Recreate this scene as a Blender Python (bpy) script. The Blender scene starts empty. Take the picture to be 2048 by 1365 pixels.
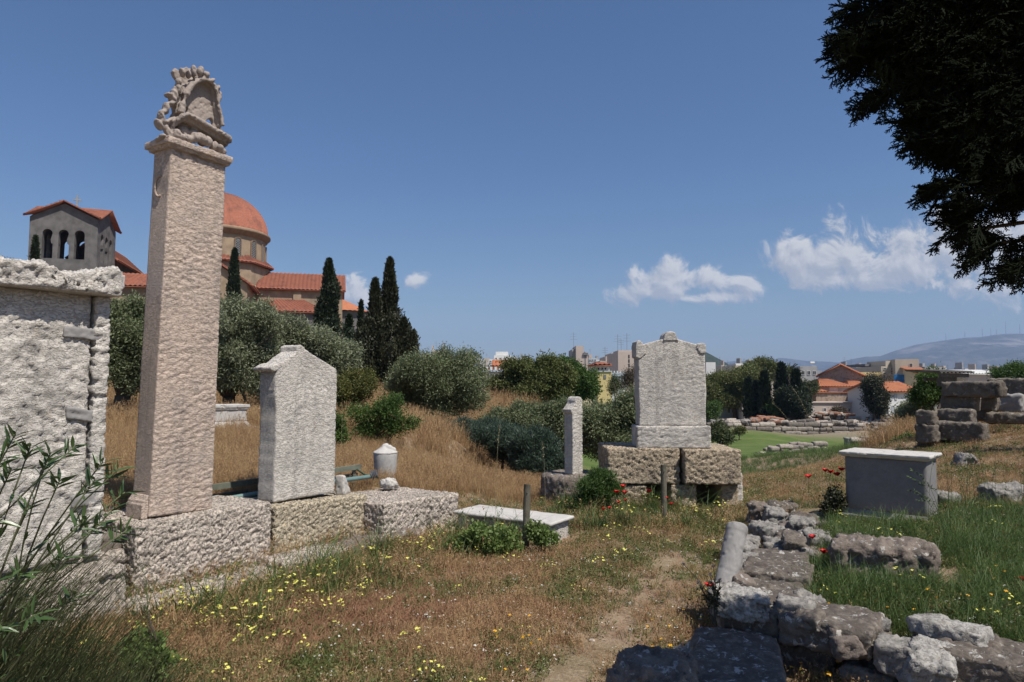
import bpy, math, random
import numpy as np

# ------------------------------------------------------------------ camera, sky, sun, exposure
S = bpy.context.scene
COL = S.collection
F_PX = 1365.0
PITCH = math.atan((770 - 682.5) / F_PX)
CAM = np.array([0.0, 0.0, 1.6])
cd = bpy.data.cameras.new('camera')
cam = bpy.data.objects.new('camera', cd)
COL.objects.link(cam)
cam.location = CAM
cam.rotation_euler = (math.pi / 2 + PITCH, 0, 0)
cd.sensor_width = 36
cd.lens = 36 * F_PX / 2048
cd.clip_start = 0.05
cd.clip_end = 40000
S.camera = cam
S.render.engine = 'CYCLES'
S.view_settings.view_transform = 'Standard'
S.view_settings.look = 'None'
S.view_settings.exposure = EXPOSURE = 0.15
S.view_settings.gamma = 1
S.view_settings.use_curve_mapping = False
S.cycles.max_bounces = 5
S.cycles.diffuse_bounces = 2
S.cycles.transparent_max_bounces = 6
S.cycles.volume_bounces = 0
S.cycles.volume_step_rate = 5
S.cycles.use_denoising = True

SUN_AZ = math.radians(47)      # sun stands behind the camera, to the right
SUN_EL = math.radians(58)
sun_dir = np.array([math.sin(SUN_AZ) * math.cos(SUN_EL), -math.cos(SUN_AZ) * math.cos(SUN_EL), math.sin(SUN_EL)])
ld = bpy.data.lights.new('sun', 'SUN')
ld.energy = 5.0
ld.angle = math.radians(0.55)
ld.color = (1.0, 0.945, 0.85)
sun = bpy.data.objects.new('sun', ld)
COL.objects.link(sun)
from mathutils import Vector
sun.rotation_euler = Vector(sun_dir).to_track_quat('Z', 'Y').to_euler()


def ray(u, v):
    a = (u - 1024) / F_PX
    b = (682.5 - v) / F_PX
    return np.array([a, math.cos(PITCH) - b * math.sin(PITCH), math.sin(PITCH) + b * math.cos(PITCH)])


def P(u, v, Y):
    d = ray(u, v)
    return CAM + d * (Y / d[1])


def G(u, v, z):
    d = ray(u, v)
    return CAM + d * ((z - CAM[2]) / d[2])


class NT:
    """small node-tree writer"""
    def __init__(self, tree):
        self.t = tree
        self.n = tree.nodes
        self.l = tree.links

    def node(self, typ, **kw):
        nd = self.n.new(typ)
        ins = kw.pop('ins', {})
        for k, val in kw.items():
            setattr(nd, k, val)
        for k, val in ins.items():
            self.put(nd, k, val)
        return nd

    def put(self, nd, k, val):
        sock = nd.inputs[k]
        if hasattr(val, 'is_linked') or isinstance(val, bpy.types.NodeSocket):
            self.l.new(val, sock)
        else:
            sock.default_value = val

    def math(self, op, a, b=0.0, c=0.0, clamp=False):
        nd = self.node('ShaderNodeMath', operation=op, use_clamp=clamp)
        self.put(nd, 0, a)
        self.put(nd, 1, b)
        self.put(nd, 2, c)
        return nd.outputs[0]

    def vmath(self, op, a, b=(0, 0, 0)):
        nd = self.node('ShaderNodeVectorMath', operation=op)
        self.put(nd, 0, a)
        self.put(nd, 1, b)
        return nd.outputs[0]

    def noise(self, vec, scale, detail=4.0, rough=0.55, dist=0.0):
        nd = self.node('ShaderNodeTexNoise')
        if vec is not None:
            self.put(nd, 'Vector', vec)
        self.put(nd, 'Scale', scale)
        self.put(nd, 'Detail', detail)
        self.put(nd, 'Roughness', rough)
        self.put(nd, 'Distortion', dist)
        return nd.outputs['Fac']

    def ramp(self, fac, lo, hi, smooth=True):
        nd = self.node('ShaderNodeMapRange')
        nd.interpolation_type = 'SMOOTHSTEP' if smooth else 'LINEAR'
        nd.clamp = True
        self.put(nd, 0, fac)
        self.put(nd, 1, lo)
        self.put(nd, 2, hi)
        return nd.outputs[0]

    def mix(self, fac, a, b, blend='MIX'):
        nd = self.node('ShaderNodeMix', data_type='RGBA', blend_type=blend)
        self.put(nd, 0, fac)
        for i, c in ((6, a), (7, b)):
            if not isinstance(c, bpy.types.NodeSocket):
                c = tuple(c) + ((1,) if len(c) == 3 else ())
            self.put(nd, i, c)
        return nd.outputs[2]


def build_world():
    w = bpy.data.worlds.new('World')
    S.world = w
    w.use_nodes = True
    T = NT(w.node_tree)
    T.n.clear()
    sky = T.node('ShaderNodeTexSky', sky_type='NISHITA', sun_disc=False)
    sky.sun_elevation = SUN_EL
    sky.sun_rotation = math.atan2(sun_dir[0], sun_dir[1])
    sky.altitude = 50
    sky.air_density = 1.0
    sky.dust_density = 1.0
    sky.ozone_density = 2.2
    tc = T.node('ShaderNodeTexCoord')
    sep = T.node('ShaderNodeSeparateXYZ', ins={0: tc.outputs['Generated']})
    x, y, z = sep.outputs
    ys = T.math('MAXIMUM', y, 0.02)
    a = T.math('DIVIDE', x, ys)
    e = T.math('DIVIDE', z, ys)
    co = T.node('ShaderNodeCombineXYZ', ins={0: a, 1: e, 2: 0.0}).outputs[0]
    # cumulus masses: each cloud = a few overlapping lobes in sky coordinates
    lobes = [(1300, 582, 70, 24), (1350, 560, 80, 36), (1408, 555, 52, 38), (1495, 562, 36, 30),
             (1585, 515, 62, 44), (1650, 528, 100, 52), (1715, 512, 95, 54), (1700, 560, 120, 30), (1800, 535, 115, 50),
             (1880, 500, 85, 60), (1915, 450, 65, 48), (1985, 510, 150, 66), (2080, 510, 150, 80), (2230, 480, 170, 100),
             (838, 560, 26, 15), (698, 592, 34, 24), (1420, 592, 60, 12)]

    def field(dx, dy, nscale):
        cc = T.vmath('ADD', co, (dx, dy, 0)) if (dx or dy) else co
        sp = T.node('ShaderNodeSeparateXYZ', ins={0: cc})
        big = None
        for (u, v, ru, rv) in lobes:
            d = ray(u, v)
            cx, cy = d[0] / d[1], d[2] / d[1]
            rx, ry = ru / F_PX * 1.30, rv / F_PX * 1.30
            px = T.math('MULTIPLY_ADD', sp.outputs[0], 1 / rx, -cx / rx)
            py = T.math('MULTIPLY_ADD', sp.outputs[1], 1 / ry, -cy / ry)
            s = T.math('ADD', T.math('MULTIPLY', px, px), T.math('MULTIPLY', py, py))
            val = T.math('SUBTRACT', 1.0, T.math('SQRT', s))
            big = val if big is None else T.math('SMOOTH_MAX', big, val, 0.25)
        n1 = T.noise(cc, 20.0, 10.0, 0.66, 0.5)
        n2 = T.noise(cc, 5.0, 4.0, 0.5, 0.2)
        nn = T.math('ADD', T.math('MULTIPLY_ADD', n1, 3.4, -1.75), T.math('MULTIPLY_ADD', n2, 1.6, -0.85))
        return T.math('ADD', big, nn), sp
    f0, sp = field(0, 0, 1)
    f1, _ = field(0.008, 0.012, 1)
    lit = T.math('SUBTRACT', f0, f1)
    shade = T.ramp(T.math('MULTIPLY_ADD', lit, 0.9, 0.35), 0.0, 1.0)
    thick = T.ramp(f0, 0.15, 1.1)
    cloud_a = T.mix(shade, (0.56, 0.60, 0.68), (1.0, 0.99, 0.985))
    cloud_c = T.mix(T.math('MULTIPLY', thick, 0.25), cloud_a, (0.62, 0.65, 0.72))
    alpha = T.ramp(f0, -0.12, 0.50)
    alpha = T.math('MULTIPLY', alpha, T.ramp(y, 0.05, 0.2))
    alpha = T.math('MULTIPLY', alpha, 0.93)
    tint = T.mix(T.ramp(z, 0.0, 0.35), (1.06, 1.06, 1.06), (0.77, 0.965, 1.20))
    skyc = T.mix(1.0, sky.outputs[0], tint, 'MULTIPLY')
    cl = T.mix(1.0, cloud_c, (9.3, 9.3, 9.3), 'MULTIPLY')
    out = T.mix(alpha, skyc, cl)
    bg = T.node('ShaderNodeBackground', ins={0: out, 1: 0.076})
    o = T.node('ShaderNodeOutputWorld', ins={0: bg.outputs[0]})
    w.cycles.sampling_method = 'MANUAL'
    w.cycles.sample_map_resolution = 512


build_world()

# ------------------------------------------------------------------ noise


def _hash(ix, iy, iz, seed):
    h = (ix * 374761393 + iy * 668265263 + iz * 2147483647 + seed * 1274126177) & 0xFFFFFFFF
    h = ((h ^ (h >> 13)) * 1274126177) & 0xFFFFFFFF
    h = (h ^ (h >> 16)) & 0xFFFFFFFF
    return h


def vnoise(p, scale=1.0, seed=0):
    """value noise in -1..1 (p: N x 3)"""
    q = p * scale + 1000.0
    i = np.floor(q).astype(np.int64)
    f = q - i
    f = f * f * (3 - 2 * f)
    r = 0
    for dx in (0, 1):
        for dy in (0, 1):
            for dz in (0, 1):
                w = (f[:, 0] if dx else 1 - f[:, 0]) * (f[:, 1] if dy else 1 - f[:, 1]) * (f[:, 2] if dz else 1 - f[:, 2])
                r = r + w * (_hash(i[:, 0] + dx, i[:, 1] + dy, i[:, 2] + dz, seed) / 4294967295.0)
    return r * 2 - 1


def fbm(p, scale=1.0, octv=4, rough=0.5, seed=0):
    s, a, t = 0, 1.0, 0
    for k in range(octv):
        s = s + a * vnoise(p, scale * 2.03 ** k, seed + 17 * k)
        t += a
        a *= rough
    return s / t


def worley(p, scale=1.0, seed=0):
    q = p * scale + 1000.0
    i = np.floor(q).astype(np.int64)
    best = np.full(len(p), 9.0)
    second = np.full(len(p), 9.0)
    for dx in (-1, 0, 1):
        for dy in (-1, 0, 1):
            for dz in (-1, 0, 1):
                cx, cy, cz = i[:, 0] + dx, i[:, 1] + dy, i[:, 2] + dz
                h1 = _hash(cx, cy, cz, seed) / 4294967295.0
                h2 = _hash(cx, cy, cz, seed + 71) / 4294967295.0
                h3 = _hash(cx, cy, cz, seed + 137) / 4294967295.0
                d = (q[:, 0] - cx - h1) ** 2 + (q[:, 1] - cy - h2) ** 2 + (q[:, 2] - cz - h3) ** 2
                m = d < best
                second = np.where(m, best, np.minimum(second, d))
                best = np.where(m, d, best)
    return np.sqrt(best), np.sqrt(second)


def facet(p, scale=1.0, seed=0, slope=0.9, step=0.5):
    """broken-stone relief: every cell is its own tilted plane; returns about -1..1"""
    q = p * scale + 1000.0
    i = np.floor(q).astype(np.int64)
    best = np.full(len(p), 9.0)
    val = np.zeros(len(p))
    for dx in (-1, 0, 1):
        for dy in (-1, 0, 1):
            for dz in (-1, 0, 1):
                cx, cy, cz = i[:, 0] + dx, i[:, 1] + dy, i[:, 2] + dz
                h = [_hash(cx, cy, cz, seed + k) / 4294967295.0 for k in (0, 71, 137, 211, 307, 401, 503)]
                ex, ey, ez = q[:, 0] - cx - h[0], q[:, 1] - cy - h[1], q[:, 2] - cz - h[2]
                d = ex * ex + ey * ey + ez * ez
                m = d < best
                best = np.where(m, d, best)
                v = step * (h[3] * 2 - 1) + slope * ((h[4] * 2 - 1) * ex + (h[5] * 2 - 1) * ey + (h[6] * 2 - 1) * ez)
                val = np.where(m, v, val)
    return val


def smooth(x, a, b):
    t = np.clip((x - a) / (b - a), 0, 1)
    return t * t * (3 - 2 * t)


# ------------------------------------------------------------------ meshes and objects


def make_mesh(name, V, F, mat=None, smooth_shade=False):
    """V: N x 3, F: M x k array (same k) or list of lists"""
    me = bpy.data.meshes.new(name)
    V = np.asarray(V, dtype=np.float32)
    if isinstance(F, np.ndarray):
        k = F.shape[1]
        me.vertices.add(len(V))
        me.vertices.foreach_set('co', V.ravel())
        me.loops.add(F.size)
        me.polygons.add(len(F))
        me.loops.foreach_set('vertex_index', F.astype(np.int32).ravel())
        me.polygons.foreach_set('loop_start', np.arange(0, F.size, k, dtype=np.int32))
        me.polygons.foreach_set('loop_total', np.full(len(F), k, dtype=np.int32))
        me.update(calc_edges=True)
    else:
        me.from_pydata([tuple(map(float, q)) for q in V], [], F)
        me.update()
    if smooth_shade:
        me.polygons.foreach_set('use_smooth', np.ones(len(me.polygons), dtype=bool))
    if mat is not None:
        me.materials.append(mat)
    return me


def link(name, me, parent=None, loc=None, rotz=None, label=None, kind=None):
    o = bpy.data.objects.new(name, me)
    COL.objects.link(o)
    if parent is not None:
        o.parent = parent
    if loc is not None:
        o.location = tuple(float(q) for q in loc)
    if rotz is not None:
        o.rotation_euler = (0, 0, rotz)
    if label:
        o['label'] = label
    if kind:
        o['kind'] = kind
    return o


def tag(o, label, cat, group=None, kind=None):
    if label:
        o['label'] = label
    if cat:
        o['category'] = cat
    if group:
        o['group'] = group
    if kind:
        o['kind'] = kind
    return o


def thing(name, label, cat, loc=(0, 0, 0), rotz=0.0, group=None):
    o = link(name, None, None, loc, rotz)
    o.empty_display_size = 0.2
    return tag(o, label, cat, group)


class MB:
    """collects simple pieces into one mesh"""
    def __init__(self):
        self.V = []
        self.F = []

    def add(self, V, F):
        b = len(self.V)
        self.V.extend([tuple(map(float, q)) for q in V])
        self.F.extend([[b + i for i in f] for f in F])
        return self

    def box(self, x0, x1, y0, y1, z0, z1):
        V = [(x0, y0, z0), (x1, y0, z0), (x1, y1, z0), (x0, y1, z0), (x0, y0, z1), (x1, y0, z1), (x1, y1, z1), (x0, y1, z1)]
        F = [(0, 3, 2, 1), (4, 5, 6, 7), (0, 1, 5, 4), (1, 2, 6, 5), (2, 3, 7, 6), (3, 0, 4, 7)]
        return self.add(V, F)

    def prism(self, poly, y0, y1, axis='y'):
        """extrude polygon given in (x,z) along y, or (x,y) along z"""
        n = len(poly)
        if axis == 'y':
            V = [(a, y0, b) for a, b in poly] + [(a, y1, b) for a, b in poly]
        elif axis == 'x':
            V = [(y0, a, b) for a, b in poly] + [(y1, a, b) for a, b in poly]
        else:
            V = [(a, b, y0) for a, b in poly] + [(a, b, y1) for a, b in poly]
        F = [list(range(n))[::-1], list(range(n, 2 * n))] + [(i, (i + 1) % n, n + (i + 1) % n, n + i) for i in range(n)]
        return self.add(V, F)

    def tube(self, pts, rad, seg=8):
        pts = [np.array(q, float) for q in pts]
        n = len(pts)
        rads = rad if hasattr(rad, '__len__') else [rad] * n
        V, F = [], []
        for i, q in enumerate(pts):
            t = pts[min(i + 1, n - 1)] - pts[max(i - 1, 0)]
            t = t / (np.linalg.norm(t) + 1e-9)
            a = np.cross(t, (0, 0, 1.0) if abs(t[2]) < 0.95 else (1.0, 0, 0))
            a /= np.linalg.norm(a)
            b = np.cross(t, a)
            for k in range(seg):
                w = 2 * math.pi * k / seg
                V.append(q + rads[i] * (math.cos(w) * a + math.sin(w) * b))
        for i in range(n - 1):
            for k in range(seg):
                F.append((i * seg + k, i * seg + (k + 1) % seg, (i + 1) * seg + (k + 1) % seg, (i + 1) * seg + k))
        F.append(list(range(seg))[::-1])
        F.append(list(range((n - 1) * seg, n * seg)))
        return self.add(V, F)

    def lathe(self, prof, seg=32, a0=0.0, a1=2 * math.pi, c=(0, 0)):
        full = abs(a1 - a0 - 2 * math.pi) < 1e-6
        m = seg if full else seg + 1
        V, F = [], []
        for r, z in prof:
            for k in range(m):
                w = a0 + (a1 - a0) * k / seg
                V.append((c[0] + r * math.cos(w), c[1] + r * math.sin(w), z))
        for i in range(len(prof) - 1):
            for k in range(seg):
                k2 = (k + 1) % m
                F.append((i * m + k, i * m + k2, (i + 1) * m + k2, (i + 1) * m + k))
        return self.add(V, F)

    def build(self, name, mat, parent=None, loc=None, rotz=None, sm=False, label=None, kind=None, mesh_only=False):
        me = make_mesh(name, self.V, self.F, mat, sm)
        if mesh_only:
            return me
        return link(name, me, parent, loc, rotz, label, kind)


def rough_box(L, W, H, step, radius, disp, seed=0, shape=None):
    """closed box x 0..L, y 0..W, z 0..H, rounded edges, displaced outwards by disp(P, N)"""
    nx, ny, nz = (max(2, int(round(d / step))) for d in (L, W, H))
    xs, ys, zs = np.linspace(0, L, nx + 1), np.linspace(0, W, ny + 1), np.linspace(0, H, nz + 1)
    Vs, Fs, base = [], [], 0

    def face(A, B, mk, flip):
        nonlocal base
        na, nb = len(A), len(B)
        a, b = np.meshgrid(A, B, indexing='ij')
        V = mk(a.ravel(), b.ravel())
        i = np.arange(na - 1)[:, None] * nb + np.arange(nb - 1)[None, :]
        q = np.stack([i, i + nb, i + nb + 1, i + 1], -1).reshape(-1, 4)
        if flip:
            q = q[:, ::-1]
        Vs.append(V)
        Fs.append(q + base)
        base += len(V)
    o = lambda a, c: np.full_like(a, c)
    face(xs, ys, lambda a, b: np.stack([a, b, o(a, 0)], 1), True)
    face(xs, ys, lambda a, b: np.stack([a, b, o(a, H)], 1), False)
    face(xs, zs, lambda a, b: np.stack([a, o(a, 0), b], 1), False)
    face(xs, zs, lambda a, b: np.stack([a, o(a, W), b], 1), True)
    face(ys, zs, lambda a, b: np.stack([o(a, 0), a, b], 1), True)
    face(ys, zs, lambda a, b: np.stack([o(a, L), a, b], 1), False)
    V = np.concatenate(Vs)
    Fq = np.concatenate(Fs)
    key = np.round(V / (step * 0.1)).astype(np.int64)
    key = key[:, 0] * 4000037 * 1009 + key[:, 1] * 1000003 + key[:, 2]
    _, idx, inv = np.unique(key, return_index=True, return_inverse=True)
    V = V[idx]
    Fq = inv.ravel()[Fq]
    r = min(radius, L * 0.45, W * 0.45, H * 0.45)
    inner = np.clip(V, [r, r, r], [L - r, W - r, H - r])
    N = V - inner
    ln = np.linalg.norm(N, axis=1)[:, None]
    N = N / np.maximum(ln, 1e-9)
    V2 = inner + N * np.minimum(ln, r) if False else inner + N * r
    off = disp(V2 + seed * 7.31, N)
    V2 = V2 + N * off[:, None] if off.ndim == 1 else V2 + off
    if shape is not None:
        V2 = shape(V2)
    return V2, Fq


# displacement patterns (metres)
def d_pecked(amp=0.006, cell=0.035, lump=0.006):
    """rows of short slanting point-chisel strokes"""
    def f(p, n):
        w = 0.5 * cell * np.stack([vnoise(p, 18, 3), vnoise(p, 18, 4), vnoise(p, 18, 5)], 1)
        q = p + w
        a = q[:, 0] + q[:, 2] * 0.45
        b = q[:, 2] - q[:, 0] * 0.30
        q2 = np.stack([a * 0.52, q[:, 1] * 0.6, b * 1.45], 1)
        s1 = vnoise(q2, 1.15 / cell, 5)
        s2 = vnoise(q2 + 3.3, 2.1 / cell, 6)
        dent = smooth(s1 + 0.25 * s2, 0.12, 0.34)
        dent2 = smooth(s2 + 0.3 * vnoise(p, 9, 7), 0.15, 0.5)
        return -amp * 1.5 * dent * (0.7 + 0.6 * vnoise(p, 4, 8)) - amp * 0.8 * dent2 + lump * fbm(p, 4, 3, 0.5, 2) + amp * 0.3 * vnoise(p, 75, 9)
    return f


def d_pitted(amp=0.016, lump=0.012, s=34):
    def f(p, n):
        q = p + 0.012 * np.stack([vnoise(p, 25, 3), vnoise(p, 25, 4), vnoise(p, 25, 5)], 1)
        a = fbm(q, s * 1.35, 3, 0.7, 11)
        b = fbm(p, 5, 3, 0.5, 12)
        hole = smooth(a + 0.25 * b, 0.0, 0.22)
        return lump * b - amp * hole + amp * 0.25 * vnoise(p, 80, 13)
    return f


def d_hackly(amp=0.022, s=6.0):
    """coarsely broken surface: tilted flakes of several sizes"""
    def f(p, n):
        q = p + 0.02 * np.stack([vnoise(p, 14, 3), vnoise(p, 14, 4), vnoise(p, 14, 5)], 1)
        q[:, 2] = q[:, 2] * 1.25 + q[:, 0] * 0.4
        return amp * (0.35 * facet(q, s, 6, 1.0, 0.4) + 0.60 * facet(q, s * 2.4, 16, 1.5, 0.6) + 0.38 * facet(q, s * 5.0, 26, 1.5, 0.7) + 0.4 * fbm(p, 2.5, 3, 0.5, 9) + 0.12 * vnoise(p, 80, 9))
    return f


def d_field(amp=0.03, s=3.0):
    """field stone: facets, hollows and a rough skin"""
    def f(p, n):
        q = p + 0.03 * np.stack([vnoise(p, 9, 3), vnoise(p, 9, 4), vnoise(p, 9, 5)], 1)
        return amp * (0.55 * fbm(p, s, 3, 0.5, 21) + 0.62 * facet(q, s * 1.5, 22, 1.0, 0.4) + 0.30 * facet(q, s * 4.0, 23, 1.2, 0.5) + 0.20 * facet(q, s * 9.0, 24, 1.2, 0.5) - 0.35 * smooth(fbm(p, 24, 3, 0.6, 23), 0.05, 0.4) + 0.12 * vnoise(p, 70, 25))
    return f


def d_fine(amp=0.004, s=9):
    return lambda p, n: amp * fbm(p, s, 4, 0.55, 31)


def stone(name, L, W, H, mat, parent=None, loc=(0, 0, 0), rotz=None, step=0.02, radius=0.02, disp=None, seed=0, shape=None, label=None, tilt=None):
    V, Fq = rough_box(L, W, H, step, radius, disp or d_field(), seed, shape)
    me = make_mesh(name, V, Fq, mat, True)
    o = link(name, me, parent, loc, rotz, label)
    if tilt is not None:
        o.rotation_euler = (tilt[0], tilt[1], rotz or 0.0)
    return o


# ------------------------------------------------------------------ materials


def new_mat(name):
    m = bpy.data.materials.new(name)
    m.use_nodes = True
    T = NT(m.node_tree)
    T.n.clear()
    b = T.node('ShaderNodeBsdfPrincipled')
    out = T.node('ShaderNodeOutputMaterial', ins={0: b.outputs[0]})
    T.put(b, 'Roughness', 0.85)
    try:
        b.inputs['Specular IOR Level'].default_value = 0.25
    except KeyError:
        pass
    return m, T, b


def m_plain(name, col, rough=0.8, var=0.25, scale=3.0, metal=0.0, bump=0.0, bscale=40.0):
    m, T, b = new_mat(name)
    tc = T.node('ShaderNodeTexCoord').outputs['Object']
    n = T.noise(tc, scale, 5, 0.6)
    dark = tuple(c * (1 - var) for c in col)
    lite = tuple(min(1, c * (1 + var)) for c in col)
    T.put(b, 'Base Color', T.mix(T.ramp(n, 0.3, 0.7), dark, lite))
    T.put(b, 'Roughness', rough)
    T.put(b, 'Metallic', metal)
    if bump:
        bn = T.node('ShaderNodeBump', ins={'Strength': bump, 'Distance': 0.01, 'Height': T.noise(tc, bscale, 4, 0.6)})
        T.put(b, 'Normal', bn.outputs[0])
    return m


def m_stone(name, base, second, stain, stain_amt=0.5, s=2.5, spots=None, spot_amt=0.0, spot_scale=22.0, fine=70.0, bump=0.5, bdist=0.004, topstain=0.0, pits=0.0, pscale=52.0, strokes=0.0, streaks=0.0):
    """weathered stone: two tones, dark weather stains, optional lichen spots; top faces carry more crust"""
    m, T, b = new_mat(name)
    tc = T.node('ShaderNodeTexCoord').outputs['Object']
    big = T.noise(tc, s, 6, 0.62, 0.3)
    mid = T.noise(tc, s * 5, 6, 0.65)
    fin = T.noise(tc, fine, 4, 0.7)
    c = T.mix(T.ramp(mid, 0.32, 0.7), base, second)
    c = T.mix(T.math('MULTIPLY', T.ramp(fin, 0.45, 0.75), 0.35), c, tuple(q * 0.55 for q in base))
    st = T.ramp(big, 0.62 - 0.22 * stain_amt, 0.80 - 0.22 * stain_amt)
    stf = T.math('MULTIPLY', st, T.ramp(mid, 0.3, 0.6))
    c = T.mix(T.math('MULTIPLY', stf, min(1.0, 0.45 + 0.5 * stain_amt)), c, stain)
    if topstain:
        geo = T.node('ShaderNodeNewGeometry')
        nz = T.node('ShaderNodeSeparateXYZ', ins={0: geo.outputs['Normal']}).outputs[2]
        tf = T.math('MULTIPLY', T.ramp(nz, 0.55, 0.85), T.math('MULTIPLY', T.ramp(mid, 0.25, 0.6), topstain))
        c = T.mix(tf, c, stain)
    if streaks:
        # run-off stains drawn out down the face, and pale rubbed patches
        ms = T.node('ShaderNodeMapping', ins={0: tc})
        ms.inputs['Scale'].default_value = (7.0, 7.0, 0.7)
        sk = T.noise(ms.outputs[0], 1.0, 5, 0.65, 0.4)
        c = T.mix(T.math('MULTIPLY', T.ramp(sk, 0.50, 0.72), streaks), c, stain)
        c = T.mix(T.math('MULTIPLY', T.ramp(T.noise(tc, 2.6, 5, 0.6, 0.6), 0.56, 0.64), 0.35), c, tuple(min(1, q * 1.12) for q in base))
        c = T.mix(T.math('MULTIPLY', T.ramp(T.noise(tc, 4.3, 4, 0.7, 0.8), 0.62, 0.70), 0.30), c, (0.40, 0.30, 0.19))
    if spots is not None:
        sp = T.ramp(T.noise(tc, spot_scale, 5, 0.7, 0.5), 0.65 - 0.13 * spot_amt, 0.74 - 0.13 * spot_amt)
        c = T.mix(T.math('MULTIPLY', sp, 0.8), c, spots)
    T.put(b, 'Base Color', c)
    T.put(b, 'Roughness', 0.92)
    T.put(b, 'Specular IOR Level', 0.15)
    h = T.math('ADD', T.math('MULTIPLY', mid, 0.5), fin)
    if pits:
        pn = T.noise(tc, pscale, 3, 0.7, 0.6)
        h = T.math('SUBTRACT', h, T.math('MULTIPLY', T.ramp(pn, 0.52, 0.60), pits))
        c = T.mix(T.math('MULTIPLY', T.ramp(pn, 0.55, 0.62), 0.5), c, stain)  # pits are also mixed toward the dark tone
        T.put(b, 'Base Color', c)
    if strokes:
        mp = T.node('ShaderNodeMapping', ins={0: tc})
        mp.inputs['Rotation'].default_value = (0, math.radians(25), 0)
        mp.inputs['Scale'].default_value = (0.45, 0.7, 1.3)
        sn = T.noise(mp.outputs[0], 62.0, 3, 0.65, 0.8)
        h = T.math('SUBTRACT', h, T.math('MULTIPLY', T.ramp(sn, 0.50, 0.60), strokes))
    bn = T.node('ShaderNodeBump', ins={'Strength': bump, 'Distance': bdist, 'Height': h})
    T.put(b, 'Normal', bn.outputs[0])
    return m


def m_leaf(name, cols, trans=0.25, rough=0.55, obj_random=False, blotch=1.5, blotch_amt=0.5, spec=0.3):
    m, T, b = new_mat(name)
    if obj_random:
        rnd = T.node('ShaderNodeObjectInfo').outputs['Random']
    else:
        rnd = T.node('ShaderNodeNewGeometry').outputs['Random Per Island']
    cr = T.node('ShaderNodeValToRGB')
    el = cr.color_ramp.elements
    while len(el) < len(cols):
        el.new(0.5)
    for i, c in enumerate(cols):
        el[i].position = i / max(1, len(cols) - 1)
        el[i].color = tuple(c) + (1,)
    T.put(cr, 0, rnd)
    geo = T.node('ShaderNodeNewGeometry')
    n = T.noise(geo.outputs['Position'], blotch, 3, 0.6)
    c = T.mix(T.math('MULTIPLY', T.ramp(n, 0.35, 0.7), blotch_amt), cr.outputs[0], cols[-1])
    T.put(b, 'Base Color', c)
    T.put(b, 'Roughness', rough)
    T.put(b, 'Specular IOR Level', spec)
    tr = T.node('ShaderNodeBsdfTranslucent', ins={0: c})
    mx = T.node('ShaderNodeMixShader', ins={0: trans, 1: b.outputs[0], 2: tr.outputs[0]})
    out = [q for q in T.n if q.type == 'OUTPUT_MATERIAL'][0]
    T.l.new(mx.outputs[0], out.inputs[0])
    return m


MARBLE = m_stone('weathered marble', (0.61, 0.565, 0.51), (0.50, 0.465, 0.43), (0.20, 0.185, 0.175), 0.5, 1.6, streaks=0.32, bump=0.85, bdist=0.008, fine=70, strokes=1.5)
MARBLE_WARM = m_stone('pinkish weathered marble', (0.55, 0.435, 0.36), (0.46, 0.375, 0.32), (0.20, 0.175, 0.165), 0.5, 1.3, streaks=0.34, bump=0.85, bdist=0.008, fine=70, strokes=1.5)
MARBLE_GREY = m_stone('grey veined marble', (0.29, 0.275, 0.265), (0.21, 0.20, 0.195), (0.14, 0.135, 0.14), 0.4, 1.8, bump=0.2, bdist=0.002)
MARBLE_SMOOTH = m_stone('smooth white marble', (0.49, 0.465, 0.435), (0.42, 0.40, 0.375), (0.26, 0.24, 0.22), 0.3, 2.2, bump=0.15, bdist=0.002)
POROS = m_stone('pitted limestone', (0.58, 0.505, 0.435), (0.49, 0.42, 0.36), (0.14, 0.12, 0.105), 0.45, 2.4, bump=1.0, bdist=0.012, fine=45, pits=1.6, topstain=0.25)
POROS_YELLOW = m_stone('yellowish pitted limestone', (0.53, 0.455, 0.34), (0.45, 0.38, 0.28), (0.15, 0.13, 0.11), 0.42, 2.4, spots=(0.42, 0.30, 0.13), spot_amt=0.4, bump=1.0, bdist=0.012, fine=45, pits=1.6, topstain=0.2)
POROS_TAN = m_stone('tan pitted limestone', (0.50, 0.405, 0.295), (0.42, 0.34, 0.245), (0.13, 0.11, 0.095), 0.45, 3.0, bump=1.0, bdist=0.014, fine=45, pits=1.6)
DARKSTONE = m_stone('dark weathered limestone', (0.20, 0.165, 0.14), (0.13, 0.105, 0.09), (0.055, 0.045, 0.04), 0.6, 3.0, spots=(0.42, 0.40, 0.37), spot_amt=0.75, spot_scale=16, bump=0.9, bdist=0.012, fine=50)
LICHEN = m_stone('lichened wall stone', (0.20, 0.172, 0.145), (0.13, 0.108, 0.09), (0.085, 0.07, 0.062), 0.6, 3.5, spots=(0.46, 0.44, 0.41), spot_amt=0.65, spot_scale=19, bump=0.9, bdist=0.01, fine=55, topstain=0.85)
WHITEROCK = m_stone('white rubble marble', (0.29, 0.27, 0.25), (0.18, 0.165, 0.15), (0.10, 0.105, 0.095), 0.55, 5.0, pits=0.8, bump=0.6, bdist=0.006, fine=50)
MASON = m_stone('old dark masonry', (0.17, 0.145, 0.12), (0.115, 0.098, 0.082), (0.05, 0.042, 0.036), 0.55, 2.0, spots=(0.34, 0.31, 0.27), spot_amt=0.5, spot_scale=9, bump=0.9, bdist=0.012, fine=40)
MARBLE_FIN = m_stone('greyish weathered carved marble', (0.34, 0.285, 0.25), (0.27, 0.23, 0.205), (0.13, 0.115, 0.105), 0.5, 3.0, bump=0.6, bdist=0.005, fine=60)
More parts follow.
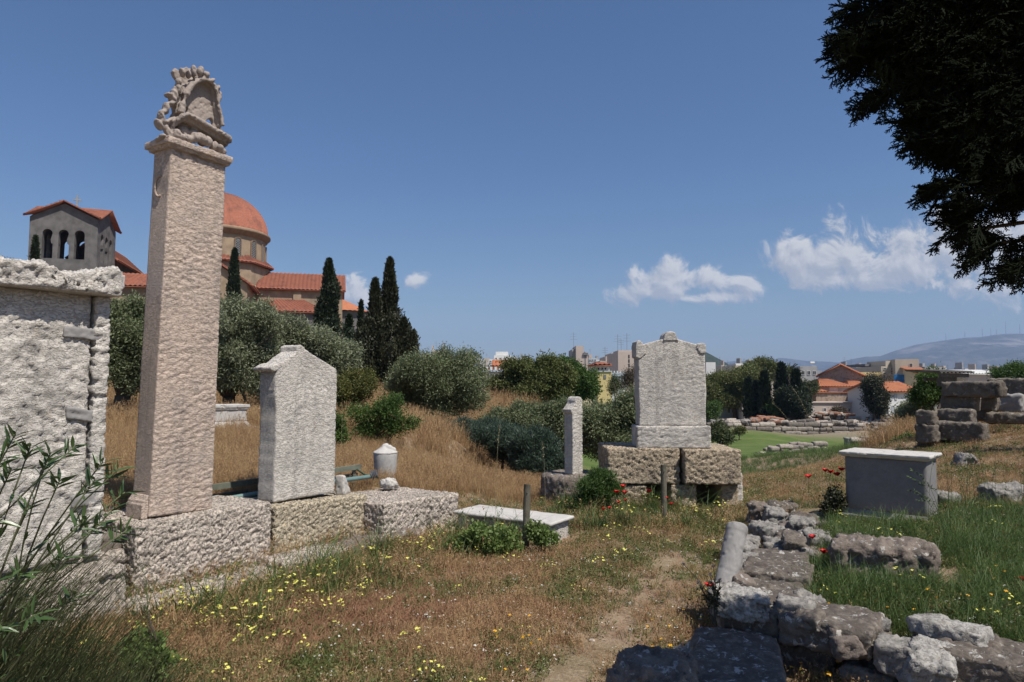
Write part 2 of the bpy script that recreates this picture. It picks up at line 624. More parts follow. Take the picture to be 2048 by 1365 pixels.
RUIN = m_stone('far ruin stone', (0.32, 0.28, 0.24), (0.22, 0.19, 0.165), (0.10, 0.085, 0.075), 0.55, 1.2, bump=0.3, bdist=0.02, fine=12)
REDRUIN = m_stone('reddish brick rubble', (0.30, 0.155, 0.10), (0.24, 0.13, 0.09), (0.10, 0.07, 0.055), 0.4, 1.2, bump=0.3, bdist=0.02, fine=12)
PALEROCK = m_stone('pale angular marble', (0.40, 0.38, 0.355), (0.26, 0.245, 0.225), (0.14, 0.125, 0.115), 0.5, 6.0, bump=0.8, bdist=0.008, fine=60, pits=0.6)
WOOD = m_plain('grey weathered wood', (0.115, 0.105, 0.08), 0.85, 0.35, 9, bump=0.5, bscale=60)
# ------------------------------------------------------------------ the ground
CTRL = []


def cg(u, v, z):
    q = G(u, v, z)
    CTRL.append((q[0], q[1], q[2]))


def cy_(u, v, Y):
    q = P(u, v, Y)
    CTRL.append((q[0], q[1], q[2]))


for u, v, z in [(0, 1365, 0.02), (300, 1365, 0), (600, 1365, 0), (900, 1365, 0), (1150, 1365, 0), (1300, 1180, 0), (700, 1200, 0), (400, 1260, 0), (1250, 1090, 0), (1000, 1120, 0),
                (1380, 1240, 0), (1380, 1100, 0), (1140, 1066, 0), (850, 1100, 0.0), (1450, 1040, 0.02), (200, 1250, 0.02), (0, 1230, 0.05)]:
    cg(u, v, z)
for u, v, Y in [(1345, 1003, 9.0), (1120, 1010, 9.0), (1500, 1000, 9.5), (1500, 960, 12), (1600, 940, 14.5), (1550, 924, 17), (1480, 918, 21), (1520, 911, 30), (1560, 905, 43), (1450, 905, 60),
                (1550, 893, 72), (1640, 884, 86), (1440, 880, 86), (1750, 880, 86), (1450, 846, 95), (1700, 846, 95), (1650, 833, 120), (1450, 838, 120), (1300, 905, 60), (1300, 880, 95),
                (250, 985, 7.6), (240, 920, 10), (250, 850, 16), (460, 940, 9.5), (470, 860, 14.5), (610, 960, 8.6), (740, 890, 14), (850, 960, 9.8), (700, 980, 8.6), (960, 965, 10.3), (1040, 1003, 10.2), (900, 1000, 9.0),
                (920, 885, 16.5), (820, 852, 20), (700, 850, 20), (400, 850, 20), (1195, 952, 13.2), (1250, 960, 12.5), (930, 836, 38), (985, 806, 47), (940, 806, 47), (1060, 818, 47), (1150, 830, 50), (860, 806, 47),
                (1880, 890, 11.8), (2048, 872, 11.2), (2048, 846, 13.5), (1960, 930, 9.4), (2048, 960, 8.2), (1900, 1000, 7.4), (1800, 885, 12.5), (1700, 925, 12.8), (1650, 960, 9.8), (1760, 1048, 6.3), (1560, 1010, 8.2), (2150, 860, 12)]:
    cy_(u, v, Y)
for q in [(0, -10, 0), (-10, -10, 0), (10, -10, .2), (-9, 2, .3), (9, 2, .4), (0, 0, 0), (3, 0, 0), (-3, 0, 0), (0.2, 15, -1.3), (0.8, 18, -1.9), (-0.3, 22, -1.5), (-0.5, 28, -1.2), (2.5, 19, -1.6), (3, 26, -2.2),
          (-8, 30, 1.0), (-20, 40, 2), (-36, 70, 3), (-50, 90, 4), (-20, 90, 3), (-60, 60, 4), (-15, 12, .8), (-20, 20, 1.3), (10, 30, -2.4), (14, 18, .2), (20, 40, -3.2), (25, 14, 1), (60, 20, -1), (60, 70, -5.4), (30, 60, -4.6),
          (4, 40, -2.6), (2, 60, -3), (0, 100, -3.5), (-20, 130, -3), (60, 120, -4.2), (100, 100, -5), (-80, 130, 2), (-80, 20, 3), (30, -20, 0), (-30, -20, 0), (80, -30, 0), (-80, -30, 1),
          # inside the enclosure on the right the soil is a little higher
          (2.2, 4.4, .27), (2.9, 4.0, .28), (3.3, 5.0, .3), (2.9, 5.9, .3), (4.5, 5.0, .33), (4.2, 3.2, .3), (1.9, 3.0, 0.02), (2.6, 2.6, 0.02), (3.6, 2.3, .05), (1.1, 3.6, 0.0), (1.35, 4.9, 0.02), (0.9, 2.6, 0), (2.0, 5.9, .05),
          # terrace fill behind the left row
          (-3.3, 5.6, .42), (-2.4, 7.0, .42), (-1.6, 8.2, .36), (-4.2, 5.2, .42)]:
    CTRL.append(q)
_A = math.atan2(0.84339, 0.5373)
for _x, _y, _z in [(-0.2, -0.2, -0.06), (0.5, -0.2, -0.06), (1.2, -0.2, -0.04), (1.9, -0.25, -0.03), (2.6, -0.35, -0.04), (3.2, -0.35, -0.03), (0.2, 0.2, 0.0), (1.2, 0.2, 0.0), (2.2, 0.2, 0.0), (3.0, 0.15, 0.05), (-0.9, -0.75, 0.0), (-0.3, -0.62, -0.03), (0.4, -0.62, -0.03), (1.1, -0.62, 0.0), (1.8, -0.72, 0.0), (2.6, -0.75, -0.02), (3.4, -0.7, -0.02), (3.65, -0.2, 0.03), (0.2, -1.0, 0), (1.5, -1.1, 0), (2.8, -1.1, 0)]:
    CTRL.append((-2.779 + math.cos(_A) * _x - math.sin(_A) * _y, 5.3 + math.sin(_A) * _x + math.cos(_A) * _y, _z))
CTRL = np.array(CTRL)


def _warp(xy):
    """compress far distances so that the spline is well behaved"""
    r = np.linalg.norm(xy, axis=-1, keepdims=True)
    return xy / (1 + r / 40.0)


def _tps_solve():
    X = _warp(CTRL[:, :2])
    d = np.linalg.norm(X[:, None] - X[None], axis=2)
    K = -np.sqrt(d * d + 0.01)
    n = len(X)
    A = np.zeros((n + 3, n + 3))
    A[:n, :n] = K + np.eye(n) * 0.01
    A[:n, n] = 1
    A[:n, n + 1:] = X
    A[n, :n] = 1
    A[n + 1:, :n] = X.T
    b = np.zeros(n + 3)
    b[:n] = CTRL[:, 2]
    return X, np.linalg.solve(A, b)


_TX, _TW = _tps_solve()


def height(x, y):
    x = np.atleast_1d(np.asarray(x, float))
    y = np.atleast_1d(np.asarray(y, float))
    sh = x.shape
    q = np.stack([x.ravel(), y.ravel()], 1)
    out = np.empty(len(q))
    for s in range(0, len(q), 20000):
        w = _warp(q[s:s + 20000])
        d = np.linalg.norm(w[:, None] - _TX[None], axis=2)
        K = -np.sqrt(d * d + 0.01)
        out[s:s + 20000] = K @ _TW[:-3] + _TW[-3] + w @ _TW[-2:]
    r = np.linalg.norm(q, axis=1)
    k = smooth(r, 110, 190)
    p3 = np.stack([q[:, 0], q[:, 1], q[:, 0] * 0], 1)
    near = 0.03 * fbm(p3, 0.9, 3, 0.5, 3) * (1 - smooth(r, 50, 100)) + 0.012 * fbm(p3, 5, 2, 0.5, 4) * (1 - smooth(r, 15, 30))
    return ((out + near) * (1 - k) + (-6.0) * k).reshape(sh)


def h1(x, y):
    return float(height(x, y)[0])


def soil_material():
    m, T, b = new_mat('earth with dry litter')
    pos = T.node('ShaderNodeNewGeometry').outputs['Position']
    n1 = T.noise(pos, 0.7, 6, 0.6, 0.4)
    n2 = T.noise(pos, 5.0, 6, 0.7)
    n3 = T.noise(pos, 45, 5, 0.75)
    c = T.mix(T.ramp(n2, 0.3, 0.7), (0.19, 0.125, 0.08), (0.32, 0.235, 0.165))
    c = T.mix(T.math('MULTIPLY', T.ramp(n1, 0.42, 0.62), 0.4), c, (0.14, 0.14, 0.06))
    c = T.mix(T.math('MULTIPLY', T.ramp(n3, 0.5, 0.72), 0.65), c, (0.46, 0.37, 0.27))
    c = T.mix(T.math('MULTIPLY', T.ramp(n3, 0.5, 0.25), 0.5), c, (0.06, 0.04, 0.027))
    sep = T.node('ShaderNodeSeparateXYZ', ins={0: pos})
    # the mown lawn in the low ground and, further on, town ground
    far = T.math('MULTIPLY', T.ramp(sep.outputs[1], 22, 30), T.ramp(sep.outputs[0], 0.5, 4.0))
    lawn = T.mix(T.ramp(T.noise(pos, 0.35, 6, 0.65), 0.35, 0.7), (0.075, 0.115, 0.03), (0.125, 0.15, 0.05))
    lawn = T.mix(T.math('MULTIPLY', T.ramp(T.noise(pos, 2.2, 5, 0.7), 0.55, 0.75), 0.6), lawn, (0.05, 0.08, 0.022))
    c = T.mix(far, c, lawn)
    dist = T.vmath('LENGTH', pos)
    ln = T.node('ShaderNodeVectorMath', operation='LENGTH', ins={0: pos}).outputs['Value']
    c = T.mix(T.ramp(ln, 92, 100), c, (0.22, 0.18, 0.13))
    T.put(b, 'Base Color', c)
    T.put(b, 'Roughness', 0.95)
    T.put(b, 'Specular IOR Level', 0.1)
    bn = T.node('ShaderNodeBump', ins={'Strength': 0.8, 'Distance': 0.02, 'Height': T.math('ADD', n3, T.math('MULTIPLY', n2, 0.6))})
    T.put(b, 'Normal', bn.outputs[0])
    return m


def build_ground():
    t = np.linspace(-1, 1, 300)
    xs = 12 * t + 9500 * np.sign(t) * np.abs(t) ** 9
    xs[0], xs[-1] = -9500, 9500
    s = np.linspace(0, 1, 380)
    ys = -25 + 75 * s + 9000 * s ** 9
    # denser close to the camera
    ys = np.unique(np.concatenate([np.linspace(-25, 1, 20), np.linspace(1, 16, 150), np.linspace(16, 60, 120), 60 + 9200 * np.linspace(0, 1, 60)[1:] ** 3]))
    X, Y = np.meshgrid(xs, ys, indexing='ij')
    Z = height(X.ravel(), Y.ravel())
    V = np.stack([X.ravel(), Y.ravel(), Z], 1)
    nb = len(ys)
    i = np.arange(len(xs) - 1)[:, None] * nb + np.arange(nb - 1)[None]
    Fq = np.stack([i, i + nb, i + nb + 1, i + 1], -1).reshape(-1, 4)
    o = link('ground', make_mesh('ground', V, Fq, soil_material(), True), kind='structure')
    return o


build_ground()

# hills on the horizon


def build_hills():
    def ridge(name, mat, pts, D, depth, seed, n=260):
        """a range whose skyline runs through the given points, with real depth and slopes"""
        us = np.array([q[0] for q in pts], float)
        vs = np.array([q[1] for q in pts], float)
        uu = np.linspace(us[0], us[-1], n)
        vv = np.interp(uu, us, vs)
        top = np.array([P(a, b_, D) for a, b_ in zip(uu, vv)])
        m = 40
        rows = []
        for k in range(m + 1):
            f = k / m                       # 0 foot in front, .5 crest, 1 foot behind
            y = D + (f - 0.5) * depth
            prof = 1 - abs(f - 0.5) * 2
            prof = prof ** 0.85
            x = top[:, 0] * (y / D)
            z = -8 + (top[:, 2] + 8) * prof
            p3 = np.stack([x, np.full(n, y), x * 0], 1)
            rel = fbm(p3, 3.2 / depth * 2, 5, 0.55, seed) * (top[:, 2] + 8) * 0.32 * (1 - prof) * prof * 4
            rows.append(np.stack([x, np.full(n, y), np.maximum(z + rel, -8)], 1))
        V = np.concatenate(rows)
        i = np.arange(m)[:, None] * n + np.arange(n - 1)[None]
        Fq = np.stack([i, i + 1, i + n + 1, i + n], -1).reshape(-1, 4)
        return link(name, make_mesh(name, V, Fq, mat, True), kind='structure')

    def hill_mat(name, a, b2, c3, s):
        m, T, b = new_mat(name)
        pos = T.node('ShaderNodeNewGeometry').outputs['Position']
        n1 = T.noise(pos, s, 8, 0.65, 0.5)
        n2 = T.noise(pos, s * 6, 8, 0.7)
        c = T.mix(T.ramp(n2, 0.35, 0.65), a, b2)
        c = T.mix(T.ramp(n1, 0.52, 0.66), c, c3)
        T.put(b, 'Base Color', c)
        bn = T.node('ShaderNodeBump', ins={'Strength': 0.8, 'Distance': 40.0, 'Height': T.noise(pos, s * 2.5, 8, 0.65)})
        T.put(b, 'Normal', bn.outputs[0])
        return m
    big = hill_mat('scrub and pale rock of the mountain', (0.05, 0.055, 0.04), (0.10, 0.095, 0.075), (0.22, 0.20, 0.17), 0.0016)
    o = ridge('mountain', big, [(1560, 758), (1640, 738), (1690, 722), (1730, 714), (1760, 713), (1790, 702), (1830, 690), (1870, 684), (1900, 680), (1930, 676), (1960, 675), (1990, 670), (2020, 668), (2060, 668), (2200, 655), (2400, 650), (2700, 690), (3000, 750)], 6200, 3200, 5)
    tag(o, 'long blue mountain rising behind the town at the right', 'mountain')
    o = ridge('hills', big, [(1380, 752), (1440, 726), (1475, 722), (1530, 724), (1545, 720), (1560, 716), (1580, 718), (1610, 722), (1660, 724), (1700, 728), (1760, 740), (1900, 745)], 7600, 1500, 9)
    tag(o, 'low far hills fading in the haze left of the mountain', 'hills')
    green = hill_mat('wooded hill', (0.022, 0.035, 0.018), (0.05, 0.065, 0.032), (0.07, 0.08, 0.045), 0.01)
    o = ridge('hills', green, [(1180, 760), (1300, 700), (1380, 695), (1415, 706), (1430, 714), (1445, 722), (1470, 736), (1500, 748), (1560, 760)], 1500, 500, 12)
    tag(o, 'dark wooded hill just right of the large gabled stele', 'hill')
    # mast line on the crest
    mm = m_plain('mast steel', (0.25, 0.25, 0.26), 0.6, 0.1)
    for k, (u, v, hh) in enumerate([(1892, 681, 60), (1930, 677, 62), (1965, 674, 80), (1982, 672, 70), (1993, 671, 55), (2012, 669, 120), (2040, 668, 85)]):
        q = P(u, v, 6200)
        b_ = MB()
        b_.tube([(0, 0, -30), (0, 0, hh)], [2.6, 1.2], 5)
        b_.tube([(-4, 0, hh * 0.7), (4, 0, hh * 0.7)], 0.8, 4)
        o = b_.build('radio_mast', mm, None, q)
        tag(o, 'thin radio mast on the crest of the far mountain', 'mast', 'masts along the mountain crest')


build_hills()
# ------------------------------------------------------------------ frames of the two burial plots
ROW_A = math.atan2(0.84339, 0.5373)          # direction of the left row of monuments
ROW_O = np.array([P(298, 1033, 5.3)[0], 5.3, 0.0])
_r = np.array([math.cos(ROW_A), math.sin(ROW_A), 0])
_b = np.array([-math.sin(ROW_A), math.cos(ROW_A), 0])   # backwards, away from the path


def rowp(x, y, z=0.0):
    return ROW_O + _r * x + _b * y + np.array([0, 0, z])


def taper(L, H, k):
    """narrow a stone towards the top"""
    def f(V):
        t = np.clip(V[:, 2] / H, 0, 1)
        V = V.copy()
        V[:, 0] = L / 2 + (V[:, 0] - L / 2) * (1 - k * t)
        return V
    return f


def curve_plate(outer, holes, thick, bevel=0.008):
    """2D outline (x,z) with holes -> mesh data (V, F) standing in the xz plane, y from -thick/2 to thick/2"""
    cu = bpy.data.curves.new('outline', 'CURVE')
    cu.dimensions = '2D'
    cu.fill_mode = 'BOTH'
    cu.extrude = max(0.001, thick / 2 - bevel)
    cu.bevel_depth = bevel
    cu.bevel_resolution = 1
    for poly in [outer] + holes:
        sp = cu.splines.new('POLY')
        sp.points.add(len(poly) - 1)
        for i, (a, b) in enumerate(poly):
            sp.points[i].co = (a, b, 0, 1)
        sp.use_cyclic_u = True
    o = bpy.data.objects.new('outline', cu)
    COL.objects.link(o)
    dg = bpy.context.evaluated_depsgraph_get()
    me = o.evaluated_get(dg).to_mesh()
    V = [(v.co.x, v.co.z, v.co.y) for v in me.vertices]
    Fq = [tuple(p.vertices)[::-1] for p in me.polygons]
    o.evaluated_get(dg).to_mesh_clear()
    bpy.data.objects.remove(o)
    bpy.data.curves.remove(cu)
    return V, Fq


def remesh(mb, voxel, disp=None, smooth_it=0):
    """fuse the pieces of a sculpted stone into one continuous surface"""
    me = make_mesh('tmp', mb.V, mb.F)
    o = bpy.data.objects.new('tmp', me)
    COL.objects.link(o)
    md = o.modifiers.new('r', 'REMESH')
    md.mode = 'VOXEL'
    md.voxel_size = voxel
    if smooth_it:
        sm = o.modifiers.new('s', 'SMOOTH')
        sm.iterations = smooth_it
        sm.factor = 0.5
    dg = bpy.context.evaluated_depsgraph_get()
    ev = o.evaluated_get(dg)
    m2 = bpy.data.meshes.new_from_object(ev)
    bpy.data.objects.remove(o)
    bpy.data.meshes.remove(me)
    V = np.empty(len(m2.vertices) * 3, np.float32)
    m2.vertices.foreach_get('co', V)
    V = V.reshape(-1, 3).astype(float)
    if disp is not None:
        N = np.empty(len(m2.vertices) * 3, np.float32)
        m2.vertices.foreach_get('normal', N)
        N = N.reshape(-1, 3).astype(float)
        V = V + N * disp(V, N)[:, None]
        m2.vertices.foreach_set('co', V.astype(np.float32).ravel())
    m2.polygons.foreach_set('use_smooth', np.ones(len(m2.polygons), dtype=bool))
    m2.update()
    return m2


def ellipsoid(mb, c, r, tilt=0.0, seg=12, rings=8):
    V, Fq = [], []
    ct, st = math.cos(tilt), math.sin(tilt)
    for i in range(rings + 1):
        ph = math.pi * i / rings
        for k in range(seg):
            th = 2 * math.pi * k / seg
            x, y, z = r[0] * math.sin(ph) * math.cos(th), r[1] * math.sin(ph) * math.sin(th), r[2] * math.cos(ph)
            V.append((c[0] + x * ct - z * st, c[1] + y, c[2] + x * st + z * ct))
    for i in range(rings):
        for k in range(seg):
            Fq.append((i * seg + k, (i + 1) * seg + k, (i + 1) * seg + (k + 1) % seg, i * seg + (k + 1) % seg))
    mb.add(V, Fq)


# ------------------------------------------------------------------ tall pillar stele with its openwork finial


def build_pillar():
    H0 = 0.595
    loc = rowp(0, 0, H0 - 0.01)
    t = thing('pillar_stele', 'very tall rough-tooled marble pillar with an openwork leaf finial', 'stele', loc, ROW_A)
    V, Fq = rough_box(0.535, 0.25, 2.93, 0.0105, 0.010, lambda p, n: np.where(np.abs(n[:, 1]) > 0.7, d_pecked(0.0042, 0.026, 0.0035)(p, n), 0.0018 * fbm(p, 6, 3)), 1)
    top = V[:, 2] / 2.93
    V[:, 0] = V[:, 0] * (1 - 0.075 * top)
    link('shaft', make_mesh('shaft', V, Fq, MARBLE_WARM, True), t)
    # moulded foot along the smooth side
    b = MB()
    b.prism([(-0.004, -0.01), (-0.055, -0.01), (-0.055, 0.10), (-0.045, 0.105), (-0.045, 0.125), (-0.03, 0.135), (-0.012, 0.165), (-0.004, 0.17)], 0.012, 0.235)
    me = remesh(b, 0.006, d_fine(0.003, 20))
    me.materials.append(MARBLE_WARM)
    link('base_moulding', me, t)
    # relief ring on the side face
    b = MB()
    pts = [(-0.004, 0.13 + 0.06 * math.cos(w), 2.62 + 0.085 * math.sin(w)) for w in np.linspace(-1.9, 1.9, 22)]
    b.tube(pts, 0.009, 6)
    b.build('relief_ring', MARBLE_WARM, t, sm=True)
    # crowning slab
    b = MB()
    b.box(-0.06, 0.575, -0.05, 0.30, 0, 0.055)
    b.box(-0.035, 0.56, -0.03, 0.28, -0.025, 0.01)
    me = remesh(b, 0.009, lambda p, n: 0.010 * fbm(p, 14, 3, 0.6, 3) - 0.006 * np.clip(fbm(p, 30, 2, 0.5, 8), 0, 1))
    me.materials.append(MARBLE_WARM)
    cs = link('cornice', me, t, (0, 0, 2.94))
    cs.scale = (0.925, 1, 1)
    # finial, sculpted from an outline with see-through openings
    k = 0.0041 / 3.25

    def loc2(X, Y):
        return ((X - 310) / 390 * 0.535 + 0.02, (600 + 0.34 * (X - 310) - Y) * k * 0.98)
    o = MB()
    outer = [(345, 500), (350, 430), (362, 395), (352, 360), (368, 300), (380, 250), (372, 190), (352, 170), (338, 140), (352, 122), (378, 136), (392, 160), (402, 145), (400, 122), (425, 108), (450, 114), (462, 128),
             (482, 104), (512, 118), (545, 140), (562, 170), (580, 196), (604, 218), (632, 222), (648, 250), (652, 300), (655, 340), (650, 370), (662, 405), (672, 450), (682, 505), (712, 525), (700, 560), (640, 545), (560, 510), (450, 450), (390, 440), (360, 500)]
    outer = [loc2(*q) for q in outer]
    hole_r = [loc2(608 + 34 * math.cos(w), 478 + 46 * math.sin(w)) for w in np.linspace(0, 2 * math.pi, 18)[:-1]]
    hole_l = [loc2(427 + 29 * math.cos(w), 392 + 42 * math.sin(w)) for w in np.linspace(0, 2 * math.pi, 18)[:-1]]
    V, Fq = curve_plate(outer, [hole_r, hole_l], 0.045, 0.01)
    o.add([(x, y + 0.145, z) for x, y, z in V], Fq)
    # raised arch round the recessed field
    arch = [(372, 420), (382, 360), (398, 300), (422, 250), (452, 212), (492, 192), (530, 188), (568, 200), (598, 228), (616, 268), (628, 320), (636, 370), (650, 400), (664, 450), (672, 500)]
    pts = [(loc2(*q)[0], yy_, loc2(*q)[1]) for q in arch for yy_ in (0.06,)]
    o.tube([(x, 0.11, z) for x, y, z in pts], [0.034] * 4 + [0.03] * 5 + [0.024] * 6, 8)
    o.tube(pts, [0.030, 0.032, 0.032, 0.03, 0.026, 0.022, 0.020, 0.019, 0.018, 0.017, 0.016, 0.015, 0.015, 0.016, 0.02], 8)
    # petals of the palmette bending forward over the arch
    for (X, Y, rx, rz, tl, yy) in [(360, 160, .017, .040, .5, .05), (398, 170, .013, .038, .3, .04), (432, 148, .024, .052, .1, .04), (484, 140, .030, .045, -.2, .05), (530, 160, .03, .034, -.7, .06),
                                   (575, 195, .018, .036, -.9, .07), (628, 240, .02, .030, -.3, .08), (646, 300, .012, .05, 0, .08), (350, 215, .026, .03, .2, .07), (352, 262, .022, .045, .2, .08)]:
        x, z = loc2(X, Y)
        ellipsoid(o, (x, yy, z), (rx, 0.038, rz), tl)
    # chain of acanthus lumps down the left flank
    ch = [(352, 250), (335, 300), (300, 300), (325, 330), (315, 355), (285, 385), (262, 412), (258, 445), (268, 470), (245, 490)]
    for i, (X, Y) in enumerate(ch):
        x, z = loc2(X, Y)
        ellipsoid(o, (x, 0.09, z), (0.022, 0.05, 0.050) if i % 2 else (0.040, 0.045, 0.022), 0.7 - 0.3 * (i % 3))
    o.tube([(loc2(q[0], q[1])[0], 0.09, loc2(q[0], q[1])[1]) for q in [(350, 230), (345, 300), (322, 345), (290, 385), (262, 425), (262, 470), (300, 468), (350, 450)]], 0.020, 7)
    o.tube([(loc2(q[0], q[1])[0], 0.09, loc2(q[0], q[1])[1]) for q in [(262, 480), (290, 510), (318, 550), (330, 600)]], [0.022, 0.030, 0.036, 0.045], 7)
    # projecting curled leaf below the field
    led = [(330, 470), (352, 442), (388, 428), (430, 444), (480, 470), (530, 496), (575, 520), (625, 545), (665, 562), (700, 585), (706, 610)]
    nn = len(led)
    pts = [(loc2(*q)[0], 0.0 if 0 < i < nn - 1 else 0.02, loc2(q[0], q[1] + 8)[1]) for i, q in enumerate(led)]
    o.tube(pts, [0.016] + [0.022] * (nn - 3) + [0.026, 0.022], 8)
    V2, F2 = [], []
    for q in led:
        x, z = loc2(*q)
        V2 += [(x, -0.005, z), (x, 0.17, z + 0.005), (x, 0.15, z - 0.075), (x, 0.03, z - 0.055)]
    for i in range(nn - 1):
        for j in range(4):
            F2.append((i * 4 + j, i * 4 + (j + 1) % 4, (i + 1) * 4 + (j + 1) % 4, (i + 1) * 4 + j))
    F2 += [(3, 2, 1, 0), tuple(range((nn - 1) * 4, nn * 4))]
    o.add(V2, F2)
    # acanthus cushion between ledge and slab
    for (X, Y, rx, rz, tl, yy, ry) in [(250, 572, .03, .02, 0, .03, .04), (262, 585, .04, .022, 0, .08, .06), (300, 590, .035, .03, 0, .05, .05), (345, 560, .035, .05, 0, .06, .07), (370, 585, .03, .035, 0, .03, .06), (420, 590, .05, .04, 0, .06, .07),
                                       (460, 585, .04, .045, -.3, .02, .05), (500, 592, .06, .04, -.4, .01, .05), (545, 610, .05, .045, -.4, .02, .05), (480, 560, .07, .05, -.3, .10, .07), (600, 640, .03, .045, -.3, .03, .05), (640, 655, .04, .035, -.4, .03, .05),
                                       (665, 680, .03, .03, -.4, .03, .05), (560, 580, .05, .06, 0, .12, .06), (410, 530, .06, .05, 0, .11, .06)]:
        x, z = loc2(X, Y)
        ellipsoid(o, (x, yy, z), (rx, ry, rz), tl)
    me = remesh(o, 0.0065, lambda p, n: 0.004 * fbm(p, 26, 3, 0.6, 4) - 0.010 * np.clip(fbm(p, 50, 2, 0.5, 8), 0, 1))
    me.materials.append(MARBLE_FIN)
    fo = link('finial', me, t, (0, 0, 2.985))
    fo.scale = (0.93, 1, 1.07)
    t.rotation_euler = (0.0, 0.028, ROW_A)


build_pillar()

# ------------------------------------------------------------------ gabled stele beside the pillar


def gable_stele(name, label, loc, rotz, W, D, He, Ha, apex, mat, seed, acro, step=0.014, amp=0.008):
    """rough backed slab with a low gable; acro: (x, halfwidth, base z, top z, roundness)"""
    t = thing(name, label, 'stele', loc, rotz)
    dp = d_pecked(amp * 0.50, 0.024, 0.006)

    def shape(V):
        V = V.copy()
        ga = np.interp(V[:, 0], [0, apex, W], [He, Ha, He - 0.01]) / He
        V[:, 2] = np.where(V[:, 2] > 0, V[:, 2] * ga, V[:, 2])
        return V
    V, Fq = rough_box(W, D, He, step, 0.012, lambda p, n: np.where(np.abs(n[:, 1]) > 0.6, dp(p, n), 0.004 * fbm(p, 7, 3)), seed, shape)
    # chipped irregular edges
    e = 0.012 * fbm(V * [1, 0, 1], 4, 3, 0.5, seed)
    V[:, 0] += e * np.sign(V[:, 0] - W / 2)
    link('slab', make_mesh('slab', V, Fq, mat, True), t)
    for poly, y0, y1 in acro:
        b = MB()
        b.prism(poly, y0, y1)
        me = remesh(b, 0.010, lambda p, n: 0.006 * fbm(p, 16, 3, 0.6, seed) - 0.003 * np.clip(fbm(p, 50, 2), 0, 1))
        me.materials.append(mat)
        link('acroterion', me, t)
    return t


g = gable_stele('gabled_stele', 'broad rough gabled slab standing just right of the tall pillar', rowp(1.155, 0.0, 0.53), ROW_A, 0.735, 0.24, 1.235, 1.43, 0.28, MARBLE, 5,
                [([(-0.07, 1.205), (-0.07, 1.23), (0.0, 1.262), (0.05, 1.275), (0.05, 1.235), (0.0, 1.205), (-0.03, 1.19)], -0.004, 0.25),
                 ([(0.22, 1.37), (0.225, 1.435), (0.27, 1.452), (0.32, 1.43), (0.34, 1.37)], 0.004, 0.245)])
b = MB()
b.box(-0.012, 0.02, 0.02, 0.235, 1.02, 1.04)
b.build('side_fillet', MARBLE, g)

# ------------------------------------------------------------------ rough naiskos slab at the far left


def build_naiskos():
    H0 = 0.40
    t = thing('grave_monument', 'huge rough-hewn marble back slab under a broken cornice, at the left edge', 'monument', rowp(-0.40, -0.10, H0), ROW_A)
    L = 1.75
    V, Fq = rough_box(L, 0.16, 1.84, 0.0165, 0.03, lambda p, n: np.where(np.abs(n[:, 1]) > 0.5, d_hackly(0.016, 6.5)(p, n) * (1 - 0.75 * smooth(p[:, 2] - 0.0 * 14.62, 1.60, 1.78)), 0.008 * fbm(p, 8, 3)), 0)
    V[:, 0] -= L + 0.115
    link('back_slab', make_mesh('back_slab', V, Fq, MARBLE, True), t)
    V, Fq = rough_box(0.105, 0.50, 1.84, 0.0135, 0.015, lambda p, n: d_pecked(0.010, 0.045, 0.012)(p, n), 4)
    V[:, 0] -= 0.105
    V[:, 1] -= 0.03
    link('side_wall', make_mesh('side_wall', V, Fq, MARBLE, True), t)
    # stone clamps bridging the joint
    for z, w, tl in ((1.50, 0.30, -0.08), (0.92, 0.26, -0.18), (0.36, 0.20, 0.02)):
        V, Fq = rough_box(w, 0.03, 0.085, 0.012, 0.014, d_field(0.01, 9), int(z * 10))
        V = V - [w + 0.005, 0.022, 0]
        V[:, 2] += tl * V[:, 0] + (0.0)
        V[:, 2] = V[:, 2] * 1.0 + z
        link('clamp_patch', make_mesh('clamp_patch', V, Fq, MARBLE_GREY, True), t)
    # cornice
    Lc = 1.95

    def sh(V):
        V = V.copy()
        ed = 0.05 * fbm(V * [1, 0, 0] + 3, 2.3, 3, 0.5, 7) - 0.01
        V[:, 2] += np.where(V[:, 2] > 0.12, ed, 0) - np.where((V[:, 0] > Lc - 0.5) & (V[:, 2] > 0.1), 0.06 * smooth(V[:, 0], Lc - 0.6, Lc - 0.35) * (1 - smooth(V[:, 0], Lc - 0.3, Lc - 0.12)), 0)
        return V
    V, Fq = rough_box(Lc, 0.66, 0.17, 0.015, 0.02, lambda p, n: np.where((n[:, 2] < -0.5), 0.003 * fbm(p, 6, 2), d_hackly(0.022, 8.0)(p, n)), 0, sh)
    V[:, 0] -= Lc - 0.03
    V[:, 1] -= 0.13
    V[:, 2] += 1.83
    link('cornice', make_mesh('cornice', V, Fq, MARBLE, True), t)
    V, Fq = rough_box(0.20, 0.18, 0.11, 0.013, 0.015, d_field(0.012, 8), 3)
    V = V + [-0.10, -0.02, 1.90]
    link('broken_corner', make_mesh('broken_corner', V, Fq, MARBLE_SMOOTH, True), t)


build_naiskos()

# ------------------------------------------------------------------ ashlar footing of the left row
foot = thing('stone_terrace', 'long footing of big pitted limestone blocks under the left-hand stelae', 'wall', rowp(0, 0, 0), ROW_A)


def fblock(name, x0, x1, y0, y1, z0, z1, mat, step=0.016, disp=None, seed=0, label=None, radius=0.025, shp=None, zr=0.0):
    V, Fq = rough_box(x1 - x0, y1 - y0, z1 - z0, step, radius, disp or d_pitted(), seed, shp)
    if zr:
        V[:, 2] += zr * V[:, 0]
    return link(name, make_mesh(name, V, Fq, mat, True), foot, (x0, y0, z0), label=label)


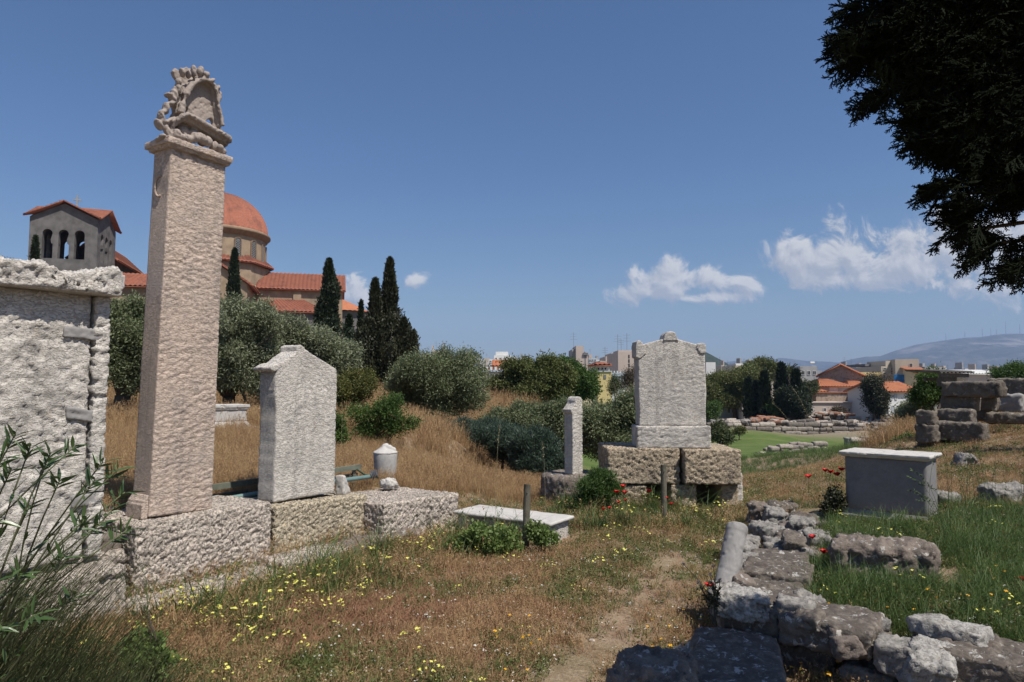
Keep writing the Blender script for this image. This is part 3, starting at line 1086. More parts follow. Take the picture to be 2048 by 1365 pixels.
fblock('ashlar_block', -0.17, 1.03, -0.14, 0.62, -0.15, 0.575, POROS, 0.0100, d_pitted(0.015, 0.014, 36), 3, 'pale block under the tall pillar, riddled with holes')
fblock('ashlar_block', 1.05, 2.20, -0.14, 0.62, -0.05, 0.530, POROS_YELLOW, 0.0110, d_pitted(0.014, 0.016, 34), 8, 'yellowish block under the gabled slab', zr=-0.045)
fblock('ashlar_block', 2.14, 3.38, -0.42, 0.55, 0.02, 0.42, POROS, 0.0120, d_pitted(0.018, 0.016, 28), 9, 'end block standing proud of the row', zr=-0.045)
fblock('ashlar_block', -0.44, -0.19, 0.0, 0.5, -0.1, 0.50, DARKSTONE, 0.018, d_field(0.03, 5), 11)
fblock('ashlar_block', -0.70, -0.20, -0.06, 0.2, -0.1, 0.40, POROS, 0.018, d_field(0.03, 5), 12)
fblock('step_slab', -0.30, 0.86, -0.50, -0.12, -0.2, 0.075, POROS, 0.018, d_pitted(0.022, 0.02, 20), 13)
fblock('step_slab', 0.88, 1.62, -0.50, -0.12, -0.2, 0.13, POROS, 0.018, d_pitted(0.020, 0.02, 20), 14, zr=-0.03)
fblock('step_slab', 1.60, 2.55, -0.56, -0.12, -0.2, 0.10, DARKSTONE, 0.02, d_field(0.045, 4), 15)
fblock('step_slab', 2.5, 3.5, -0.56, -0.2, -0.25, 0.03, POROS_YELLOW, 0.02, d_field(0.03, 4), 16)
# plinth of the far left monument
pl = thing('stone_plinth', 'low pale plinth under the big rough slab at the left edge', 'plinth', rowp(-2.42, -0.36, -0.1), ROW_A)
V, Fq = rough_box(2.08, 0.40, 0.46, 0.018, 0.035, d_field(0.025, 5), 17)
link('plinth_block', make_mesh('plinth_block', V, Fq, POROS, True), pl)
V, Fq = rough_box(1.9, 0.45, 0.42, 0.03, 0.03, d_field(0.02, 5), 18)
link('plinth_block', make_mesh('plinth_block', V, Fq, POROS, True), pl, (0, 0.42, 0))

# small loose marble fragments on the footing
f = stone('marble_fragment', 0.17, 0.10, 0.20, MARBLE_SMOOTH, None, rowp(2.02, 0.02, 0.475), ROW_A + 0.3, 0.012, 0.02, d_field(0.012, 8), 2,
          shape=lambda V: np.stack([V[:, 0] * (1 - 0.75 * V[:, 2] / 0.2), V[:, 1], V[:, 2]], 1))
tag(f, 'wedge-shaped white fragment leaning beside the gabled slab', 'fragment')
f = stone('marble_fragment', 0.22, 0.15, 0.11, MARBLE_SMOOTH, None, rowp(2.86, 0.22, 0.40), ROW_A, 0.012, 0.04, d_field(0.03, 8), 5,
          shape=lambda V: np.stack([V[:, 0] * (1 - 0.5 * V[:, 2] / 0.13) + 0.05, V[:, 1], V[:, 2]], 1))
tag(f, 'lumpy white fragment on the end block, under the pipe fitting', 'fragment')

# ------------------------------------------------------------------ irrigation pipes and board behind the left row
PIPE_B = m_plain('black polyethylene pipe', (0.018, 0.020, 0.024), 0.45, 0.2)
PIPE_G = m_plain('blue green pipe', (0.16, 0.25, 0.24), 0.5, 0.15)
BOARD = m_plain('green grey board', (0.13, 0.14, 0.11), 0.8, 0.25, 6)
METAL = m_plain('dull metal', (0.25, 0.25, 0.25), 0.4, 0.3, 20, metal=0.8)
b = MB()
b.tube([rowp(-1.6, 0.75, 0.55), rowp(0.9, 0.72, 0.55), rowp(1.0, 0.72, 0.545)], 0.042, 12)
o = b.build('pipe', PIPE_B, sm=True)
tag(o, 'thick black pipe lying behind the tall pillar', 'pipe')
t = thing('irrigation_pipe', 'pale blue-green pipe ending in a round coupling behind the gabled slab', 'pipe', rowp(1.0, 0.55, 0.53), ROW_A)
b = MB()
b.tube([(0, 0, 0.0), (1.0, 0.0, 0.015), (1.95, -0.02, 0.0)], 0.024, 12)
b.build('tube', PIPE_G, t, sm=True)
b = MB()
for q in range(4):
    b.lathe([(0.0, q * 0.018), (0.055 - 0.004 * q, q * 0.018), (0.055 - 0.004 * q, q * 0.018 + 0.011), (0.0, q * 0.018 + 0.011)], 16)
me = b.build('c', METAL, mesh_only=True)
o = link('coupling', me, t, (1.95, -0.02, 0.01))
o.rotation_euler = (math.radians(70), 0, math.radians(40))
b = MB()
b.tube([(1.75, 0.02, 0.10), (1.85, 0, 0.03), (1.95, -0.02, 0.0), (2.05, -0.03, -0.03)], 0.010, 6)
b.build('hose', m_plain('dark green hose', (0.02, 0.06, 0.035), 0.5, 0.2), t, sm=True)
b = MB()
b.box(0, 2.15, 0, 0.03, 0, 0.055)
b.box(0, 2.15, 0.10, 0.12, -0.12, -0.06)
t2 = thing('edging_rail', 'grey-green double rail running behind the pillar and the gabled slab', 'rail', rowp(0.62, 0.72, 0.60), ROW_A)
b = MB()
b.box(0, 2.35, 0, 0.03, 0, 0.055)
b.build('rail_board', BOARD, t2)
b = MB()
b.box(0, 2.35, 0.06, 0.09, -0.13, -0.05)
b.build('rail_board', BOARD, t2)
for q in (0.05, 1.15, 2.25):
    b = MB()
    b.box(q, q + 0.05, 0.032, 0.058, -0.30, 0.03)
    b.build('stake', BOARD, t2)

# marble lekythos (jar) behind the end block
jl = P(770, 975, 9.0)
jz = h1(jl[0], jl[1])
t = thing('marble_vase', 'broken pale marble vase standing in dry grass behind the end block', 'vase', (jl[0], 9.0, jz - 0.05))
zt = P(770, 905, 9.0)[2] - jz + 0.05
b = MB()
b.lathe([(0.0, 0.0), (0.08, 0.0), (0.105, 0.03), (0.13, zt * 0.3), (0.147, zt * 0.6), (0.150, zt * 0.80), (0.155, zt * 0.97), (0.150, zt), (0.0, zt + 0.004)], 40)
me = b.build('vase_body', MARBLE_GREY, mesh_only=True)
V = np.array([v.co[:] for v in me.vertices])
link('vase_body', make_mesh('vase_body', b.V, b.F, m_stone('stained vase marble', (0.40, 0.39, 0.375), (0.33, 0.32, 0.31), (0.15, 0.14, 0.14), 0.55, 5, bump=0.3, bdist=0.003), True), t)
b = MB()
b.lathe([(0.0, zt - 0.015), (0.158, zt - 0.015), (0.160, zt + 0.005), (0.12, zt + 0.030), (0.075, zt + 0.060), (0.045, zt + 0.085), (0.0, zt + 0.088)], 36)
ellipsoid(b, (-0.005, 0, zt + 0.09), (0.05, 0.045, 0.025), 0.3)
ellipsoid(b, (0.055, -0.03, zt + 0.055), (0.045, 0.04, 0.05), 0.5)
ellipsoid(b, (0.105, -0.02, zt + 0.03), (0.04, 0.04, 0.04), 0.3)
me = remesh(b, 0.009, d_fine(0.006, 18))
me.materials.append(MARBLE_SMOOTH)
link('broken_neck', me, t)

# small white altar far behind the pillar
al = P(462, 852, 14.6)
az = h1(al[0], al[1])
t = thing('grave_table', 'small white marble altar standing in dry grass beyond the tall pillar', 'altar', (al[0], al[1], az + 0.05), math.radians(38))
hh = P(462, 812, 14.6)[2] - az - 0.03


def altar(t, W, D, H, mat, e=0.03, stepn=0.014, seed=0, cap=0.09, ft=0.10, topmat=None):
    V, Fq = rough_box(W - 2 * e, D - 2 * e, H - cap - ft + 0.02, 0.03, 0.008, d_fine(0.002, 6), seed)
    link('body', make_mesh('body', V + [-W / 2 + e, e, ft - 0.01], Fq, mat, True), t)
    b = MB()
    s = [(0.0, H), (0.0, H - cap * 0.45), (0.012, H - cap * 0.6), (e * 0.6, H - cap * 0.95), (e + 0.004, H - cap)]
    V, Fq = [], []
    for dx, z in s:
        V += [(-W / 2 + dx, dx, z), (W / 2 - dx, dx, z), (W / 2 - dx, D - dx, z), (-W / 2 + dx, D - dx, z)]
    for i in range(len(s) - 1):
        for k in range(4):
            Fq.append((i * 4 + k, (i + 1) * 4 + k, (i + 1) * 4 + (k + 1) % 4, i * 4 + (k + 1) % 4))
    Fq += [(0, 1, 2, 3), tuple((len(s) - 1) * 4 + k for k in (3, 2, 1, 0))]
    b.add(V, Fq)
    me = remesh(b, 0.009, lambda p, n: 0.007 * fbm(p, 7, 3, 0.6, 6) - 0.022 * np.clip(fbm(p, 16, 3, 0.6, 8) - 0.12, 0, 1))
    me.materials.append(topmat or mat)
    link('cornice', me, t)
    s = [(e + 0.004, ft), (e * 0.7, ft * 0.8), (0.012, ft * 0.6), (0.012, ft * 0.45), (-0.01, ft * 0.4), (-0.012, 0.0)]
    V, Fq = [], []
    b = MB()
    for dx, z in s:
        V += [(-W / 2 + dx, dx, z), (W / 2 - dx, dx, z), (W / 2 - dx, D - dx, z), (-W / 2 + dx, D - dx, z)]
    for i in range(len(s) - 1):
        for k in range(4):
            Fq.append((i * 4 + k, (i + 1) * 4 + k, (i + 1) * 4 + (k + 1) % 4, i * 4 + (k + 1) % 4))
    Fq += [(0, 1, 2, 3), tuple((len(s) - 1) * 4 + k for k in (3, 2, 1, 0))]
    b.add(V, Fq)
    me = remesh(b, 0.008, d_fine(0.003, 14))
    me.materials.append(mat)
    link('base_moulding', me, t)


altar(t, 0.78, 0.85, hh, MARBLE_SMOOTH, 0.05, seed=3, cap=0.12, ft=0.12)
V, Fq = rough_box(1.05, 1.1, 0.12, 0.03, 0.015, d_field(0.012, 6), 5)
link('footing_slab', make_mesh('footing_slab', V + [-0.52, -0.12, -0.11], Fq, MARBLE, True), t)

# ------------------------------------------------------------------ big gabled stele on its limestone base, middle of the plot
CX0 = P(1345, 895, 8.7)
CZ = h1(CX0[0], 8.9) - 0.02
base = thing('stele_base', 'two huge tan limestone blocks on small piers, carrying the big gabled stele', 'base', (CX0[0], 8.7, 0))
for (x0, x1, z0, z1, sd, y0, y1) in [(-0.825, 0.095, 0.345, 0.80, 21, 0.0, 0.95), (0.125, 0.84, 0.355, 0.79, 22, -0.10, 0.95)]:
    V, Fq = rough_box(x1 - x0, y1 - y0, z1 - z0, 0.0150, 0.022, d_pitted(0.017, 0.012, 27), sd)
    link('base_block', make_mesh('base_block', V, Fq, POROS_TAN, True), base, (x0, y0, z0))
for (x0, x1, z1, sd, y0) in [(-0.80, -0.33, 0.335, 23, 0.02), (-0.03, 0.30, 0.342, 24, -0.01), (0.60, 0.83, 0.345, 25, 0.0)]:
    V, Fq = rough_box(x1 - x0, 0.5, z1 - CZ + 0.2, 0.0175, 0.022, d_pitted(0.020, 0.014, 25), sd)
    link('pier_stone', make_mesh('pier_stone', V, Fq, POROS_TAN, True), base, (x0, y0, CZ - 0.2))
V, Fq = rough_box(1.6, 0.35, 0.34 - CZ + 0.2, 0.03, 0.03, d_field(0.03, 4), 27)
link('pier_stone', make_mesh('pier_stone', V, Fq, DARKSTONE, True), base, (-0.8, 0.55, CZ - 0.2))

t = gable_stele('gabled_stele', 'tall broad gabled stele with three acroteria, alone on the tan limestone blocks', (CX0[0] - 0.40, 8.80, 1.075), 0.0, 0.865, 0.30, 1.03, 1.14, 0.41, MARBLE, 12,
                [([(-0.03, 0.88), (-0.035, 1.03), (-0.02, 1.085), (0.015, 1.10), (0.05, 1.075), (0.09, 1.02), (0.10, 0.93), (0.02, 0.86)], -0.012, 0.305),
                 ([(0.325, 1.10), (0.345, 1.17), (0.37, 1.205), (0.43, 1.215), (0.475, 1.20), (0.50, 1.14), (0.52, 1.09)], -0.012, 0.29),
                 ([(0.75, 1.00), (0.76, 1.045), (0.80, 1.065), (0.865, 1.06), (0.875, 1.0), (0.868, 0.93), (0.80, 0.93)], -0.012, 0.29)], 0.015, 0.0075)
V, Fq = rough_box(0.945, 0.40, 0.285, 0.015, 0.018, lambda p, n: np.where(np.abs(n[:, 1]) > 0.5, d_pecked(0.006, 0.035, 0.008)(p, n), 0.004 * fbm(p, 7, 3)), 31)
link('stele_foot', make_mesh('stele_foot', V + [-0.04, -0.06, -0.285], Fq, MARBLE, True), t)

s = stone('boundary_marker', 0.10, 0.09, 0.46, MARBLE, None, (CX0[0] + 0.88, 8.95, CZ - 0.05), 0.2, 0.015, 0.03, d_field(0.012, 7), 6)
tag(s, 'small upright marble stump right behind the big stele base', 'marker')

# ------------------------------------------------------------------ narrow stele with a rounded volute on a dark round-cornered base
nb = P(1152, 948, 9.2)
t = thing('narrow_stele', 'slim marble stele with a rounded scroll top, left of the big stele', 'stele', (nb[0] - 0.04, 9.2, nb[2] - 0.02), math.radians(38))
hN = P(1152, 822, 9.2)[2] - nb[2] + 0.02
V, Fq = rough_box(0.185, 0.17, hN, 0.013, 0.008, lambda p, n: np.where(n[:, 1] < -0.5, d_pecked(0.006, 0.03, 0.005)(p, n), 0.0025 * fbm(p, 8, 3)), 41)
link('shaft', make_mesh('shaft', V, Fq, MARBLE, True), t)
b = MB()
b.prism([(-0.025, hN - 0.02), (-0.03, hN + 0.015), (0.0, hN + 0.04), (0.03, hN + 0.075), (0.05, hN + 0.10), (0.055, hN + 0.14), (0.075, hN + 0.175), (0.11, hN + 0.19), (0.155, hN + 0.18), (0.185, hN + 0.14), (0.19, hN + 0.0), (0.188, hN - 0.05), (0.0, hN - 0.05)], 0.0, 0.175)
me = remesh(b, 0.009, lambda p, n: 0.006 * fbm(p, 14, 3, 0.6, 6) - 0.010 * np.clip(fbm(p, 40, 2, 0.5, 8), 0, 1) * (n[:, 1] < -0.4))
me.materials.append(MARBLE)
link('scroll_top', me, t)
t = thing('round_base', 'dark round-cornered limestone block carrying the slim stele', 'base', (nb[0], 9.45, h1(nb[0], 9.4) - 0.1))
hb = nb[2] - 0.02 - (h1(nb[0], 9.4) - 0.1)
b = MB()
b.lathe([(0.0, 0.0), (0.46, 0.0), (0.47, hb * 0.5), (0.455, hb * 0.9), (0.42, hb), (0.0, hb)], 40)
me = remesh(b, 0.02, d_pitted(0.014, 0.02, 20))
me.materials.append(DARKSTONE)
o = link('base_drum', me, t)
V, Fq = rough_box(0.75, 0.5, hb, 0.025, 0.04, d_pitted(0.016, 0.02, 20), 42)
link('base_block', make_mesh('base_block', V, Fq, DARKSTONE, True), t, (0.15, -0.22, -0.02))
# low dark stones running toward the big base
s = stone('field_stone', 0.45, 0.35, 0.22, DARKSTONE, None, (nb[0] + 0.80, 9.55, h1(nb[0] + 0.9, 9.55) - 0.05), 0.1, 0.025, 0.07, d_field(0.04, 4), 43)
tag(s, 'low dark stone between the round base and the big stele base', 'stone')

# ------------------------------------------------------------------ marble coffin lid on the grass
c1, c2 = G(1098, 1047, 0.21), G(905, 1022, 0.21)
an = math.atan2(c1[1] - c2[1], c1[0] - c2[0])
L = float(np.linalg.norm((c1 - c2)[:2]))
t = thing('tomb_slab', 'low white marble tomb slab lying in the weeds beside the wooden post', 'tomb', (c2[0], c2[1], 0), an)
Wd = 0.50


def chip(V):
    V = V.copy()
    V[:, 1] -= 0.02 * fbm(V * [1, 0, 0], 6, 3, 0.5, 3) * (V[:, 1] < 0.05)
    return V


V, Fq = rough_box(L + 0.02, Wd, 0.035, 0.02, 0.008, d_fine(0.005, 12), 44, chip)
link('top_slab', make_mesh('top_slab', V + [0, 0, 0.175], Fq, MARBLE_SMOOTH, True), t)
V, Fq = rough_box(L - 0.08, Wd - 0.07, 0.24, 0.03, 0.01, d_fine(0.008, 9), 45)
link('body', make_mesh('body', V + [0.05, 0.035, -0.07], Fq, MARBLE, True), t)

# ------------------------------------------------------------------ wooden posts


def post(u, v, hgt, rad, lean, label, Y):
    q = P(u, v, Y)
    z0 = h1(q[0], q[1]) - 0.1
    t = thing('wooden_post', label, 'post', (q[0], q[1], z0))
    b = MB()
    n = 14
    V, Fq = [], []
    seg = 14
    H = hgt - z0
    rng = np.random.RandomState(int(u))
    for i in range(n + 1):
        z = H * i / n
        for k in range(seg):
            w = 2 * math.pi * k / seg
            rr = rad * (1 + 0.05 * math.sin(3 * w + 1) + 0.03 * rng.randn() * (i > 0)) * (0.97 if i == n else 1)
            V.append((lean * z + rr * math.cos(w), rr * math.sin(w), z + (0.006 * math.cos(w + 2) if i == n else 0)))
    for i in range(n):
        for k in range(seg):
            Fq.append((i * seg + k, i * seg + (k + 1) % seg, (i + 1) * seg + (k + 1) % seg, (i + 1) * seg + k))
    Fq.append(tuple(range(n * seg, (n + 1) * seg)))
    b.add(V, Fq)
    b.build('post_trunk', WOOD, t)
    b = MB()
    b.tube([(lean * H * 0.93 - 0.0, -rad - 0.012, H * 0.9), (lean * H * 0.93, -rad + 0.01, H * 0.905)], 0.006, 6)
    b.build('nail', METAL, t)


post(1050, 1100, 0.635, 0.034, 0.03, 'round grey wooden post standing in front of the white tomb slab', 6.7)
post(1328, 1012, 0.66, 0.034, 0.0, 'round grey wooden post standing before the tan limestone blocks', 8.1)
# ------------------------------------------------------------------ right-hand plot: enclosure walls of rough stones
CA = P(1420, 1190, 3.95)
CORNER = np.array([1.18, 4.03, 0.0])
L1 = math.radians(62.5)        # leg running away from the camera
L2 = math.radians(-40)       # leg running to the right


def legp(A, x, y, z=0.0):
    c, s_ = math.cos(A), math.sin(A)
    return CORNER + np.array([c * x - s_ * y, s_ * x + c * y, z])


rng = np.random.RandomState(4)
wall = thing('enclosure_wall', 'low L-shaped wall of lichened stones at the lower right', 'wall', (0, 0, 0))


def wstone(A, x, y, z, L, W, H, mat, seed, name='wall_stone', rot=0.0, disp=None, tilt=(0, 0), step=0.017, rad=0.022, shape=None):
    V, Fq = rough_box(L, W, H, step, rad, disp or d_field(0.020, 6), seed, shape)
    o = link(name, make_mesh(name, V, Fq, mat, True), wall, legp(A, x, y, z))
    o.rotation_euler = (tilt[0], tilt[1], A + rot)
    return o


# far leg (x runs away from the camera, y to the left of that direction)
x = 0.30
k = 0
for (L, W, H, z, yy, m_) in [(0.55, 0.46, 0.36, -0.05, -0.42, LICHEN), (0.42, 0.44, 0.36, -0.03, -0.44, LICHEN), (0.50, 0.42, 0.33, -0.04, -0.40, LICHEN), (0.48, 0.36, 0.30, -0.02, -0.44, DARKSTONE),
                             (0.40, 0.42, 0.28, -0.02, -0.46, LICHEN), (0.55, 0.40, 0.26, -0.04, -0.44, LICHEN), (0.45, 0.38, 0.28, -0.03, -0.45, DARKSTONE), (0.5, 0.4, 0.22, -0.03, -0.4, LICHEN)]:
    wstone(L1, x, yy, z, L, W, H, m_, 50 + k, rot=rng.uniform(-.05, .05), tilt=(rng.uniform(-.03, .03), rng.uniform(-.03, .03)))
    x += L + 0.01
    k += 1
# pale pieces on the left edge of that leg
for (xx, yy, z, L, W, H, rt) in [(0.05, -0.10, 0.13, 0.30, 0.24, 0.20, -0.9), (0.12, -0.42, 0.25, 0.26, 0.16, 0.10, -0.6), (0.98, -0.03, 0.12, 0.30, 0.12, 0.18, 0.1), (1.30, -0.02, 0.12, 0.26, 0.12, 0.20, -0.1), (1.72, 0.00, 0.08, 0.22, 0.14, 0.22, 0.5),
                                 (1.98, -0.16, 0.18, 0.30, 0.14, 0.12, 0.2), (2.15, 0.02, 0.05, 0.34, 0.18, 0.24, 0.7), (2.62, -0.12, 0.18, 0.36, 0.22, 0.13, 0.5), (2.95, -0.35, 0.16, 0.40, 0.24, 0.15, 0.1), (3.35, -0.05, 0.05, 0.30, 0.2, 0.25, 0.3),
                                 (2.5, -0.55, 0.20, 0.28, 0.2, 0.13, 1.1), (2.1, -0.50, 0.24, 0.22, 0.16, 0.12, 0.4)]:
    wstone(L1, xx, yy, z, L, W, H, WHITEROCK, 70 + k, rot=rt, tilt=(rng.uniform(-.15, .15), rng.uniform(-.15, .15)), step=0.014, rad=0.03, disp=d_field(0.03, 8))
    k += 1

# right-running leg: cap stones
x = 0.02
for (L, W, H, z, yy, m_, tl) in [(0.34, 0.40, 0.15, 0.21, -0.02, LICHEN, 0.00), (0.46, 0.42, 0.15, 0.215, -0.06, LICHEN, -0.02), (0.22, 0.20, 0.16, 0.19, -0.08, WHITEROCK, 0.02), (0.40, 0.44, 0.17, 0.18, 0.0, LICHEN, 0.03),
                                 (0.38, 0.46, 0.16, 0.18, -0.04, LICHEN, -0.02), (0.42, 0.44, 0.16, 0.17, -0.05, LICHEN, 0.02), (0.50, 0.46, 0.16, 0.16, -0.05, LICHEN, 0.0), (0.5, 0.46, 0.16, 0.16, -0.05, LICHEN, 0.0), (0.5, 0.46, 0.16, 0.16, -0.05, LICHEN, 0.0)]:
    wstone(L2, x, yy, z, L, W, H, m_, 90 + k, rot=rng.uniform(-.06, .06), tilt=(rng.uniform(-.04, .04), tl), step=0.0145 if x < 2.4 else 0.02, rad=0.024)
    x += L + 0.005
    k += 1
# lower courses in the face towards the camera
for (xx, z, L, H, dy, m_) in [(0.30, -0.05, 0.30, 0.25, 0.05, DARKSTONE), (0.66, 0.05, 0.26, 0.13, -0.02, WHITEROCK), (0.62, -0.1, 0.34, 0.16, 0.0, WHITEROCK), (0.98, 0.02, 0.24, 0.16, 0.04, LICHEN), (1.0, -0.12, 0.34, 0.15, -0.01, WHITEROCK),
                              (1.26, 0.02, 0.34, 0.16, 0.02, WHITEROCK), (1.36, -0.12, 0.3, 0.15, -0.02, LICHEN), (1.62, 0.03, 0.26, 0.15, 0.03, LICHEN), (1.68, -0.12, 0.4, 0.16, 0.0, WHITEROCK), (1.92, 0.02, 0.4, 0.15, 0.02, LICHEN),
                              (2.12, -0.12, 0.36, 0.15, 0.0, LICHEN), (2.36, 0.02, 0.3, 0.15, 0.02, DARKSTONE), (2.5, -0.12, 0.4, 0.15, 0.0, LICHEN), (2.7, 0.02, 0.4, 0.15, 0.02, LICHEN)]:
    wstone(L2, xx, dy, z, L, 0.30, H, m_, 120 + k, rot=rng.uniform(-.12, .12), tilt=(rng.uniform(-.06, .06), rng.uniform(-.08, .08)), step=0.016, rad=0.035, disp=d_field(0.03, 7))
    k += 1
# two pale stones breaking the line of the cap
wstone(L2, 0.92, 0.24, 0.315, 0.34, 0.18, 0.08, PALEROCK, 140, rot=-0.15, step=0.013, rad=0.03, disp=d_field(0.02, 7))
wstone(L2, 0.95, -0.13, 0.10, 0.20, 0.26, 0.25, PALEROCK, 141, rot=0.15, tilt=(0.20, 0.20), step=0.013, rad=0.05, disp=d_field(0.03, 6))
wstone(L2, 0.30, 0.06, 0.32, 0.20, 0.15, 0.09, WHITEROCK, 142, rot=0.1, step=0.013, rad=0.03, disp=d_field(0.02, 7))
wstone(L2, 2.05, 0.20, 0.29, 0.30, 0.14, 0.07, POROS_YELLOW, 143, rot=0.0, step=0.014, rad=0.03, disp=d_field(0.02, 7))

# rubble wedged between and on the big stones
for i in range(46):
    A_ = L1 if i % 2 else L2
    xx = rng.uniform(0.15, 3.4)
    yy = rng.uniform(-0.42, 0.02) if i % 2 else rng.uniform(-0.06, 0.36)
    sz = rng.uniform(0.07, 0.17)
    wstone(A_, xx, yy, rng.uniform(0.20, 0.29) - (0.02 * xx), sz * 1.3, sz, sz * 0.7, [LICHEN, WHITEROCK, LICHEN, DARKSTONE][rng.randint(0, 4)], 300 + i, rot=rng.uniform(-1.5, 1.5), tilt=(rng.uniform(-.3, .3), rng.uniform(-.3, .3)), step=0.014, rad=0.02, disp=d_field(0.02, 9), name='rubble_stone')
V, Fq = rough_box(0.30, 0.20, 0.15, 0.010, 0.02, d_field(0.03, 8), 177, lambda V: np.stack([V[:, 0], V[:, 1] + 0.25 * V[:, 2], V[:, 2] * (1 - 0.9 * V[:, 0] * (V[:, 2] > 0.05))], 1))
o = link('corner_rock', make_mesh('corner_rock', V, Fq, PALEROCK, True), wall, (1.11, 3.86, 0.31), math.radians(-14), label='bright white angular rock on the corner')
# the nearer, lower piece of wall in tree shade
low = thing('ledge_block', 'broad low dark block of layered stone in shade, before the enclosure corner', 'stone', (0, 0, 0))


def lowblk(x0, y0, x1, y1, z0, z1, mat, seed, rot, step=0.016, dd=None):
    V, Fq = rough_box(x1 - x0, y1 - y0, z1 - z0, step, 0.035, dd or d_field(0.03, 4), seed)
    return V, Fq


def layered(p, n):
    lay = np.abs(((p[:, 2] * 14 + 0.8 * fbm(p, 2.5, 3, 0.5, 2)) % 1.0) - 0.5)
    return 0.022 * fbm(p, 5, 4, 0.6, 3) - 0.012 * smooth(0.14 - lay, 0, 0.1) + 0.012 * (1 - 2 * np.abs(fbm(p * [1, 3.5, 1], 5, 3, 0.6, 5)))


V, Fq = rough_box(0.95, 0.42, 0.34, 0.015, 0.03, layered, 150)
o = link('ledge_stone', make_mesh('ledge_stone', V, Fq, LICHEN, True), low, (1.13, 2.86, -0.07), math.radians(72))
V, Fq = rough_box(0.30, 0.22, 0.12, 0.014, 0.03, d_field(0.03, 7), 151)
link('ledge_stone', make_mesh('ledge_stone', V, Fq, WHITEROCK, True), low, (0.80, 3.12, 0.12), math.radians(50))
V, Fq = rough_box(0.30, 0.25, 0.10, 0.014, 0.03, d_field(0.03, 7), 152)
link('ledge_stone', make_mesh('ledge_stone', V, Fq, WHITEROCK, True), low, (0.93, 2.62, 0.13), math.radians(20))
s = stone('boulder', 0.37, 0.40, 0.48, DARKSTONE, None, (0.40, 2.93, -0.08), math.radians(-12), 0.016, 0.10, d_field(0.045, 4), 155)
tag(s, 'rounded dark boulder in shade at the bottom edge of the picture', 'boulder')
s = stone('field_stone', 0.44, 0.26, 0.20, POROS, None, (0.93, 3.62, -0.05), math.radians(35), 0.016, 0.06, d_field(0.03, 6), 156)
tag(s, 'pale rounded stone in yellow flowers left of the layered dark block', 'stone')

# leaning broken marble column
t = thing('column_stump', 'leaning stump of a grey marble column with a pale broken scar', 'column', (0, 0, 0))
cb, ctp = P(1452, 1165, 4.55), P(1474, 1056, 4.72)
ax = ctp - cb
cb = cb - ax * 0.45
t.location = tuple(cb)
ax = ctp - cb
Lc = float(np.linalg.norm(ax)) + 0.02
b = MB()
b.lathe([(0.0, 0.0), (0.076, 0.0), (0.073, Lc * 0.5), (0.069, Lc - 0.060), (0.073, Lc - 0.052), (0.072, Lc - 0.018), (0.067, Lc), (0.0, Lc)], 44)


def scar(p, n):
    a = np.arctan2(p[:, 1], p[:, 0])
    mask = smooth(a, -1.5, -0.9) * (1 - smooth(a, 0.3, 0.8)) * smooth(Lc * 0.72 + 0.10 * (a + 0.5) * -1 - p[:, 2], 0.0, 0.02)
    return 0.006 * fbm(p, 12, 3) - 0.008 * np.clip(fbm(p, 30, 2) - 0.1, 0, 1) - 0.026 * mask * (0.7 + 0.3 * fbm(p, 14, 3))


me = remesh(b, 0.0075, scar)
me.materials.append(MARBLE_GREY)
o = link('column_shaft', me, t)
from mathutils import Vector as _Vec
o.rotation_euler = _Vec(ax).to_track_quat('Z', 'Y').to_euler()

# ------------------------------------------------------------------ marble altar in the enclosure with a dark slab before it
a0, a1 = P(1680, 1020, 6.9), P(1866, 1048, 6.35)
an = math.atan2(a1[1] - a0[1], a1[0] - a0[0])
Wa = float(np.linalg.norm((a1 - a0)[:2])) - 0.01
mid = (a0 + a1) / 2
t = thing('grave_altar', 'large grey marble altar table with a moulded white top, above the dark slab', 'altar', (mid[0], mid[1], 0.295), an)
altar(t, Wa + 0.01, 0.50, 0.645, m_stone('grey altar marble', (0.21, 0.20, 0.20), (0.165, 0.16, 0.16), (0.10, 0.095, 0.095), 0.45, 2.0, bump=0.12, bdist=0.002), 0.045, seed=60, cap=0.055, ft=0.085, topmat=MARBLE_SMOOTH)
V, Fq = rough_box(1.25, 0.55, 0.30, 0.018, 0.07, d_field(0.045, 4), 161)
o = stone('dark_slab', 0.66, 0.46, 0.30, DARKSTONE, None, (2.22, 4.86, 0.20), -0.5, 0.017, 0.07, d_field(0.05, 4), 161)
tag(o, 'broad dark lichen-spotted slab in long grass in front of the marble altar', 'slab')
for (u, v, Y, L, W, H, mat, lab) in [(1530, 1025, 7.3, 0.22, 0.2, 0.26, DARKSTONE, 'dark upright stone at the far end of the enclosure wall'),
                                     (1575, 1020, 7.6, 0.30, 0.2, 0.16, LICHEN, 'low grey stone among weeds beyond the far end of the wall'),
                                     (1620, 1030, 6.9, 0.34, 0.2, 0.12, LICHEN, 'flat stone between the wall end and the altar'),
                                     (1915, 1035, 6.9, 0.26, 0.2, 0.16, WHITEROCK, 'pale stone in tall grass just right of the altar'),
                                     (2030, 1040, 6.8, 0.40, 0.25, 0.22, WHITEROCK, 'pale stone at the right edge beyond the altar'),
                                     (1940, 955, 9.3, 0.34, 0.24, 0.20, WHITEROCK, 'single pointed pale rock on the dry slope behind the altar')]:
    q = P(u, v, Y)
    z = h1(q[0], q[1])
    shp = (lambda V, L=L, H=H: np.stack([L / 2 + (V[:, 0] - L / 2) * (1 - 0.55 * np.clip(V[:, 2] / H, 0, 1)), V[:, 1], V[:, 2]], 1)) if u == 1940 else None
    o = stone('field_stone', L, W, H, mat, None, (q[0] - L / 2, q[1], z - 0.04), rng.uniform(-0.3, 0.3), 0.018, 0.05, d_field(0.04, 6), int(u), shape=shp)
    tag(o, lab, 'stone')

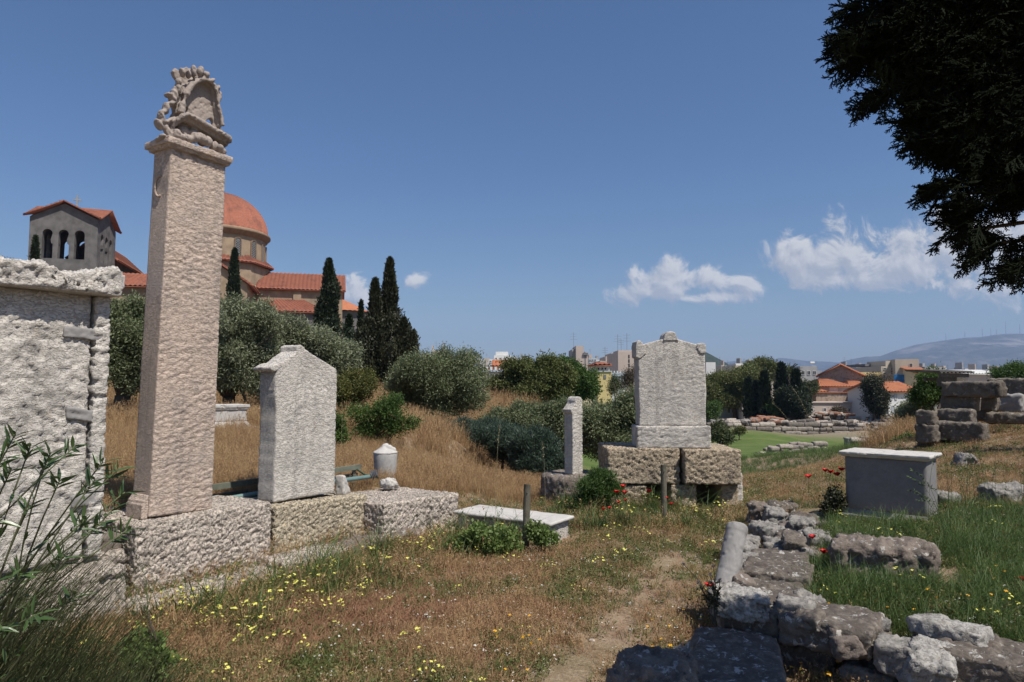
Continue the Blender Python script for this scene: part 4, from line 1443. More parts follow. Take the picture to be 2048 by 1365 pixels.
# ------------------------------------------------------------------ stacked masonry on the rise at the right edge
bm = thing('masonry_pile', 'tall stack of weathered stone blocks on the rise at the right edge', 'ruin', (0, 0, 0))


def mblock(u0, v0, u1, v1, Y, D, mat, seed, rot=0.0, step=0.028, disp=None):
    p0, p1 = P(u0, v1, Y), P(u1, v0, Y)
    L, H = p1[0] - p0[0], p1[2] - p0[2]
    # blocks stand at an angle: long face turned to the left, short end to the sun
    A_ = -0.85 + rot * 0.6
    L2_, D = L * 0.72 / math.cos(A_), max(0.3, L * 0.30 / abs(math.sin(A_)))
    V, Fq = rough_box(L2_, D, H, step, 0.035, disp or d_field(0.035, 3.5), seed)
    return link('stone_block', make_mesh('stone_block', V, Fq, mat, True), bm, p0, A_)


TAN = RUIN
mblock(1831, 821, 1862, 850, 11.6, 0.5, MASON, 171, 0.1)
mblock(1830, 849, 1862, 885, 11.6, 0.5, MASON, 172, 0.05)
mblock(1832, 880, 1860, 905, 11.8, 0.5, MASON, 173)
mblock(1876, 818, 1925, 846, 11.9, 0.6, MASON, 174, -0.12)
mblock(1860, 843, 1936, 880, 11.8, 0.75, MASON, 175, -0.14)
mblock(1868, 876, 1925, 900, 12.2, 0.5, MASON, 176)
mblock(1882, 789, 1932, 822, 12.2, 0.6, MASON, 177, -0.1)
mblock(1884, 764, 1968, 794, 12.1, 0.8, MASON, 178, -0.1)
mblock(1966, 766, 1989, 794, 12.3, 0.6, MASON, 179, 0.0)
mblock(1962, 792, 1984, 822, 12.5, 0.5, MASON, 180)
mblock(1984, 789, 2030, 824, 12.9, 0.7, MARBLE_GREY, 181, 0.1)
mblock(1974, 758, 2050, 790, 13.4, 1.0, MASON, 182, -0.1)
mblock(2028, 793, 2075, 820, 13.6, 0.8, MASON, 183)
mblock(1925, 800, 1965, 842, 12.9, 0.5, MASON, 184)
mblock(1970, 826, 2034, 846, 12.2, 0.5, MASON, 185, 0.05)
# corrugated shelter roof on top
CORR = m_plain('weathered corrugated sheet', (0.16, 0.145, 0.13), 0.7, 0.35, 3)
q0, q1 = P(1880, 744, 12.2), P(1934, 742, 12.6)
t = thing('shelter_roof', 'rusty corrugated sheet on dark beams above the stacked blocks', 'roof', q0)
b = MB()
n = 45
L = 0.62
V = []
for i in range(n):
    xx = L * i / (n - 1)
    zz = 0.018 * math.cos(i * 2 * math.pi / 5)
    V += [(xx, 0, zz), (xx, 1.1, zz + 0.05), (xx, 1.1, zz + 0.04), (xx, 0, zz - 0.012)]
Fq = []
for i in range(n - 1):
    for j in range(4):
        Fq.append((i * 4 + j, (i + 1) * 4 + j, (i + 1) * 4 + (j + 1) % 4, i * 4 + (j + 1) % 4))
Fq += [(0, 1, 2, 3), tuple((n - 1) * 4 + j for j in (3, 2, 1, 0))]
b.add(V, Fq)
b.build('corrugated_sheet', CORR, t)
for (x0, x1, z0, z1, y0, y1) in [(0.05, 0.55, -0.10, -0.03, 0.05, 0.13), (0.10, 0.85, -0.16, -0.10, 0.6, 0.68), (0.12, 0.36, -0.26, -0.10, 0.1, 0.3)]:
    b = MB()
    b.box(x0, x1, y0, y1, z0, z1)
    b.build('beam', MASON, t)
# ------------------------------------------------------------------ the church on the rise at the left
BEIGE = m_plain('beige rendered masonry', (0.30, 0.225, 0.155), 0.9, 0.18, 1.2, bump=0.2, bscale=3)
BEIGE_D = m_plain('dark ochre cornice', (0.24, 0.165, 0.11), 0.9, 0.15, 2)  # darker ochre tone for the cornice and window frames
GREY = m_plain('grey cement render', (0.13, 0.122, 0.12), 0.9, 0.28, 0.9, bump=0.2, bscale=3)
GLASS = m_plain('dark window glass', (0.02, 0.022, 0.026), 0.25, 0.2)
LATTICE = m_plain('white window lattice', (0.30, 0.30, 0.30), 0.7, 0.1)


def tile_material(name, a, b2, d, bands=2.6):
    m, T, b = new_mat(name)
    tc = T.node('ShaderNodeTexCoord').outputs['Object']
    n1 = T.noise(tc, 0.8, 5, 0.6)
    n2 = T.noise(tc, 6.0, 4, 0.7)
    c = T.mix(T.ramp(n2, 0.3, 0.7), a, b2)
    c = T.mix(T.math('MULTIPLY', T.ramp(n1, 0.48, 0.7), 0.6), c, d)
    T.put(b, 'Base Color', c)
    return m


TILE = tile_material('weathered clay tile', (0.235, 0.078, 0.05), (0.31, 0.125, 0.08), (0.12, 0.055, 0.042))
TILE_NEW = tile_material('bright clay tile', (0.36, 0.13, 0.065), (0.42, 0.17, 0.09), (0.27, 0.10, 0.06))


def tiled_roof(name, quad, mat, parent, rib=0.52, amp=0.14, th=0.12, stepl=0.45, label=None):
    """roof plane with rolls of barrel tiles running down the slope. quad: eave a, eave b, ridge b, ridge a"""
    ea, eb, rb, ra = [np.array(q, float) for q in quad]
    Lw = np.linalg.norm(eb - ea)
    n = max(6, int(Lw / rib) * 4)
    m = max(2, int(np.linalg.norm(ra - ea) / stepl) * 2)
    s = np.linspace(0, 1, n + 1)
    t = np.repeat(np.linspace(0, 1, m // 2 + 1), 2)[1:-1]
    nrm = np.cross(eb - ea, ra - ea)
    nrm /= np.linalg.norm(nrm)
    if nrm[2] < 0:
        nrm = -nrm
    Sg, Tg = np.meshgrid(s, t, indexing='ij')
    base = (ea[None, None] * (1 - Sg[..., None]) + eb * Sg[..., None]) * (1 - Tg[..., None]) + (ra * (1 - Sg[..., None]) + rb * Sg[..., None]) * Tg[..., None]
    wid = np.linalg.norm((eb - ea)) * (1 - Tg) + np.linalg.norm(rb - ra) * Tg
    w = np.abs(np.sin(math.pi * Sg * Lw / rib)) * amp
    tread = (np.arange(len(t)) % 2) * 0.05   # each course laps over the one below
    off = w + (0.05 - tread)[None, :] * 0.9
    V = (base + nrm * off[..., None]).reshape(-1, 3)
    nb = len(t)
    i = np.arange(n)[:, None] * nb + np.arange(nb - 1)[None]
    Fq = np.stack([i, i + nb, i + nb + 1, i + 1], -1).reshape(-1, 4)
    base_n = len(V)
    under = np.array([ea, eb, rb, ra]) - nrm * th
    top = np.array([ea, eb, rb, ra]) - nrm * 0.0
    V = np.concatenate([V, under, top])
    fs = [(0, 3, 2, 1), (4, 5, 6, 7), (0, 1, 5, 4), (1, 2, 6, 5), (2, 3, 7, 6), (3, 0, 4, 7)]
    Fq = np.concatenate([Fq, np.array(fs) + base_n])
    o = link(name, make_mesh(name, V, Fq, mat), parent, label=label)
    o['kind'] = 'stuff'
    del o['kind']
    return o


def arch_window(parent, c, axis, up, w, h, depth_dir, lattice=False, frame=None, recess=0.25, seg=8):
    """arched opening: dark pane behind a surrounding frame. c: centre of the sill, axis: unit vector along the wall, depth_dir: outwards"""
    ax, dd = np.array(axis, float), np.array(depth_dir, float)
    upv = np.array((0, 0, 1.0))
    pts = [(-w / 2, 0), (w / 2, 0)] + [(w / 2 * math.cos(a), h - w / 2 + w / 2 * math.sin(a)) for a in np.linspace(0, math.pi, seg + 1)]
    c = np.array(c, float)
    P3 = lambda x, z, d: c + ax * x + upv * z + dd * d
    V = [P3(x, z, 0.02) for x, z in pts]
    me = make_mesh('window', V, [list(range(len(pts)))], GLASS)
    win = link('window', me, parent)
    out = [(x * 1.22, (z - h / 2) * 1.06 + h / 2) for x, z in pts]
    V, Fq = [], []
    n = len(pts)
    for (x, z), (x2, z2) in zip(pts, out):
        V += [P3(x, z, -0.05), P3(x, z, 0.16), P3(x2, z2, 0.16), P3(x2, z2, -0.05)]
    for i in range(n):
        j = (i + 1) % n
        for k in range(4):
            Fq.append((i * 4 + k, i * 4 + (k + 1) % 4, j * 4 + (k + 1) % 4, j * 4 + k))
    link('frame', make_mesh('frame', V, Fq, frame or BEIGE_D), win)
    if lattice:
        b = MB()
        for q in np.linspace(0.08, 0.92, 9):
            b.tube([P3(-w / 2, q * h, 0.05), P3(w / 2, min(h * 0.97, q * h + w * 0.8), 0.05)], 0.035, 4)
            b.tube([P3(w / 2, q * h, 0.06), P3(-w / 2, min(h * 0.97, q * h + w * 0.8), 0.06)], 0.035, 4)
        link('lattice', make_mesh('lattice', b.V, b.F, LATTICE), win)
    return win


def cross(parent, p, s=1.0):
    b = MB()
    x, y, z = p
    b.box(x - 0.07 * s, x + 0.07 * s, y - 0.07 * s, y + 0.07 * s, z, z + 1.5 * s)
    b.box(x - 0.42 * s, x + 0.42 * s, y - 0.068 * s, y + 0.068 * s, z + 0.85 * s, z + 1.0 * s)
    b.build('cross', LATTICE, parent)


def build_church():
    A = math.radians(15)
    CXY = np.array([-39.5, 91.0])
    t = thing('church', 'beige domed church with red tiled roofs on the rise, half hidden by trees', 'church', (CXY[0], CXY[1], 0), A)
    # drum
    b = MB()
    b.lathe([(0, 16.0), (5.9, 16.0), (5.9, 21.3), (0, 21.3)], 48)
    b.build('drum', BEIGE, t, sm=False)
    b = MB()
    b.lathe([(5.85, 20.9), (6.15, 21.0), (6.35, 21.35), (6.55, 21.45), (6.55, 21.75), (6.2, 21.95), (5.6, 22.0)], 56)
    b.build('drum_cornice', BEIGE_D, t, sm=True)
    # dome covered with courses of tiles
    n, m = 200, 42
    V = []
    for j in range(m + 1):
        row = (j // 2 + (j % 2)) / (m / 2)
        ph = row * math.pi / 2 * 0.985
        lap = 0.10 if j % 2 else -0.05
        for i in range(n):
            th = 2 * math.pi * i / n
            r = 5.95 + 0.07 * abs(math.sin(i * math.pi / 4)) * 3.2 + lap
            rh = 5.55 + 0.07 * abs(math.sin(i * math.pi / 4)) + lap
            V.append((r * math.cos(ph) * math.cos(th), r * math.cos(ph) * math.sin(th), 21.75 + rh * math.sin(ph)))
    i = np.arange(m)[:, None] * n + np.arange(n)[None]
    i2 = np.arange(m)[:, None] * n + ((np.arange(n) + 1) % n)[None]
    Fq = np.stack([i, i2, i2 + n, i + n], -1).reshape(-1, 4)
    link('dome', make_mesh('dome', V, Fq, TILE), t)
    cross(t, (0, 0, 27.2), 0.9)
    for k in range(16):
        th = 2 * math.pi * (k + 0.35) / 16
        d = (math.cos(th), math.sin(th), 0)
        if math.sin(th) > 0.35:
            continue
        arch_window(t, (5.9 * d[0], 5.9 * d[1], 17.6), (-d[1], d[0], 0), None, 0.78, 2.9, d, lattice=True)
    # octagonal crossing with a tiled skirt
    R = 6.5
    oc = [(R * math.cos(math.radians(45 * k)), R * math.sin(math.radians(45 * k))) for k in range(8)]
    b = MB()
    b.prism(oc, 2, 17.3, 'z')
    b.build('crossing_wall', BEIGE, t)
    for k in range(8):
        p, q = oc[k], oc[(k + 1) % 8]
        e = 1.09
        tiled_roof('skirt_roof', [(p[0] * e, p[1] * e, 17.35), (q[0] * e, q[1] * e, 17.35), (q[0] * 0.86, q[1] * 0.86, 18.6), (p[0] * 0.86, p[1] * 0.86, 18.6)], TILE, t)
    # east arm with its two roof levels
    b = MB()
    b.box(4.0, 16.2, -4.2, 4.2, 2, 14.2)
    b.prism([(-4.2, 14.2), (4.2, 14.2), (0, 16.6)], 4.0, 16.2, 'x')
    b.build('choir_wall', BEIGE, t)
    tiled_roof('choir_roof', [(5.2, -4.75, 14.05), (16.6, -4.75, 14.05), (16.6, 0, 16.9), (5.2, 0, 16.9)], TILE, t)
    tiled_roof('choir_roof', [(5.2, 4.75, 14.05), (16.6, 4.75, 14.05), (16.6, 0, 16.9), (5.2, 0, 16.9)], TILE, t)
    b = MB()
    b.box(9.9, 10.9, -4.45, -4.19, 10, 14.0)
    b.build('pilaster', BEIGE, t)
    b = MB()
    b.box(4.0, 13.8, -7.9, -4.1, 2, 10.9)
    b.build('aisle_wall', GREY, t)
    tiled_roof('aisle_roof', [(3.6, -8.4, 10.75), (14.3, -8.4, 10.75), (11.0, -4.2, 12.75), (3.6, -4.2, 12.75)], TILE, t)
    tiled_roof('aisle_roof', [(14.3, -8.4, 10.75), (14.3, -4.2, 10.75), (11.02, -4.22, 12.74), (11.0, -4.22, 12.75)], TILE, t)
    # apse
    b = MB()
    b.lathe([(3.7, 2.0), (3.7, 11.6)], 20, -math.pi / 2, math.pi / 2, (16.2, 0))
    b.build('apse_wall', GREY, t)
    n, m = 60, 9
    V = []
    for j in range(m):
        f = j / (m - 1)
        for i in range(n + 1):
            th = -math.pi / 2 + math.pi * i / n
            r = 4.3 * (1 - f) + 0.02
            V.append((16.2 + r * math.cos(th), r * math.sin(th), 11.6 + 2.0 * f + 0.06 * abs(math.sin(i * math.pi / 3)) * (1 - f)))
    i = np.arange(m - 1)[:, None] * (n + 1) + np.arange(n)[None]
    link('apse_roof', make_mesh('apse_roof', V, np.stack([i, i + 1, i + n + 2, i + n + 1], -1).reshape(-1, 4), TILE_NEW), t)
    # south transept facing the graves
    b = MB()
    b.box(-5.0, 5.0, -11.6, -3.8, 2, 13.6)
    b.prism([(-5.0, 13.6), (5.0, 13.6), (0, 17.0)], -11.6, -3.8, 'y')
    b.build('transept_wall', BEIGE, t)
    for s in (-1, 1):
        tiled_roof('transept_roof', [(5.7 * s, -12.1, 13.35), (5.7 * s, -3.0, 13.35), (0, -3.0, 17.3), (0, -12.1, 17.3)], TILE, t)
    arch_window(t, (3.0, -11.6, 6.0), (1, 0, 0), None, 1.3, 4.5, (0, -1, 0), frame=BEIGE_D)
    arch_window(t, (-3.0, -11.6, 6.0), (1, 0, 0), None, 1.3, 4.5, (0, -1, 0), frame=BEIGE_D)
    # western body
    b = MB()
    b.box(-14.5, -5.0, -9.5, 5, 2, 13.2)
    b.build('nave_wall', BEIGE, t)
    tiled_roof('nave_roof', [(-15.0, -10.1, 13.1), (-5.0, -10.1, 13.1), (-5.0, -3.0, 15.6), (-15.0, -3.0, 15.6)], TILE, t)
    b = MB()
    b.box(-15.2, -11.0, -6.4, 6.0, 2, 17.0)
    b.prism([(-15.2, 17.0), (-11.0, 17.0), (-13.1, 19.0)], -6.4, 6.0, 'y')
    b.build('west_wall', GREY, t)
    tiled_roof('west_roof', [(-15.9, -6.9, 16.6), (-15.9, 6.4, 16.6), (-13.1, 6.4, 19.25), (-13.1, -6.9, 19.25)], TILE, t)
    tiled_roof('west_roof', [(-10.3, -6.9, 16.6), (-10.3, 6.4, 16.6), (-13.1, 6.4, 19.25), (-13.1, -6.9, 19.25)], TILE, t)
    cross(t, (-12.2, -4.0, 18.6), 0.6)
    b = MB()
    b.box(-18.2, -12.0, -10.5, -6.5, 2, 14.6)
    b.build('porch_wall', BEIGE, t)
    tiled_roof('porch_roof', [(-18.7, -11.0, 14.4), (-11.6, -11.0, 14.4), (-11.6, -6.6, 16.3), (-18.7, -6.6, 16.3)], TILE, t)
    b = MB()
    b.box(-17.8, -12.4, -13.5, -10.6, 2, 10.6)
    b.build('porch_wall', BEIGE, t)
    tiled_roof('porch_roof', [(-18.3, -14.0, 10.5), (-12.0, -14.0, 10.5), (-12.0, -10.6, 12.3), (-18.3, -10.6, 12.3)], TILE, t)

    # bell tower, a thing of its own
    T0 = P(183, 770, 75.0)
    H0 = 2.0
    z = lambda v, Y=75.0: P(183, v, Y)[2]
    t = thing('bell_tower', 'square grey bell tower with triple arches and cross-gabled tile roof', 'tower', (T0[0], 75.0, 0), A)
    W = 6.6
    ze, za = z(442) + 0.1, z(408) - 0.2
    zs, zt = z(521), z(463)
    zc = z(484)
    # four walls, each with three arched openings
    def side(origin, ax, out):
        """wall polygon with holes in (s, z)"""
        outer = [(0, 2.0), (W, 2.0), (W, ze), (W / 2, za), (0, ze)]
        holes = []
        for k in range(3):
            cx = W / 2 + (k - 1) * 1.56
            w = 1.0
            pts = [(cx - w / 2 - 0.05, zs), (cx + w / 2 + 0.05, zs), (cx + w / 2 + 0.05, zc - 0.45)]
            if k < 2:
                pts += [(cx + 0.78 - 0.38, zc - 0.4), (cx + 0.78 - 0.45, zc)]
            else:
                pts += [(cx + w / 2, zc)]
            pts += [(cx + w / 2 * math.cos(a), zt - w / 2 + w / 2 * math.sin(a)) for a in np.linspace(0, math.pi, 9)]
            holes.append(pts)
        V, Fq = curve_plate(outer, holes, 0.7, 0.01)
        M = [origin + ax * x + out * (-0.36) + out * (y * -1) + np.array([0, 0, zz]) for x, y, zz in V]
        link('wall', make_mesh('wall', M, [list(f) for f in Fq], GREY), t)
        for k in (0.5, -0.5):
            cx = W / 2 + k * 1.56
            b = MB()
            q = origin + ax * cx - out * 0.36
            b.lathe([(0.22, zs), (0.17, zs + 0.15), (0.14, zc - 0.75), (0.22, zc - 0.5), (0.34, zc - 0.42)], 10, c=(q[0], q[1]))
            b.build('column', MARBLE_GREY, t, sm=True)
    O = np.array([0.0, 0, 0])
    side(O + [-W, 0, 0], np.array([1.0, 0, 0]), np.array([0, -1.0, 0]))
    side(O + [0, 0.0, 0], np.array([0, 1.0, 0]), np.array([1.0, 0, 0]))
    side(O + [-W, W, 0], np.array([1.0, 0, 0]), np.array([0, 1.0, 0]))
    side(O + [-W, 0, 0], np.array([0, 1.0, 0]), np.array([-1.0, 0, 0]))
    ov = 0.5
    sl = (za - ze) / (W / 2)
    zb = ze - ov * sl + 0.3
    zr = za + 0.3
    x0, x1, y0, y1 = -W - ov, ov, -ov, W + ov
    mx, my = -W / 2, W / 2
    # cross gable: eight triangular-ended slopes
    for (ax0, ax1) in (((x0, y0), 'x'), ((x1, y0), 'x')):
        pass
    for sx, ex in ((-1, x0), (1, x1)):
        tiled_roof('roof', [(ex, y0, zb), (ex, my, zb) if False else (mx + 0.01 * sx, my, zr), (mx, my, zr), (mx, y0, zr)], TILE, t) if False else None
    def tri(a, b_, c, nm='roof_slope'):
        tiled_roof(nm, [a, b_, c, (np.array(c) + (np.array(a) - np.array(b_)) * 0.02)], TILE, t, rib=0.4)
    # front gable slopes: ridge from front middle to the centre, valleys running to the centre
    cen = (mx, my, zr)
    for (g_, cor) in (((mx, y0, zr), [(x0, y0, zb), (x1, y0, zb)]), ((x1, my, zr), [(x1, y0, zb), (x1, y1, zb)]), ((mx, y1, zr), [(x0, y1, zb), (x1, y1, zb)]), ((x0, my, zr), [(x0, y0, zb), (x0, y1, zb)])):
        for q in cor:
            a, b3, c3 = np.array(q, float), np.array(g_, float), np.array(cen, float)
            # rolls run down from the ridge (g_-centre) toward the valley
            tiled_roof('roof', [a, a + (c3 - b3) * 0.03, c3, b3], TILE, t, rib=0.4)
    cross(t, (mx + 0.2, my - 0.2, zr), 1.0)


build_church()

# ------------------------------------------------------------------ houses and flats of the town


def wall_mat(name, col, var=0.10):
    return m_plain(name, col, 0.9, var, 0.35, bump=0.1, bscale=2)


W_LILAC = wall_mat('pale lilac render', (0.43, 0.375, 0.40))
W_WHITE = wall_mat('white render', (0.62, 0.61, 0.60), 0.06)
W_CREAM = wall_mat('cream render', (0.62, 0.53, 0.36), 0.08)
W_YELLOW = wall_mat('yellow ochre render', (0.58, 0.46, 0.22), 0.08)
W_PINK = wall_mat('pinkish concrete', (0.47, 0.39, 0.34), 0.08)
W_GREY = wall_mat('grey concrete', (0.33, 0.32, 0.315), 0.12)
W_DGREY = wall_mat('dark grey concrete', (0.16, 0.16, 0.17), 0.12)
W_BEIGE = wall_mat('beige concrete', (0.47, 0.41, 0.33), 0.08)
W_BLUE = wall_mat('pale blue grey render', (0.40, 0.45, 0.50), 0.08)
W_STONE = m_stone('rubble stone wall', (0.30, 0.235, 0.19), (0.38, 0.30, 0.24), (0.16, 0.12, 0.10), 0.4, 0.3, spots=(0.20, 0.14, 0.11), spot_amt=1.0, spot_scale=2.0, fine=4.0, bump=0.6, bdist=0.08)
SHUT = m_plain('grey blue shutter', (0.20, 0.23, 0.25), 0.7, 0.1)
TARP = m_plain('blue tarpaulin', (0.02, 0.13, 0.33), 0.6, 0.35, 1.5)
TRIM = m_plain('white trim', (0.60, 0.60, 0.58), 0.85, 0.05)


class House:
    """a building standing behind its front plane; front is local -y, x to the right"""
    def __init__(self, name, label, cat, u0, u1, vtop, Y, depth, mat, vbase=None, rot=0.0, group=None):
        p0, p1 = P(u0, vtop, Y), P(u1, vtop, Y)
        self.W = p1[0] - p0[0]
        self.z1 = p0[2]
        self.z0 = -8.0 if vbase is None else P(u0, vbase, Y)[2]
        self.Y, self.u0, self.u1, self.D = Y, u0, u1, depth
        self.t = thing(name, label, cat, (p0[0], Y, 0), rot, group)
        self.mat = mat
        self.box(0, self.W, 0, depth, self.z0, self.z1, mat, 'wall')

    def box(self, x0, x1, y0, y1, z0, z1, mat, nm='wall'):
        b = MB()
        b.box(x0, x1, y0, y1, z0, z1)
        return b.build(nm, mat, self.t)

    def X(self, u):
        return (u - self.u0) / (self.u1 - self.u0) * self.W

    def Z(self, v):
        return P(self.u0, v, self.Y)[2]

    def window(self, u0, u1, v0, v1, pane=None, frame=None, side=None):
        x0, x1, z0, z1 = self.X(u0), self.X(u1), self.Z(v1), self.Z(v0)
        self.win(x0, x1, z0, z1, pane, frame)

    def win(self, x0, x1, z0, z1, pane=None, frame=None):
        fr = max(0.06, (x1 - x0) * 0.12)
        V = [(x0, -0.02, z0), (x1, -0.02, z0), (x1, -0.02, z1), (x0, -0.02, z1)]
        w = link('window', make_mesh('window', V, [(0, 1, 2, 3)], pane or GLASS), self.t)
        b = MB()
        b.box(x0 - fr, x0, -0.09, 0.02, z0 - fr, z1 + fr)
        b.box(x1, x1 + fr, -0.09, 0.02, z0 - fr, z1 + fr)
        b.box(x0, x1, -0.088, 0.02, z1, z1 + fr)
        b.box(x0, x1, -0.13, 0.02, z0 - fr, z0)
        b.box((x0 + x1) / 2 - fr * 0.25, (x0 + x1) / 2 + fr * 0.25, -0.06, 0.0, z0, z1)
        b.build('frame', frame or TRIM, w)

    def side_win(self, y0, y1, z0, z1, left=True):
        x = -0.02 if left else self.W + 0.02
        V = [(x, y0, z0), (x, y1, z0), (x, y1, z1), (x, y0, z1)]
        link('window', make_mesh('window', V, [(0, 1, 2, 3)], GLASS), self.t)

    def grid(self, nx, nz, w=0.42, h=0.5, z0=None, z1=None, x0=0.0, x1=None, pane=None):
        z0 = self.z0 if z0 is None else z0
        z1 = self.z1 if z1 is None else z1
        x1 = self.W if x1 is None else x1
        cw, ch = (x1 - x0) / nx, (z1 - z0) / nz
        for i in range(nx):
            for j in range(nz):
                cx, cz = x0 + (i + 0.5) * cw, z0 + (j + 0.45) * ch
                self.win(cx - cw * w / 2, cx + cw * w / 2, cz - ch * h / 2, cz + ch * h / 2, pane)

    def parapet(self, h=0.5, mat=None, o=0.2):
        self.box(-o, self.W + o, -o, self.D + o, self.z1 - 0.25, self.z1 + 0.02, mat or TRIM, 'cornice')

    def gable(self, v_ridge, mat=TILE_NEW, along='x', over=0.5, wallmat=None):
        zr, z1, W, D = self.Z(v_ridge), self.z1, self.W, self.D
        if along == 'x':
            b = MB()
            b.prism([(0, z1), (D, z1), (D / 2, zr)], 0, W, 'x')
            b.build('gable', wallmat or self.mat, self.t)
            tiled_roof('roof', [(-over, -over, z1 - 0.1), (W + over, -over, z1 - 0.1), (W + over, D / 2, zr + 0.15), (-over, D / 2, zr + 0.15)], mat, self.t, rib=0.5)
            tiled_roof('roof', [(-over, D + over, z1 - 0.1), (W + over, D + over, z1 - 0.1), (W + over, D / 2, zr + 0.15), (-over, D / 2, zr + 0.15)], mat, self.t, rib=0.5)
        else:
            b = MB()
            b.prism([(0, z1), (W, z1), (W / 2, zr)], 0, D, 'y')
            b.build('gable', wallmat or self.mat, self.t)
            for s, ex in ((0, -over), (1, W + over)):
                tiled_roof('roof', [(ex, -over, z1 - 0.1), (ex, D + over, z1 - 0.1), (W / 2, D + over, zr + 0.15), (W / 2, -over, zr + 0.15)], mat, self.t, rib=0.5)

    def hip(self, v_ridge, mat=TILE_NEW, over=0.5, rf=0.35):
        zr, z1, W, D = self.Z(v_ridge), self.z1, self.W, self.D
        a, b_, c, d = (-over, -over, z1), (W + over, -over, z1), (W + over, D + over, z1), (-over, D + over, z1)
        m = min(rf, 0.49)
        r0, r1 = (W * m, D / 2, zr), (W * (1 - m), D / 2, zr)
        tiled_roof('roof', [a, b_, r1, r0], mat, self.t, rib=0.5)
        tiled_roof('roof', [d, c, r1, r0], mat, self.t, rib=0.5)
        tiled_roof('roof', [a, d, (r0[0], r0[1] + 0.02, zr), r0], mat, self.t, rib=0.5)
        tiled_roof('roof', [b_, c, (r1[0], r1[1] + 0.02, zr), r1], mat, self.t, rib=0.5)

    def antenna(self, x, h=2.0):
        b = MB()
        z = self.z1
        b.tube([(x, self.D * 0.3, z), (x, self.D * 0.3, z + h)], 0.028, 4)
        for q in (0.6, 0.75, 0.9):
            b.tube([(x - 0.5 * h * 0.4, self.D * 0.3, z + h * q), (x + 0.5 * h * 0.4, self.D * 0.3, z + h * q)], 0.018, 4)
        b.build('antenna', W_DGREY, self.t)

    def heater(self, x):
        b = MB()
        b.tube([(x, 1.0, self.z1 + 0.9), (x + 1.1, 1.0, self.z1 + 0.9)], 0.28, 10)
        b.box(x, x + 1.1, 0.2, 0.9, self.z1 + 0.05, self.z1 + 0.12)
        b.build('water_heater', TRIM, self.t)


